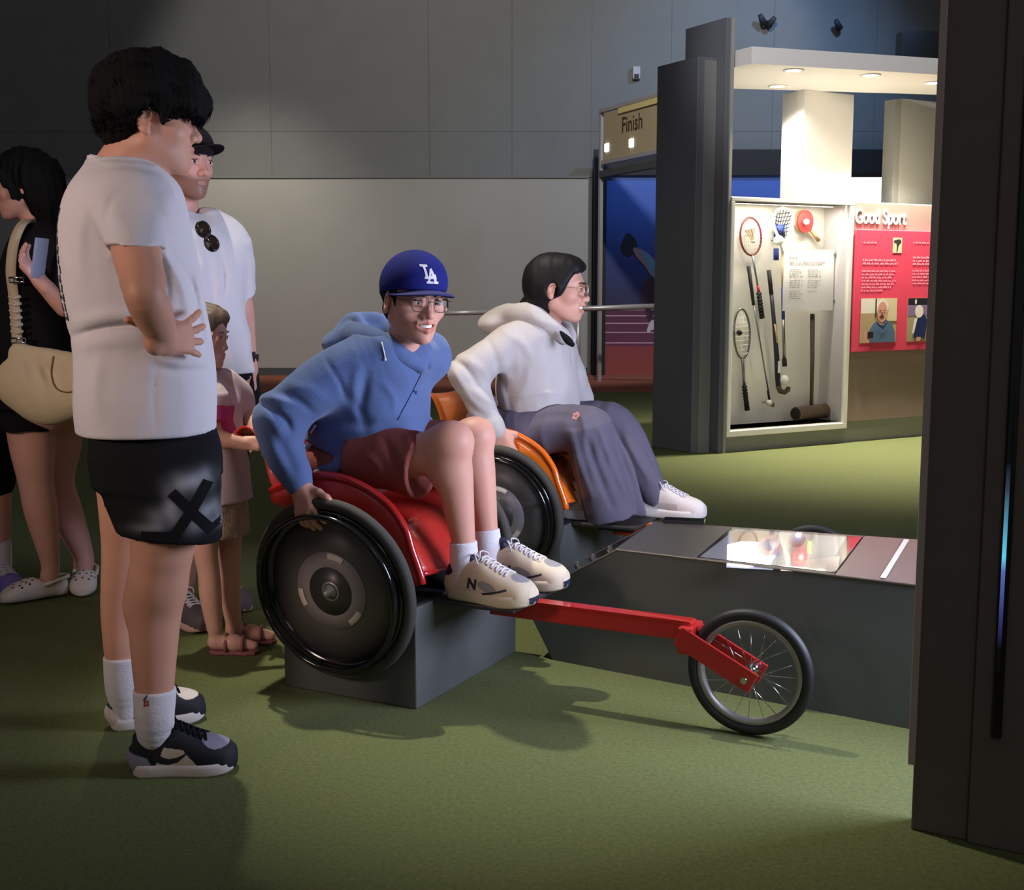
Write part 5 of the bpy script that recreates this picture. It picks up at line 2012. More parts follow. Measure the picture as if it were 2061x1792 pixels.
    def mf(c):
        x, y, z = c[:, 0], np.abs(c[:, 1]), c[:, 2]
        m = np.zeros(len(c), int)
        m[((x - .228) / .044) ** 2 + (y / .042) ** 2 + ((z - .066) / .030) ** 2 < 1] = 1
        m[(x > .072 + (z - .03) * .6) & (x < .182 - (z - .03) * 1.1 + 3 * (z - .045) ** 2) & (z > .026) & (z < .070 - (x - .075) * .10) & (y > .02)] = 2
        m[(x < .070 - z * .5) & (z < .056 - x * .25)] = 1
        return m
    hl, to = P(268, 1553, 2.985), P(480, 1532, 3.02)
    hl[2] = to[2] = 0
    M1 = footM(hl, to)
    L1 = float(np.linalg.norm(to - hl)) * .985
    u = shoe(t, off, 'shoe', M1, L1, mm_, mf, H=1.15, W=1.15, sole=solem, laces=M_('cloth_black'), tongue=M_('cloth_black'), th=.032, vox=.0024)
    hl2, to2 = P(222, 1452, 3.30), P(412, 1418, 3.40)
    hl2[2] = to2[2] = 0
    M2 = footM(hl2, to2)
    L2 = L1
    shoe(t, off, 'shoe', M2, L2, [M_('shoe_navy'), M_('shoe_cream'), M_('shoe_lavender')], mf, H=1.15, W=1.15, sole=solem, laces=M_('cloth_black'), tongue=M_('cloth_black'), th=.032)
    # curved check mark on the outer side of the near shoe
    A_ = np.array(M1)
    sw = [[(.062, .056), (.066, .042), (.082, .033), (.104, .030), (.132, .037), (.170, .064), (.132, .048), (.108, .044), (.090, .048), (.078, .058)]]
    k = L1 / .29
    decal('curved_mark', sw, u, lambda x, y: A_[:3, :3] @ v3(x * k, -.09, y * 1.12) + A_[:3, 3], A_[:3, 1], M_('shoe_navy'), u, off=off, lift=.0015)
    decal('tongue_mark', stroke([(.086, .128), (.096, .122)], .003) + stroke([(.088, .122), (.097, .116)], .003), [c for c in u.children if c.name.startswith('tongue')][0], lambda x, y: A_[:3, :3] @ v3(x * k, -.09, y * 1.12) + A_[:3, 3], A_[:3, 1], M_('sock_white'), u, off=off)


# ------------------------------------------------------------------ helpers for the two riders
def LC(px, py, lat, O):
    return plane_pt(px, py, O + CL_ * lat, CL_)


def CW(x, y, z, O):
    return O + CD_ * x + CL_ * y + v3(0, 0, z)


def glasses(M, sc, parent, off, m, w=.026, h=.021, lens=True):
    A = Matrix(np.array(M).tolist()) @ Matrix.Scale(sc, 4)
    g = MB()
    for s in (-1, 1):
        pts = []
        for k in range(28):
            a = 2 * math.pi * k / 28
            cx, cz = math.cos(a), math.sin(a)
            q = (abs(cx) ** 3.2 + abs(cz) ** 3.2) ** (-1 / 3.2)
            y = s * (.034 + 0) + cx * q * w
            pts.append(A @ Vector((.112 - .35 * max(0, abs(y) - .02) ** 1.3, y, -.004 + cz * q * h)))
        g.tube(pts, .0012, 6, closed=True)
        g.tube([A @ Vector(q) for q in ((.105, s * .060, .006), (.098, s * .072, .006), (.03, s * .081, .006), (-.006, s * .083, .010), (-.022, s * .082, -.006))], .0012, 6)
    g.tube([A @ Vector(q) for q in ((.112, -.0085, .002), (.1165, 0, .004), (.112, .0085, .002))], .0012, 6)
    o = g.build('glasses', m, parent, off=off)
    if lens:
        lm_ = mat('spectacle_lens', (1, 1, 1), .02, trans=1)
        lm_.node_tree.nodes['Principled BSDF'].inputs['IOR'].default_value = 1.12
        for s in (-1, 1):
            grid = [[A @ Vector((.112 - .35 * max(0, abs(s * .034 + u * w) - .02) ** 1.3, s * .034 + u * w * (1 - .12 * v * v), -.004 + v * h * (1 - .12 * u * u))) for u in np.linspace(-.93, .93, 5)] for v in np.linspace(-.93, .93, 5)]
            MB().sheet(grid, .0012).build('lens', lm_, o, off=off)
    return o


# ------------------------------------------------------------------ 2. rider in the blue hoodie
def build_blue():
    O = O1
    t, off = person('person in a blue hoodie and blue cap riding the red racing wheelchair', tuple(CW(.1, 0, 0, O)))
    base = SK['blue']
    hc_ = P(832, 605, 3.66)
    hM = frame4(hc_, (math.cos(R(58)), -math.sin(R(58)), -.06), (.05, 0, 1))
    hs = 1.0
    H = Vol(.0026)
    head_solid(H, hM, hs, smile=1, neck_to=P(806, 708, 3.70), neck_r=(.050, .052))
    A = Vol(.004)
    wr = LC(605, 980, -.315, O)
    hx = handM(wr, CD_ * .45 - CL_ * .34 + v3(0, 0, -.82), CD_ * -.20 - CL_ * .90 + v3(0, 0, .25))
    el = LC(563, 842, -.28, O)
    A.chain([LC(690, 745, -.15, O), el, wr], [.05, .042, .028], k=.02)
    hand_solid(A, hx, 1, 1.02, curl=(30, 32, 34, 36), spread=4, thumb=(.62, .72, -.05), tcurl=14, wrist_r=.028)
    A2 = Vol(.005)
    el2, wr2 = CW(-.16, .29, .86, O), CW(-.02, .30, .68, O)
    A2.chain([CW(.02, .17, .98, O), el2, wr2], [.05, .042, .028], k=.02)
    hand_solid(A2, handM(wr2, (.5, .2, -.8), (.2, .8, .4)), -1, 1.0, curl=40, spread=3)
    B = Vol(.005)
    B.it = 8
    B.chain([LC(705, 900, 0, O), LC(755, 800, 0, O), LC(790, 718, 0, O)], [.11, .11, .075], k=.05)
    kn, an = LC(905, 893, -.10, O), LC(934, 1100, -.085, O)
    B.chain([LC(715, 920, -.09, O), LC(830, 918, -.10, O), kn], [.075, .064, .058], k=.03)
    B.chain([kn, kn * .72 + an * .28, kn * .4 + an * .6, an, LC(936, 1150, -.085, O)], [.058, .056, .046, .034, .036], k=.03)
    B.ball(LC(896, 948, -.10, O), .046, k=.04)
    B.ball(LC(918, 887, -.10, O), .045, k=.03)
    kf, af = LC(952, 882, .10, O), LC(980, 1070, .095, O)
    B.chain([LC(760, 910, .09, O), LC(870, 905, .10, O), kf], [.075, .062, .056], k=.03)
    B.chain([kf, kf * .72 + af * .28, kf * .4 + af * .6, af, LC(985, 1125, .095, O)], [.056, .055, .046, .034, .036], k=.03)
    B.ball(LC(942, 935, .10, O), .046, k=.04)
    B.ball(LC(963, 876, .10, O), .044, k=.03)
    solid('body', [H, A, A2, B], M_('skin'), t, off, colfn=skin_col(base, hM, hs, smile=1))
    face_parts(hM, hs, t, off, teeth=True, look=(10, 8))
    mat('frame_metal', srgb(66, 50, 48), .35, metal=.6)
    glasses(hM, hs, t, off, M_('frame_metal'), w=.0255, h=.0215)
    # short hair under the cap
    V = Vol(.004, hM, hs)
    V.el((-.030, 0, .02), (.088, .083, .07))
    V.el((-.062, 0, -.035), (.040, .062, .042), k=.02)
    for s in (-1, 1):
        V.rc((.020, s * .076, .03), (.026, s * .075, -.014), .010, .006)
        V.el((-.004, s * .098, -.020), (.032, .036, .042), k=.006, mode='s')
    V.el((.098, 0, -.062), (.078, .13, .075), k=.008, mode='s')
    V.half((0, 0, .045), (0, 0, 1))
    V.frame(None)
    V.ripple(folds(4, (40, 40, 20), .003, False))
    solid('hair', V, M_('hair_black'), t, off, it=1)
    # cap
    mat('cap_blue', srgb(30, 36, 108), .85, bump=.3, bscale=450, spec=.15)
    mat('cap_brim', srgb(58, 58, 112), .8, bump=.3, bscale=450, spec=.15)
    V = Vol(.0035, hM, hs)
    V.el((-.010, 0, .044), (.112, .094, .096))
    V.el((.015, 0, .065), (.085, .080, .076), k=.03)
    V.half((0, 0, .026), (.10, 0, -1), k=.004)
    V.el((-.012, 0, .02), (.103, .085, .07), mode='s', k=.006)
    V.frame(None)
    cap = solid('cap', V, M_('cap_blue'), t, off)
    A_ = Matrix(hM.tolist()) @ Matrix.Scale(hs, 4)
    g = []
    for u in np.linspace(0, 1, 9):
        r_ = []
        for a in np.linspace(-80, 80, 25):
            ca, sa = math.cos(R(a)), math.sin(R(a))
            xi, yi = -.010 + .108 * ca, .091 * sa
            ext = .082 * max(0, math.cos(R(a * 1.08))) ** .75
            x = xi + ext * u
            y = yi * (1 + .03 * u)
            z = .032 + .006 * ca - .016 * (y / .09) ** 2 - .010 * u * ca
            r_.append(A_ @ Vector((x, y, z)))
        g.append(r_)
    MB().sheet(g, .004).build('brim', M_('cap_brim'), cap, off=off)
    MB().lathe([(0, .005), (.006, .004), (.008, 0)], 14, M=A_ @ Matrix.Translation((-.008, 0, .140))).build('cap_button', M_('sock_white'), cap, off=off)
    kx, kz = .000205, .000187
    q = lambda pts: [((x - 968) * kx, (455 - y) * kz) for x, y in pts]
    la = stroke(q([(852, 332), (936, 332)]), .006) + stroke(q([(893, 332), (922, 505)]), .0068) + stroke(q([(898, 508), (985, 508), (1003, 478)]), .0062)
    la += stroke(q([(985, 385), (945, 572)]), .0060) + stroke(q([(988, 385), (1056, 572)]), .0074) + stroke(q([(955, 512), (1040, 505)]), .0052) + stroke(q([(924, 576), (1000, 576)]), .0062) + stroke(q([(1026, 576), (1090, 576)]), .0062) + stroke(q([(1044, 462), (1056, 520)]), .005)
    fx, ly, uz = hM[:3, 0], hM[:3, 1], hM[:3, 2]
    lc = hM[:3, 3] + uz * .081 + fx * .25 - ly * .006
    decal('cap_letters', la, cap, lambda x, y: lc + ly * x + uz * y, -fx, M_('sock_white'), cap, off=off, lift=.0016, cell=.004)
    # hoodie
    mat('hoodie_blue', srgb(88, 106, 148), .95, bump=.4, bscale=350, sheen=.2, spec=.08)
    V = Vol(.0055)
    pts = [(735, 905, 128, .168), (742, 850, 124, .178), (748, 800, 116, .180), (755, 755, 105, .185), (765, 715, 86, .17), (782, 690, 62, .115)]
    lo, hi = LC(735, 905, 0, O), LC(782, 690, 0, O)
    e3 = unit(hi - lo)
    e1 = unit(CD_ - e3 * np.dot(CD_, e3))
    sc_ = 1.47e-3
    loft_pts(V, e1, CL_, e3, [(LC(a, b, 0, O), w * sc_ * 1.02, r) for a, b, w, r in pts], ex=2.4)
    # hem resting in the lap and hanging behind
    V.chain([LC(795, 742, -.05, O), LC(832, 722, .0, O), LC(846, 715, .05, O)], [.07, .058, .05], k=.05)
    V.el(LC(655, 915, 0, O), (.06, .165, .05), k=.05, Rm=np.stack([CD_, CL_, v3(0, 0, 1)], 1))
    sh = LC(704, 742, -.145, O)
    e_ = LC(566, 842, -.28, O)
    V.chain([LC(765, 715, -.10, O), sh, LC(630, 785, -.22, O), e_], [.07, .084, .080, .074], k=.045)
    V.chain([e_, LC(570, 902, -.29, O), LC(594, 955, -.305, O)], [.074, .062, .047], k=.03)
    V.chain([LC(594, 955, -.305, O), LC(602, 974, -.312, O)], [.043, .040], k=.010)
    sh2 = CW(.04, .15, .99, O)
    V.chain([sh2, CW(-.16, .28, .87, O), CW(-.04, .295, .72, O)], [.085, .072, .044], k=.04)
    # folds: elbow, armpit, side
    V.chain([LC(612, 938, -.15, O), LC(655, 946, -.175, O), LC(705, 932, -.17, O)], [.014, .018, .012], k=.03)
    for pts_, w, a in (([(520, 812), (545, 822), (575, 846), (584, 866)], 7, -.016), ([(518, 796), (548, 800), (585, 812)], 9, .010), ([(530, 838), (556, 860), (566, 884)], 9, .009),
                       ([(560, 792), (600, 806), (628, 830)], 8, -.009), ([(657, 726), (684, 770), (694, 800)], 5, -.007), ([(575, 770), (630, 790), (660, 806)], 12, .006),
                       ([(738, 752), (732, 790), (728, 822)], 10, -.010), ([(705, 800), (730, 838), (735, 870)], 10, -.008), ([(720, 740), (712, 790), (716, 838)], 10, .007),
                       ([(560, 880), (580, 920), (594, 950)], 10, -.006), ([(545, 880), (555, 915), (578, 950)], 10, .006), ([(640, 860), (690, 850), (740, 852)], 10, -.007),
                       ([(640, 885), (700, 868), (760, 866)], 10, .007), ([(760, 845), (800, 836), (846, 834)], 8, .007), ([(770, 770), (792, 800), (795, 830)], 8, .005)):
        V.ripple(fold(pts_, w, a, 3.72))
    V.ripple(folds(41, (4.5, 4.5, 4.5), .005)).ripple(folds(77, (11, 11, 8), .0022))
    ho = solid('hoodie', V, M_('hoodie_blue'), t, off)
    # hood lying on the shoulders
    V = Vol(.005)
    V.chain([LC(846, 738, -.035, O), LC(806, 716, -.088, O), LC(762, 690, -.11, O), LC(722, 676, -.085, O), LC(706, 662, .02, O), LC(735, 655, .09, O), LC(790, 668, .11, O), LC(846, 698, .06, O), LC(860, 730, .01, O)],
            [.020, .030, .036, .040, .042, .040, .036, .026, .020], k=.025)
    V.el(LC(706, 690, -.01, O), (.075, .11, .05), k=.04, Rm=np.stack([CD_, CL_, v3(0, 0, 1)], 1))
    V.chain([LC(702, 646, -.04, O), LC(718, 640, .06, O), LC(765, 642, .10, O)], [.016, .018, .016], k=.02)
    V.el(LC(765, 640, .0, O), (.085, .075, .060), k=.02, mode='s', Rm=np.stack([CD_, CL_, v3(0, 0, 1)], 1))
    V.ripple(folds(18, (7, 7, 7), .005))
    solid('hood', V, M_('hoodie_blue'), ho, off)
    # placket line, small chest mark, zip edges, drawstring
    mat('hoodie_dark', srgb(58, 74, 124), .9)
    pl = [(868, 722), (846, 760), (820, 800), (800, 826)]
    w2 = [LC(a, b, -.16, O) for a, b in pl]
    ds = unit(CL_ + v3(-.2, 0, 0))
    tree = bvh_of(ho)

    def onto(px, py, lift=.002):
        o_ = np.array([0, 0, HC])
        d_ = unit(ray(px, py))
        h = tree.ray_cast(Vector(o_ - off), Vector(d_), 9)
        return None if h[0] is None else Vector(np.array(h[0]) + off) + h[1] * lift
    L3 = [onto(*q_) for q_ in smooth_path([(856, 735), (836, 775), (816, 815), (800, 845)], 12)]
    L3 = [q_ for q_ in L3 if q_ is not None]
    if len(L3) > 2:
        MB().tube(L3, .0013, 6).build('placket_seam', M_('hoodie_dark'), ho, off=off)
    L3 = [onto(*q_) for q_ in ((832, 786), (835, 789), (838, 787), (836, 793))]
    L3 = [q_ for q_ in L3 if q_ is not None]
    if len(L3) > 2:
        MB().tube(L3, .0026, 6).build('chest_mark', M_('hoodie_dark'), ho, off=off)
    for sg in ([(637, 855), (628, 872), (618, 892)], [(632, 950), (642, 946)]):
        L3 = [onto(*q_, .003) for q_ in sg]
        L3 = [q_ for q_ in L3 if q_ is not None]
        if len(L3) > 1:
            MB().tube(L3, .0035, 6).build('pocket_zip', M_('sock_white'), ho, off=off)
    L3 = [onto(*q_, .003) for q_ in smooth_path([(768, 690), (771, 702), (774, 716), (775, 726)], 9)]
    L3 = [q_ for q_ in L3 if q_ is not None]
    MB().tube(L3, [.0022] * (len(L3) - 2) + [.0042, .003], 8).build('drawstring', M_('sock_white'), ho, off=off)
    # shorts
    mat('shorts_rust', srgb(138, 76, 70), .95, bump=.3, bscale=380, spec=.08)
    V = Vol(.0055)
    V.el(CW(-.13, 0, .66, O), (.15, .19, .11), k=.04, Rm=np.stack([CD_, CL_, v3(0, 0, 1)], 1))
    for lat, hp, mid, en, px in ((-.10, (722, 918), (800, 925), (852, 940), 0), (.10, (770, 900), (850, 905), (905, 910), 0)):
        a0, a1, a2 = LC(*hp, lat, O), LC(*mid, lat, O), LC(*en, lat, O)
        e3 = unit(a0 - a2)
        u = unit(v3(0, 0, 1) - e3 * e3[2])
        loft_pts(V, u, CL_, e3, [(a0, .090, .100), (a1, .094, .097), (a2, .099, .099)], k=.03)
        if lat < 0:
            V.rc(LC(866, 944, lat, O), LC(905, 952, lat, O), .082, .086, mode='s', k=.006)
    for pts_, w, a in (([(770, 880), (790, 920), (800, 975)], 8, -.006), ([(820, 880), (838, 920), (842, 985)], 8, .006), ([(735, 915), (760, 940), (770, 975)], 8, .006)):
        V.ripple(fold(pts_, w, a, 3.72))
    V.ripple(folds(29, (5, 5, 5), .0035))
    solid('shorts', V, M_('shorts_rust'), t, off)
    # socks and trainers
    for (px, py), (qx, qy), lat in (((932, 1090), (936, 1150), -.085), ((979, 1066), (986, 1125), .095)):
        V = Vol(.004)
        a0, a1 = LC(px, py, lat, O), LC(qx, qy, lat, O)
        V.chain([a0, a1, a1 + v3(0, 0, -.03)], [.041, .041, .034], k=.02)
        V.half(a0, unit(a0 - a1))
        V.rc(a1 + v3(0, 0, -.03), a1 + CD_ * .07 + v3(0, 0, -.04), .032, .028, k=.03)
        V.ripple(folds(6, (6, 6, 14), .0015))
        solid('sock', V, M_('sock_white'), t, off)
    mm_ = [mat('runner_cream', srgb(214, 196, 170), .7, bump=.3, bscale=350), mat('runner_grey', srgb(150, 146, 148), .75, bump=.5, bscale=350), mat('runner_navy', srgb(36, 38, 58), .6)]
    solem = mat('sole_cream', srgb(204, 188, 164), .7)

    def mf(c):
        x, y, z = c[:, 0], np.abs(c[:, 1]), c[:, 2]
        m = np.zeros(len(c), int)
        m[((x - .158) / .034) ** 2 + ((z - .047 + (x - .158) * .15) / .013) ** 2 < 1] = 1
        m[((x - .235) / .034) ** 2 + (y / .030) ** 2 + ((z - .060) / .022) ** 2 < 1] = 1
        m[((x - .005) / .03) ** 2 + ((z - .080) / .020) ** 2 < 1] = 2
        m[(x > .288) & (z < .030)] = 2
        return m
    for lat, x0, yaw in ((-.085, .262, 0), (.105, .262, 0)):
        hl = CW(x0, lat, .3065, O)
        to = hl + CD_ * .29 + CL_ * (.02 if lat > 0 else -.015)
        M1 = footM(hl, to)
        u = shoe(t, off, 'shoe', M1, .285, mm_, mf, H=1.15, W=1.10, sole=solem, laces=M_('sock_white'), tongue=M_('runner_navy'), th=.034, vox=.0026)
        A1 = np.array(M1)
        decal('overlay_line', stroke([(.140, .030), (.160, .0335), (.180, .038), (.200, .0435), (.222, .050)], .0055), u, lambda x, y: A1[:3, :3] @ v3(x, -.09, y * 1.1) + A1[:3, 3], A1[:3, 1], M_('runner_navy'), u, off=off, lift=.0015)
        n_ = stroke([(.088, .040), (.093, .064)], .007) + stroke([(.093, .064), (.112, .040)], .008) + stroke([(.112, .040), (.117, .064)], .007)
        decal('letter_mark', n_, u, lambda x, y: A1[:3, :3] @ v3(x, -.09, y * 1.1) + A1[:3, 3], A1[:3, 1], M_('runner_navy'), u, off=off, lift=.0015)


# ------------------------------------------------------------------ 3. rider in the cream hoodie
def build_girl():
    O = O2
    t, off = person('person with tied black hair and a cream hoodie riding the orange racing wheelchair', tuple(CW(.1, 0, 0, O)))
    base = SK['girl']
    hc_ = P(1123, 580, 4.86)
    hs = 1.06
    hM = frame4(hc_, (math.cos(R(12)), -math.sin(R(12)), -.05), (.03, 0, 1))
    H = Vol(.003)
    head_solid(H, hM, hs, smile=1, fem=1, neck_to=P(1098, 682, 4.90), neck_r=(.046, .054))
    A = Vol(.005)
    wr = LC(1000, 868, -.27, O)
    el = LC(942, 750, -.27, O)
    A.chain([LC(1030, 700, -.14, O), el, wr], [.045, .040, .026], k=.02)
    hand_solid(A, handM(wr, (.42, -.22, -.88), (-.25, -.85, .30)), 1, 1.05, curl=(14, 16, 18, 22), spread=3, thumb=(.6, .75, -.25), wrist_r=.026)
    el2, wr2 = LC(1152, 770, .24, O), LC(1186, 850, .29, O)
    A.chain([LC(1118, 695, .15, O), el2, wr2], [.045, .040, .026], k=.02)
    hand_solid(A, handM(wr2, CD_ * .3 + CL_ * .2 + v3(0, 0, -.9), CL_ * .9 + CD_ * .3), -1, 1.0, curl=40)
    B = Vol(.007)
    B.it = 8
    B.chain([LC(1065, 840, 0, O), LC(1080, 760, 0, O), LC(1088, 700, 0, O)], [.10, .10, .07], k=.05)
    B.chain([LC(1060, 862, -.09, O), LC(1180, 855, -.09, O), LC(1225, 1010, -.07, O)], [.07, .055, .035])
    B.chain([LC(1090, 855, .09, O), LC(1238, 850, .10, O), LC(1318, 1000, .12, O), LC(1330, 1015, .12, O)], [.07, .055, .034, .034])
    solid('body', [H, A, B], M_('skin'), t, off, colfn=skin_col(base, hM, hs, smile=1))
    face_parts(hM, hs, t, off, teeth=True, look=(0, 6))
    mat('frame_gold', srgb(190, 160, 140), .25, metal=.8)
    glasses(hM, hs, t, off, M_('frame_gold'), w=.026, h=.0235)
    # hair: smooth, parted, tied low at the nape
    V = Vol(.004, hM, hs)
    V.el((-.022, 0, .034), (.108, .090, .096))
    V.el((-.045, 0, -.01), (.078, .084, .085), k=.04)
    V.el((.042, 0, .070), (.060, .070, .048), k=.03)
    for s in (-1, 1):
        V.rc((.045, s * .064, .05), (.018, s * .081, -.006), .018, .012, k=.02)
        V.rc((.018, s * .080, .0), (.018, s * .079, -.022), .012, .006, k=.01)
        V.el((.108, s * .046, -.030), (.074, .066, .098), k=.008, mode='s')
        V.el((-.006, s * .106, -.012), (.026, .034, .037), k=.006, mode='s')
    V.el((.118, 0, -.02), (.06, .10, .105), k=.008, mode='s')
    V.rc((-.05, 0, -.06), (-.045, 0, -.12), .055, .040, k=.03)
    V.chain([(-.085, .01, -.055), (-.112, .01, -.060), (-.128, .012, -.080)], [.020, .026, .014], k=.01)
    V.frame(None)
    V.ripple(folds(15, (30, 30, 12), .0012, False))
    solid('hair', V, mat('hair_shiny', srgb(19, 17, 18), .6, bump=.2, bscale=160, spec=.25), t, off, it=1)
    V = Vol(.005)
    V.chain([P(1128, 668, 4.74), P(1142, 684, 4.73), P(1152, 694, 4.72)], [.006, .015, .010])
    solid('dark_tie', V, M_('cloth_black'), t, off)
    # hoodie
    mat('hoodie_cream', srgb(196, 189, 187), .95, bump=.4, bscale=350, sheen=.15, spec=.08)
    sc_ = 1.93e-3
    V = Vol(.007)
    pts = [(1085, 828, 79, .165), (1082, 790, 80, .175), (1080, 745, 79, .18), (1078, 705, 74, .185), (1080, 675, 62, .165), (1092, 652, 40, .10)]
    e3 = unit(LC(1092, 652, 0, O) - LC(1085, 828, 0, O))
    e1 = unit(CD_ - e3 * np.dot(CD_, e3))
    loft_pts(V, e1, CL_, e3, [(LC(a, b, 0, O), w * sc_ * 1.02, r) for a, b, w, r in pts], ex=2.3)
    V.chain([LC(1080, 672, -.09, O), LC(1030, 694, -.15, O), LC(975, 728, -.23, O), LC(940, 750, -.27, O)], [.07, .080, .074, .068], k=.045)
    V.chain([LC(940, 750, -.27, O), LC(962, 805, -.275, O), LC(990, 852, -.27, O)], [.068, .058, .046], k=.03)
    V.chain([LC(990, 852, -.27, O), LC(999, 868, -.27, O)], [.042, .038], k=.012)
    V.chain([LC(1118, 695, .15, O), el2, LC(1183, 842, .29, O)], [.08, .066, .044], k=.04)
    for pts_, w, a in (([(912, 722), (940, 745), (962, 775)], 6, -.014), ([(906, 735), (925, 765), (945, 800)], 7, .010), ([(930, 715), (965, 740), (985, 770)], 8, .008), ([(985, 690), (1000, 730), (1005, 770)], 7, -.010),
                       ([(1015, 665), (1050, 690), (1070, 720)], 8, .007), ([(930, 800), (955, 825), (985, 842)], 7, -.010), ([(945, 780), (972, 800), (995, 815)], 7, .008), ([(1010, 760), (1025, 795), (1030, 825)], 8, -.010),
                       ([(1095, 690), (1108, 740), (1112, 790)], 7, -.006), ([(1120, 680), (1135, 730), (1140, 780)], 8, .006), ([(1040, 800), (1090, 790), (1140, 790)], 7, .007)):
        V.ripple(fold(pts_, w, a, 4.93))
    V.ripple(folds(61, (4.5, 4.5, 4.5), .006)).ripple(folds(67, (11, 11, 8), .003))
    ho = solid('hoodie', V, M_('hoodie_cream'), t, off)
    V = Vol(.006)
    V.chain([LC(1140, 682, -.05, O), LC(1112, 662, -.10, O), LC(1068, 634, -.115, O), LC(1026, 632, -.07, O), LC(1012, 640, .01, O), LC(1035, 630, .09, O), LC(1090, 640, .11, O), LC(1140, 655, .07, O), LC(1150, 685, .0, O)],
            [.022, .034, .040, .042, .042, .040, .036, .026, .02], k=.025)
    V.el(LC(1010, 652, -.01, O), (.085, .12, .055), k=.04, Rm=np.stack([CD_, CL_, v3(0, 0, 1)], 1))
    V.el(LC(1068, 606, .0, O), (.075, .08, .055), k=.02, mode='s', Rm=np.stack([CD_, CL_, v3(0, 0, 1)], 1))
    V.ripple(folds(19, (6, 6, 6), .007))
    solid('hood', V, M_('hoodie_cream'), ho, off)
    # wide trousers
    mat('trouser_plum', srgb(106, 100, 114), .95, bump=.35, bscale=350, spec=.08)
    V = Vol(.007)
    V.el(CW(-.12, 0, .655, O), (.16, .19, .115), k=.04, Rm=np.stack([CD_, CL_, v3(0, 0, 1)], 1))
    kn = LC(1182, 862, -.10, O)
    V.chain([LC(1050, 868, -.10, O), LC(1120, 862, -.10, O), kn], [.105, .096, .088], k=.04)
    e3 = unit(kn - LC(1232, 1050, -.06, O))
    loft_pts(V, unit(CD_ - e3 * np.dot(CD_, e3)), CL_, e3, [(kn, .085, .088), (LC(1196, 925, -.09, O), .092, .09), (LC(1214, 985, -.075, O), .096, .092), (LC(1230, 1046, -.06, O), .094, .088)], k=.03)
    kf, cf = LC(1238, 856, .10, O), LC(1312, 985, .12, O)
    V.chain([LC(1090, 858, .10, O), LC(1170, 855, .10, O), kf, LC(1280, 925, .11, O), LC(1306, 976, .12, O), LC(1318, 998, .12, O)], [.105, .092, .082, .074, .062, .048], k=.04)
    V.rc(LC(1318, 998, .12, O), LC(1322, 1004, .12, O), .050, .046, k=.008)
    V.chain([LC(1215, 845, -.04, O), LC(1262, 930, -.02, O), LC(1292, 1030, -.01, O)], [.02, .016, .014], k=.05)
    for pts_, w, a in (([(1060, 850), (1110, 838), (1165, 842)], 8, -.008), ([(1150, 870), (1165, 930), (1190, 1000)], 7, .012), ([(1180, 880), (1200, 940), (1232, 1020)], 7, -.012), ([(1205, 860), (1232, 930), (1268, 1010)], 7, .012),
                       ([(1160, 830), (1175, 850), (1178, 900)], 7, .008), ([(1222, 850), (1250, 920), (1282, 990)], 6, -.005), ([(1255, 870), (1285, 930), (1312, 975)], 7, .009), ([(1270, 860), (1300, 920), (1325, 965)], 5, -.008)):
        V.ripple(fold(pts_, w, a, 5.0))
    V.ripple(folds(71, (6, 6, 2.4), .006)).ripple(folds(73, (12, 12, 6), .003))
    tr = solid('trousers', V, M_('trouser_plum'), t, off)
    mat('flower_pink', srgb(206, 140, 140), .8)
    pet = []
    for k in range(5):
        a = 2 * math.pi * k / 5
        pet.append([(.010 * math.cos(a) + .008 * math.cos(b_), .010 * math.sin(a) + .008 * math.sin(b_)) for b_ in np.linspace(0, 2 * math.pi, 9)[:-1]])
    pc = LC(1174, 858, -.3, O) - CL_ * .1
    decal('flower_patch', pet, tr, lambda x, y: LC(1174, 858, -.10, O) + v3(0, 0, .1) - CL_ * .15 + CD_ * x + (v3(0, 0, .83) + CL_ * .55) * y, CL_ * .83 - v3(0, 0, .55), M_('flower_pink'), tr, off=off)
    # white trainers: the far one in view, the near one behind the console edge
    V = Vol(.005)
    V.chain([LC(1322, 1000, .12, O), LC(1330, 1022, .12, O)], [.036, .038])
    solid('sock', V, M_('sock_white'), t, off)
    mm_ = [mat('trainer_white', srgb(226, 214, 206), .65, bump=.2, bscale=350), mat('trainer_grey', srgb(196, 186, 182), .7)]

    def mf(c):
        x, y, z = c[:, 0], np.abs(c[:, 1]), c[:, 2]
        m = np.zeros(len(c), int)
        m[(x > .10) & (x < .19) & (z > .03) & (z < .055)] = 1
        return m
    for hl, to in ((LC(1284, 1046, .12, O), LC(1418, 1040, .12, O)), (CW(.15, -.06, .3065, O), CW(.42, -.06, .3065, O))):
        L_ = float(np.linalg.norm(to - hl))
        hl[2] = to[2] = .3065
        shoe(t, off, 'shoe', footM(hl, to), max(.25, min(L_, .285)), mm_, mf, H=1.15, W=1.02, sole=mat('sole_bright', srgb(228, 220, 214), .6), laces=M_('sock_white'), tongue=M_('trainer_white'), th=.036, vox=.0045)


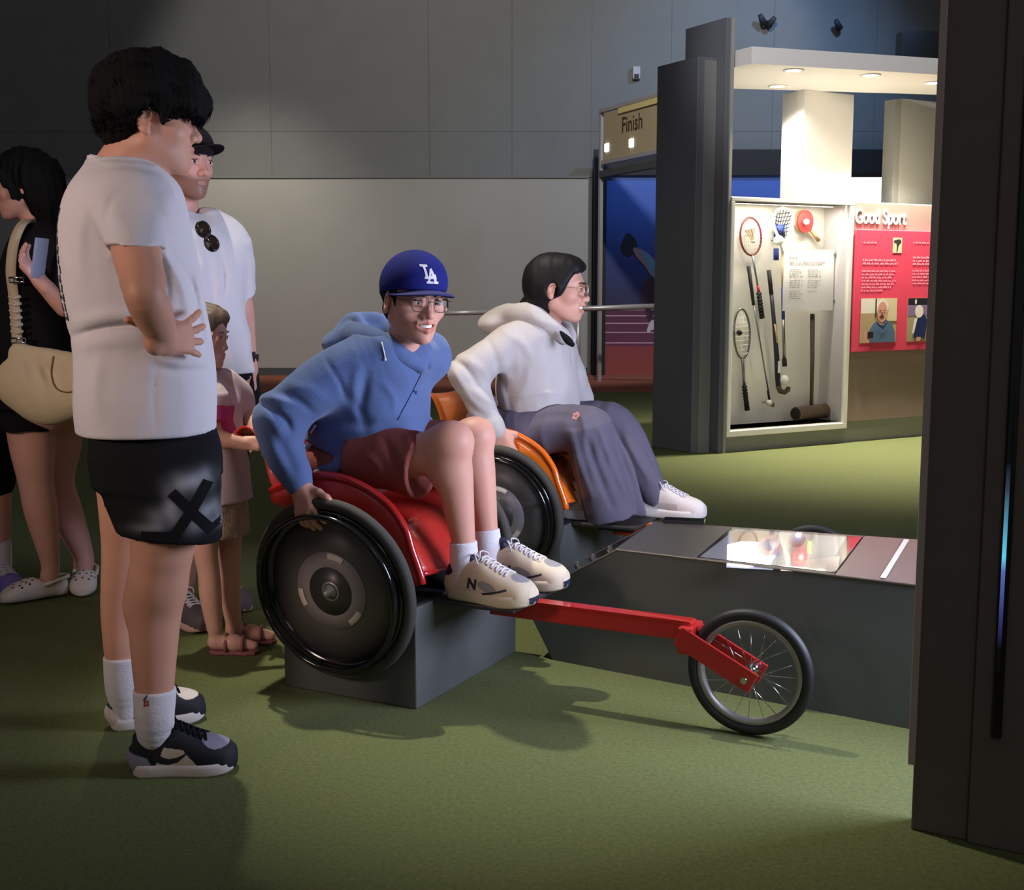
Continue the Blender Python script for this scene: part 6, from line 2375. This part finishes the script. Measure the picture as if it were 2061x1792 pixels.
# ------------------------------------------------------------------ 4. man in a dark cap behind
def build_man():
    YB = 4.5
    t, off = person('person in a dark cap and white T-shirt with sunglasses hung at the neck', (float(P(410, 1200, YB)[0]), YB, 0))
    f_ = R(33)
    fw = unit((math.cos(f_), -math.sin(f_), 0))
    lf = unit((math.sin(f_), math.cos(f_), 0))
    hM = frame4(P(371, 326, YB), (math.cos(R(36)), -math.sin(R(36)), -.05), (0, 0, 1))
    H = Vol(.0032)
    head_solid(H, hM, 1.06, chub=.5, neck_to=P(362, 428, YB + .02), neck_r=(.058, .066))
    A = Vol(.006)
    A.chain([P(462, 490, 4.58), P(484, 610, 4.62), P(488, 640, 4.62), P(497, 712, 4.56), P(503, 745, 4.53)], [.055, .046, .045, .034, .03], k=.02)
    hand_solid(A, handM(P(503, 738, 4.53), (.1, -.1, -1), (.8, .3, .2)), -1, 1.0, curl=20)
    A.chain([P(330, 500, 4.42), P(318, 640, 4.4), P(330, 740, 4.36)], [.055, .045, .032], k=.02)
    hand_solid(A, handM(P(331, 742, 4.36), (.1, -.1, -1), (-.6, -.6, .1)), 1, 1.0, curl=20)
    B = Vol(.008)
    B.it = 8
    B.chain([P(385, 530, YB), P(400, 700, YB), P(415, 820, YB)], [.11, .12, .14], k=.05)
    B.chain([P(385, 820, 4.45), P(384, 980, 4.45), P(374, 1060, 4.46), P(372, 1175, 4.47)], [.09, .062, .056, .036], k=.03)
    B.chain([P(440, 820, 4.58), P(440, 960, 4.66), P(436, 1040, 4.7), P(440, 1140, 4.72)], [.09, .062, .056, .036], k=.03)
    solid('body', [H, A, B], M_('skin'), t, off, colfn=skin_col(SK['man'], hM, 1.06, lip=np.array(SK['man']) * np.array([.86, .74, .70]), beard=(srgb(116, 84, 72), .75)))
    face_parts(hM, 1.06, t, off, brow=(.03, .02, .015), look=(-6, 4))
    # hair at the back below the cap
    V = Vol(.006, hM, 1.06)
    V.el((-.055, 0, .0), (.060, .080, .06))
    V.chain([(-.085, -.03, -.02), (-.098, -.03, -.06), (-.090, -.03, -.10)], [.040, .042, .026], k=.02)
    V.chain([(-.085, .03, -.02), (-.098, .03, -.06), (-.090, .03, -.10)], [.040, .042, .026], k=.02)
    V.frame(None)
    V.ripple(folds(4, (22, 22, 16), .006, False))
    solid('hair', V, mat('hair_brown', srgb(38, 30, 28), .6, bump=.5, bscale=150), t, off, it=1)
    mat('cap_dark', srgb(30, 27, 30), .9, bump=.3, bscale=450, spec=.1)
    V = Vol(.005, hM, 1.06)
    V.el((-.008, 0, .046), (.114, .096, .088))
    V.half((0, 0, .034), (-.12, 0, -1), k=.004)
    V.el((-.012, 0, .02), (.104, .086, .07), mode='s', k=.006)
    V.frame(None)
    cap = solid('cap', V, M_('cap_dark'), t, off)
    A_ = Matrix(hM.tolist()) @ Matrix.Scale(1.06, 4)
    g = []
    for u in np.linspace(0, 1, 7):
        r_ = []
        for a in np.linspace(-70, 70, 19):
            ca, sa = math.cos(R(a)), math.sin(R(a))
            ext = .070 * max(0, math.cos(R(a * 1.15))) ** .7
            y = .088 * sa
            r_.append(A_ @ Vector((-.008 + .110 * ca + ext * u, y, .050 - .030 * (y / .09) ** 2 + .004 * u)))
        g.append(r_)
    MB().sheet(g, .004).build('brim', M_('cap_dark'), cap, off=off)
    fx, ly, uz = hM[:3, 0], hM[:3, 1], hM[:3, 2]
    lc = hM[:3, 3] + uz * .088 - ly * .035 + fx * .2
    decal('cap_emblem', [[(-.018, -.008), (.0, -.012), (.014, -.004), (.012, .006), (-.004, .012), (-.018, .006)]], cap, lambda x, y: lc + ly * x + uz * y, -fx, M_('sock_white'), cap, off=off)
    # T-shirt
    V = Vol(.007)
    loft_pts(V, fw, lf, (0, 0, 1), [(P(372, 432, YB), .075, .10), (P(378, 448, YB), .11, .19), (P(386, 475, YB), .135, .215), (P(396, 540, YB), .155, .185), (P(398, 620, YB), .16, .165), (P(406, 700, YB), .165, .175), (P(416, 765, YB), .172, .195)], ex=2.3)
    V.chain([P(420, 458, 4.55), P(450, 482, 4.60), P(466, 530, 4.615)], [.07, .080, .072], k=.045)
    loft_pts(V, fw, lf, unit(P(455, 480, 4.6) - P(484, 600, 4.64)), [(P(460, 505, 4.605), .070, .070), (P(472, 540, 4.62), .072, .068), (P(485, 598, 4.64), .066, .060)], k=.04)
    V.rc(P(485, 596, 4.64), P(492, 660, 4.6), .055, .055, mode='s', k=.004)
    for pts_, w, a in (([(440, 500), (450, 560), (448, 600)], 5, -.010), ([(420, 520), (430, 600), (440, 680)], 7, -.007), ([(400, 530), (410, 620), (430, 720)], 8, .007), ([(455, 650), (462, 700), (480, 740)], 7, .007)):
        V.ripple(fold(pts_, w, a, 4.62))
    V.chain([P(352, 455, 4.44), P(330, 490, 4.40), P(322, 590, 4.39)], [.07, .080, .064], k=.045)
    V.rc(P(366, 395, YB), P(366, 422, YB), .055, .060, mode='s', k=.010)
    V.ripple(folds(33, (4, 4, 2.2), .008)).ripple(folds(36, (9, 9, 6), .003))
    V.trim(P(414, 750, YB), (0, 0, -1))
    ts = solid('t_shirt', V, M_('cloth_white'), t, off)
    ring = []
    cN = P(369, 430, YB)
    for k in range(28):
        a = 2 * math.pi * k / 28
        ring.append(cN + fw * math.cos(a) * .082 + lf * math.sin(a) * .082 + v3(0, 0, -.018 * math.cos(a)))
    MB().tube(ring, .011, 8, closed=True, sq=.6).build('collar', M_('cloth_white'), ts, off=off)
    V = Vol(.008)
    loft_pts(V, fw, lf, (0, 0, 1), [(P(416, 735, YB), .155, .185), (P(418, 800, YB), .165, .195), (P(418, 860, YB), .165, .2)], ex=2.3)
    V.chain([P(388, 850, 4.45), P(386, 985, 4.45)], [.115, .098], k=.03)
    V.chain([P(445, 850, 4.6), P(442, 975, 4.66)], [.115, .098], k=.03)
    V.ripple(folds(38, (5, 5, 3), .006))
    solid('shorts', V, M_('cloth_black'), t, off)
    # watch
    MB().lathe([(.036, -.012), (.039, -.012), (.039, .012), (.036, .012), (.036, -.012)], 24, M=Matrix.Translation(P(499, 718, 4.555)) @ Matrix.Rotation(R(8), 4, 'Y')).build('watch_strap', M_('black_matte'), t, off=off)
    q = P(507, 719, 4.53)
    MB().box((q[0] - .014, q[1] - .016, q[2] - .02), (q[0] + .012, q[1] + .016, q[2] + .02)).build('watch_case', M_('gloss_dark'), t, bevel=.004, off=off)
    # patterned shoes
    mm_ = [mat('shoe_pattern', srgb(96, 84, 92), .8, var=.7, vscale=45), mat('shoe_pattern_dark', srgb(50, 46, 52), .8)]
    mf = lambda c: ((c[:, 0] < .08) & (c[:, 2] > .06)).astype(int)
    for hl, to in ((P(345, 1200, 4.45), P(402, 1236, 4.45)), (P(428, 1158, 4.72), P(504, 1187, 4.62))):
        hl = np.array([hl[0], hl[1], 0])
        to = np.array([to[0], to[1] - .12, 0])
        shoe(t, off, 'shoe', footM(hl, hl + unit(to - hl) * .28), .28, mm_, mf, H=1.05, sole=mat('sole_pink', srgb(214, 176, 160), .7), laces=M_('sock_white'), vox=.005)
    # sunglasses hung on the collar: a thing of its own
    sg = thing('sunglasses', 'dark sunglasses hanging from the neckline of a white T-shirt', 'sunglasses', tuple(P(417, 478, 4.27)))
    o_ = np.array(sg.location)
    nf = unit((.42, -.88, .22))

    def on_shirt(px, py, lift=0):
        return plane_pt(px, py, P(417, 478, 4.275), nf) + nf * lift - o_
    mat('shade_lens', srgb(36, 26, 20), .1)
    for cx, cy, r1, r2 in ((408, 462, 17, 13), (425, 490, 17, 13)):
        a = math.atan2(28, 17)
        poly = []
        for k in range(20):
            an = 2 * math.pi * k / 20
            u, v = r1 * math.cos(an), r2 * math.sin(an)
            poly.append(on_shirt(cx + u * math.cos(a) - v * math.sin(a), cy + u * math.sin(a) + v * math.cos(a)))
        c = np.mean(poly, 0)
        b = MB()
        n = len(poly)
        nv = v3(.5, -.8, .1) * .006
        b.add([p for p in poly] + [p + nv for p in poly] + [c + nv * 1.6], [(i, (i + 1) % n, n + (i + 1) % n, n + i) for i in range(n)] + [(n + i, n + (i + 1) % n, 2 * n) for i in range(n)] + [tuple(range(n))[::-1]], smooth=False)
        b.build('lens', M_('shade_lens'), sg)
        MB().tube([p + nv * .8 for p in poly], .0035, 8, closed=True).build('rim', M_('gloss_dark'), sg)
    MB().tube([on_shirt(416, 474, .016), on_shirt(418, 479, .02)], .004, 8).build('bridge', M_('gloss_dark'), sg)
    MB().tube([on_shirt(400, 448, .014), on_shirt(396, 455, .012), on_shirt(404, 476, .006)], .003, 8).build('temple', M_('gloss_dark'), sg)
    MB().tube([on_shirt(433, 505, .014), on_shirt(430, 508, .014), on_shirt(415, 478, .006)], .003, 8).build('temple', M_('gloss_dark'), sg)


# ------------------------------------------------------------------ 5. child
def build_child():
    YB = 4.05
    t, off = person('small child in a pale pink tunic behind the red wheelchair', (float(P(440, 1290, YB)[0]), YB, 0))
    fw = unit((math.cos(R(5)), -math.sin(R(5)), 0))
    lf = unit((math.sin(R(5)), math.cos(R(5)), 0))
    hs = .86
    hM = frame4(P(404, 676, YB), (math.cos(R(8)), -math.sin(R(8)), -.08), (0, 0, 1))
    H = Vol(.003)
    head_solid(H, hM, hs, fem=1, chub=1, child=1, neck_to=P(402, 765, YB), neck_r=(.040, .044))
    A = Vol(.004)
    sh, el, wr = P(425, 790, 3.95), P(428, 872, 3.93), P(488, 893, 3.95)
    A.chain([sh, el, wr], [.036, .031, .020], k=.015)
    hand_solid(A, handM(wr, (.97, .1, -.02), (.1, -.9, .3)), 1, .66, curl=(20, 25, 30, 35), spread=5, thumb=(.7, .7, -.1), wrist_r=.026)
    A.chain([P(470, 785, 4.14), P(500, 830, 4.15), P(512, 870, 4.08)], [.036, .030, .02], k=.015)
    hand_solid(A, handM(P(512, 872, 4.08), (.6, -.4, -.4), (.5, -.5, .6)), -1, .66, curl=35, wrist_r=.026)
    B = Vol(.006)
    B.it = 8
    B.chain([P(425, 790, YB), P(440, 980, YB)], [.075, .085], k=.03)
    B.chain([P(412, 1010, 4.0), P(414, 1110, 4.0), P(420, 1150, 4.0), P(424, 1200, 4.0), P(432, 1265, 4.0)], [.056, .040, .036, .036, .026], k=.02)
    B.chain([P(462, 1010, 4.12), P(462, 1110, 4.12), P(463, 1150, 4.12), P(464, 1200, 4.12), P(470, 1260, 4.12)], [.054, .038, .035, .035, .025], k=.02)
    for a, b_, Y in (((428, 1288), (470, 1302), 4.0), ((466, 1278), (520, 1290), 4.12)):
        p0, p1 = P(*a, Y), P(*b_, Y)
        p0[2] = p1[2] = 0
        d = unit(p1 - p0)
        p0 = p0 - d * .004
        B.rc(p0 + d * .012 + v3(0, 0, .040), p0 + d * .075 + v3(0, 0, .036), .026, .024, k=.02)
        B.rc(p0 + d * .075 + v3(0, 0, .036), p0 + d * .140 + v3(0, 0, .027), .025, .015, k=.02)
    solid('body', [H, A, B], M_('skin'), t, off, colfn=skin_col(SK['child'], hM, hs, flush=.1, lip=np.array(SK['child']) * np.array([.95, .82, .82])))
    face_parts(hM, hs, t, off, brow=(.22, .13, .09))
    V = Vol(.004, hM, hs)
    V.el((-.022, 0, .034), (.112, .094, .098))
    V.el((-.055, 0, -.03), (.078, .084, .09), k=.04)
    V.chain([(-.07, 0, -.09), (-.09, 0, -.15), (-.08, 0, -.19)], [.06, .05, .02], k=.03)
    V.el((.05, 0, .07), (.056, .07, .045), k=.03)
    for s in (-1, 1):
        V.chain([(.055, s * .062, .045), (.030, s * .084, -.02), (.016, s * .086, -.085), (.0, s * .07, -.13)], [.020, .020, .022, .014], k=.02)
        V.el((.120, s * .040, -.030), (.066, .066, .092), k=.008, mode='s')
    V.el((.118, 0, -.02), (.055, .10, .094), k=.008, mode='s')
    V.frame(None)
    V.ripple(folds(14, (34, 34, 8), .0018, False))
    solid('hair', V, mat('hair_light_brown', srgb(104, 84, 66), .55, bump=.5, bscale=150), t, off, it=1)
    mat('tunic', srgb(216, 194, 200), .9, bump=.3, bscale=400)
    mat('tunic_print', srgb(190, 62, 122), .9)
    V = Vol(.0055)
    loft_pts(V, fw, lf, (0, 0, 1), [row(750, 385, 440, YB, .07), row(765, 375, 462, YB, .115), row(800, 372, 482, YB, .12), row(860, 372, 486, YB, .115), row(930, 374, 496, YB, .125), row(1022, 376, 507, YB, .14)], ex=2.2)
    V.chain([P(418, 775, 3.99), P(424, 800, 3.95)], [.045, .05], k=.03)
    loft_pts(V, fw, lf, (0, 0, 1), [(P(424, 795, 3.95), .05, .045), (P(426, 846, 3.93), .046, .042)], k=.02)
    V.chain([P(455, 768, 4.1), P(478, 792, 4.14), P(488, 812, 4.15)], [.045, .05, .044], k=.03)
    V.ripple(folds(51, (7, 7, 3), .007))
    V.trim(P(440, 1005, YB), (0, 0, -1))
    tu = solid('tunic', V, M_('tunic'), t, off)
    pt = [(430, 812), (446, 806), (466, 808), (478, 815), (476, 840), (480, 862), (462, 878), (440, 874), (430, 860), (436, 838)]
    c0 = P(450, 840, YB)
    decal('front_print', [[((a - 450) * 1.66e-3, (840 - b_) * 1.66e-3) for a, b_ in pt]], tu, lambda x, y: c0 + v3(x, -.25, y), (0, 1, 0), M_('tunic_print'), tu, off=off, lift=.003)
    V = Vol(.0055)
    loft_pts(V, fw, lf, (0, 0, 1), [row(990, 385, 492, YB, .125), row(1030, 382, 496, YB, .135), row(1072, 380, 500, YB, .14)], ex=2.2)
    V.rc(P(440, 1060, YB), P(440, 1120, YB), .075, .08, mode='s')
    V.ripple(folds(55, (12, 12, 3), .008))
    solid('skirt', V, mat('lace_beige', srgb(186, 160, 136), .95, bump=.8, bscale=150, var=.2, vscale=90), t, off)
    mat('sandal', srgb(150, 92, 92), .7)
    for a, b_, Y in (((428, 1288), (470, 1302), 4.0), ((466, 1278), (520, 1290), 4.12)):
        p0, p1 = P(*a, Y), P(*b_, Y)
        p0[2] = p1[2] = .008
        d = unit(p1 - p0)
        p0, p1 = p0 - d * .01, p0 + d * .165
        b = MB()
        sd = v3(-d[1], d[0], 0)
        up = [p0 + d * .165 * x + sd * w for x, w in ((0, .012), (.15, .026), (.5, .026), (.75, .032), (.93, .026), (1, 0))]
        dn = [p0 + d * .165 * x - sd * w for x, w in ((.93, .026), (.75, .032), (.5, .026), (.15, .026), (0, .012))]
        b.prism([(q[0], q[1]) for q in up + dn], 0.001, .014)
        so_ = b.build('sandal', M_('sandal'), t, off=off, bevel=.003)
        for x in (.35, .68):
            c = p0 + d * .165 * x
            MB().tube([c + sd * .028 + v3(0, 0, .006), c + sd * .026 + v3(0, 0, .034), c + v3(0, 0, .066 - .022 * x), c - sd * .026 + v3(0, 0, .034), c - sd * .028 + v3(0, 0, .006)], .006, 8).build('strap', M_('sandal'), so_, off=off)


# ------------------------------------------------------------------ 6. woman with the bag, 7. person at the edge
def build_woman():
    YB = 4.75
    t, off = person('person with long dark hair in a black T-shirt, facing left at the frame edge', (float(P(90, 1160, YB)[0]), YB, 0))
    f_ = R(190)
    fw = unit((math.cos(f_), math.sin(f_), 0))
    lf = unit((-math.sin(f_), math.cos(f_), 0))
    hM = frame4(P(43, 372, YB), (-.97, -.25, -.16), (0, 0, 1))
    H = Vol(.0035)
    head_solid(H, hM, 1.0, fem=1, neck_to=P(80, 470, YB), neck_r=(.048, .056))
    A = Vol(.005)
    sh, el, wr = P(112, 500, 4.62), P(140, 618, 4.58), P(80, 566, 4.50)
    A.chain([sh, el, wr], [.05, .042, .027], k=.02)
    hand_solid(A, handM(wr, (-.55, -.1, .75), (-.5, .2, -.6)), 1, .95, curl=(26, 28, 30, 32), spread=4, thumb=(.75, .6, -.2))
    A.chain([P(60, 500, 4.92), P(55, 620, 4.95), P(20, 600, 4.8)], [.05, .042, .027], k=.02)
    hand_solid(A, handM(P(20, 598, 4.8), (-.6, -.2, .6), (-.5, .2, -.6)), -1, .95, curl=25)
    B = Vol(.007)
    B.it = 8
    B.chain([P(80, 520, YB), P(85, 720, YB), P(90, 800, YB)], [.12, .12, .15], k=.05)
    B.chain([P(62, 840, 4.74), P(66, 900, 4.72), P(73, 970, 4.71), P(84, 1035, 4.72), P(101, 1130, 4.73), P(100, 1160, 4.73)], [.096, .085, .066, .062, .036, .036], k=.03)
    B.chain([P(118, 840, 4.86), P(116, 900, 4.87), P(114, 970, 4.88), P(134, 1035, 4.9), P(166, 1112, 4.93), P(168, 1140, 4.93)], [.098, .088, .068, .064, .042, .04], k=.03)
    solid('body', [H, A, B], M_('skin'), t, off, colfn=skin_col(SK['woman'], hM))
    face_parts(hM, 1.0, t, off, look=(0, 14))
    V = Vol(.005, hM)
    V.el((-.022, 0, .040), (.110, .094, .098))
    V.el((-.05, 0, -.02), (.082, .088, .10), k=.04)
    V.el((.055, 0, .045), (.055, .074, .045), k=.03)
    for s in (-1, 1):
        V.rc((.045, s * .072, .03), (.03, s * .079, -.05), .016, .010, k=.02)
        V.el((.108, s * .046, -.050), (.068, .066, .085), k=.008, mode='s')
    V.el((.12, 0, -.05), (.055, .10, .085), k=.008, mode='s')
    V.frame(None)
    V.chain([P(75, 360, 4.74), P(100, 430, 4.74), P(118, 500, 4.74), P(122, 560, 4.74)], [.075, .060, .050, .02], k=.04)
    V.chain([P(88, 360, 4.82), P(108, 440, 4.84), P(124, 520, 4.84), P(126, 560, 4.84)], [.075, .060, .050, .02], k=.04)
    V.ripple(folds(14, (30, 30, 6), .005, False))
    solid('hair', V, M_('hair_black'), t, off, it=1)
    V = Vol(.007)
    loft_pts(V, fw, lf, (0, 0, 1), [(P(82, 452, YB), .07, .10), (P(84, 468, YB), .10, .165), (P(82, 500, YB), .125, .19), (P(76, 560, YB), .15, .185), (P(78, 640, YB), .155, .18), (P(82, 735, YB), .165, .19)], ex=2.2)
    V.chain([P(96, 480, 4.66), P(112, 515, 4.61), P(130, 570, 4.58)], [.06, .07, .06], k=.04)
    V.chain([P(76, 480, 4.86), P(62, 515, 4.92), P(56, 580, 4.95)], [.06, .07, .06], k=.04)
    V.ripple(folds(62, (4, 4, 2.4), .008))
    solid('t_shirt', V, M_('cloth_black'), t, off)
    V = Vol(.007)
    loft_pts(V, fw, lf, (0, 0, 1), [(P(82, 720, YB), .155, .175), (P(84, 770, YB), .17, .19), (P(88, 815, YB), .17, .195)], ex=2.2)
    V.chain([P(62, 810, 4.73), P(58, 872, 4.71)], [.108, .104], k=.03)
    V.chain([P(118, 810, 4.86), P(120, 868, 4.87)], [.108, .104], k=.03)
    V.half(P(90, 866, 4.7), (-.03, 0, -1))
    V.ripple(folds(63, (5, 5, 3), .005))
    solid('shorts', V, M_('cloth_black'), t, off)
    # clogs with holes
    mat('clog_white', srgb(226, 214, 204), .55)
    mat('clog_hole', srgb(84, 70, 64), .8)
    for hl, to in ((P(132, 1162, 4.78), P(30, 1190, 4.66)), (P(176, 1142, 4.97), P(166, 1180, 4.76))):
        hl[2] = to[2] = 0
        d = unit(to - hl)
        M1 = frame4(hl, d, (0, 0, 1))
        V = Vol(.004)
        V.loft((0, 0, .006), (0, 1, 0), (0, 0, 1), (1, 0, 0), [(0, 0, .035, .030, .035), (.02, 0, .036, .038, .038), (.08, 0, .034, .040, .034), (.11, 0, .040, .044, .042), (.15, 0, .040, .050, .042), (.20, 0, .032, .052, .034), (.235, 0, .024, .042, .024), (.25, 0, .016, .02, .014)], k=.01, ex=2.6)
        V.el((.055, 0, .090), (.062, .034, .055), mode='s', k=.01)
        V.half((0, 0, .0), (0, 0, -1))
        ft = solid('clog', V, M_('clog_white'), t, off, M=M1)
        A_ = Matrix(M1.tolist())
        MB().tube([A_ @ Vector(q) for q in ((.10, .044, .062), (.04, .044, .075), (-.004, .022, .08), (-.010, 0, .08), (-.004, -.022, .08), (.04, -.044, .075), (.10, -.044, .062))], .007, 8, sq=1).build('heel_strap', M_('clog_white'), ft, off=off)
        tree = bvh_of(ft)
        for x, y in ((.135, .026), (.16, .030), (.185, .032), (.145, .0), (.17, .013), (.17, -.013), (.135, -.026), (.16, -.030), (.185, -.032), (.208, .024), (.208, -.024), (.20, 0), (.15, .041), (.18, .044), (.15, -.041), (.18, -.044)):
            h = tree.ray_cast(A_ @ Vector((x, y, .2)) - Vector(off), Vector((0, 0, -1)), .4)
            if h[0] is not None:
                Q = Matrix.Translation(h[0] + Vector(off)) @ h[1].to_track_quat('Z', 'Y').to_matrix().to_4x4()
                MB().lathe([(0, .0008), (.0048, .0007), (.0048, -.004)], 12, M=Q).build('vent_hole', M_('clog_hole'), ft, off=off)
    # bag: a thing of its own
    mat('bag_beige', srgb(214, 194, 158), .85, bump=.4, bscale=60, var=.06, vscale=8)
    mat('bag_strap', srgb(206, 190, 162), .8)
    YG = 4.54
    bg_ = thing('shoulder_bag', 'slouchy beige shoulder bag with a wide strap hanging at the hip', 'bag', tuple(P(95, 770, YG)))
    ob = np.array(bg_.location)
    V = Vol(.007)
    V.chain([P(48, 772, YG), P(95, 795, YG), P(150, 790, YG)], [.105, .110, .095], k=.04, flat=((0, 1, 0), .6))
    V.chain([P(42, 715, YG), P(80, 730, YG), P(150, 745, YG)], [.045, .055, .06], k=.05, flat=((0, 1, 0), .6))
    for pts_, w, a in (([(58, 712), (66, 745), (78, 790)], 9, -.010), ([(84, 716), (92, 750), (108, 775)], 9, -.012), ([(40, 730), (48, 770), (70, 808)], 9, .008), ([(70, 720), (80, 760), (96, 800)], 8, .008), ([(110, 730), (122, 770), (140, 800)], 9, .006)):
        V.ripple(fold(pts_, w, a))
    V.ripple(folds(81, (5, 5, 5), .006))
    bo = solid('bag_body', V, M_('bag_beige'), bg_, ob)
    mat('bag_line', srgb(120, 98, 70), .8)
    tree = bvh_of(bo)
    ln = []
    for px, py in smooth_path([(108, 718), (104, 750), (112, 780), (135, 790), (158, 784)], 14):
        h = tree.ray_cast(Vector(np.array([0, 0, HC]) - ob), Vector(unit(ray(px, py))), 9)
        if h[0] is not None:
            ln.append(h[0] + h[1] * .002)
    if len(ln) > 2:
        MB().tube(ln, .003, 6).build('seam', M_('bag_line'), bo)
    st = [P(a, b_, Y) for a, b_, Y in ((62, 440, 4.72), (44, 452, 4.60), (28, 490, 4.56), (22, 545, 4.55), (27, 590, 4.56), (32, 650, 4.56), (36, 705, 4.55))]
    st = smooth_path(st, 30)
    g = [[p + v3(-.020, .004, 0), p, p + v3(.020, -.004, .0)] for p in st]
    MB().sheet(g, .004).build('strap', M_('bag_strap'), bg_, off=ob)
    for px, py in ((34, 568), (38, 690)):
        q = P(px, py, 4.535)
        MB().tube([q + v3(-.026, 0, 0), q + v3(-.026, -.004, .016), q + v3(.026, -.004, .016), q + v3(.026, 0, 0)], .004, 8, closed=True).build('buckle', M_('chrome'), bg_, off=ob)
    b = MB()
    for k in range(6):
        q = P(30 + k, 600 + 14 * k, 4.54)
        b.tube([q + v3(-.022, 0, .006), q + v3(0, -.006, 0), q + v3(.022, 0, .006)], .006, 6)
    b.build('strap_knots', M_('bag_strap'), bg_, off=ob)
    # phone in the hand
    pm = P(80, 520, 4.47)
    ph = thing('phone_in_hand', 'phone with a lit edge held up by the person in the black T-shirt', 'phone', tuple(pm))
    Mx = Matrix.Rotation(R(10), 4, 'Y') @ Matrix.Rotation(R(74), 4, 'Z')
    MB().box((-.036, -.004, -.072), (.036, .004, .072), M=Mx).build('phone_body', mat('phone_silver', srgb(150, 156, 180), .35), ph, bevel=.003)
    MB().box((-.033, .004, -.068), (.033, .0048, .068), M=Mx).build('phone_screen', mat('phone_lit', (.05, .05, .06), .2, emit=(.6, .7, 1), estr=1.2), ph)


def build_edge():
    YB = 4.9
    t, off = person('person cut off by the left frame edge in a red top and black shorts', (float(P(-40, 1150, YB)[0]), YB, 0))
    fw = unit((.9, -.4, 0))
    lf = unit((.4, .9, 0))
    hM = frame4(P(-60, 420, YB), fw, (0, 0, 1))
    H = Vol(.005)
    head_solid(H, hM, 1.0, neck_to=P(-60, 520, YB), neck_r=(.05, .056))
    B = Vol(.008)
    B.it = 8
    B.chain([P(-60, 540, YB), P(-60, 800, YB)], [.11, .12], k=.05)
    B.chain([P(-18, 900, 4.85), P(-10, 990, 4.85), P(-6, 1050, 4.85), P(0, 1120, 4.85), P(0, 1150, 4.85)], [.085, .062, .052, .036, .036], k=.03)
    B.chain([P(-85, 900, 5.0), P(-85, 990, 5.0), P(-85, 1050, 5.0), P(-85, 1140, 5.0)], [.085, .062, .052, .036], k=.03)
    B.chain([P(-10, 560, 4.8), P(-14, 680, 4.78), P(-30, 760, 4.7)], [.05, .042, .03], k=.02)
    hand_solid(B, handM(P(-30, 762, 4.7), (0, -.2, -1), (.8, 0, .1)), 1, 1.0, curl=20)
    solid('body', [H, B], M_('skin'), t, off, colfn=skin_col(SK['woman'], hM))
    V = Vol(.006, hM)
    V.el((-.022, 0, .040), (.106, .088, .094))
    V.el((.115, 0, -.03), (.06, .10, .10), k=.008, mode='s')
    V.frame(None)
    solid('hair', V, M_('hair_black'), t, off)
    V = Vol(.008)
    loft_pts(V, fw, lf, (0, 0, 1), [(P(-60, 525, YB), .08, .1), (P(-60, 560, YB), .12, .19), (P(-60, 700, YB), .14, .19), (P(-58, 800, YB), .15, .20), (P(-54, 888, YB), .15, .20)], ex=2.2)
    V.ripple(folds(91, (4, 4, 3), .007))
    solid('top', V, mat('cloth_red', srgb(178, 34, 44), .9, bump=.3, bscale=400), t, off)
    V = Vol(.008)
    loft_pts(V, fw, lf, (0, 0, 1), [(P(-54, 870, YB), .14, .19), (P(-54, 920, YB), .15, .2)], ex=2.2)
    V.chain([P(-24, 900, 4.85), P(-18, 965, 4.85)], [.10, .092], k=.03)
    V.chain([P(-85, 900, 4.98), P(-85, 968, 5.0)], [.10, .092], k=.03)
    solid('shorts', V, M_('cloth_black'), t, off)
    V = Vol(.005)
    V.chain([P(1, 1095, 4.85), P(2, 1140, 4.85)], [.041, .042])
    solid('sock', V, M_('sock_white'), t, off)
    mm_ = [mat('trainer_purple', srgb(128, 112, 190), .6, var=.4, vscale=40), mat('trainer_pale', srgb(190, 200, 210), .6)]
    for hl, to in ((P(-12, 1150, 4.9), P(34, 1165, 4.7)), (P(-95, 1150, 5.02), P(-70, 1160, 4.8))):
        hl[2] = to[2] = 0
        d = unit(to - hl)
        shoe(t, off, 'shoe', footM(hl, hl + d * .25), .25, mm_, lambda c: ((c[:, 0] > .09) & (c[:, 0] < .2) & (c[:, 2] > .04)).astype(int), H=1.1, sole=mat('sole_violet', srgb(150, 130, 200), .6), laces=M_('sock_white'), vox=.005)


import time
for fn in (build_youth, build_blue, build_girl, build_man, build_child, build_woman, build_edge):
    t0_ = time.time()
    fn()
    print(fn.__name__, round(time.time() - t0_, 1))
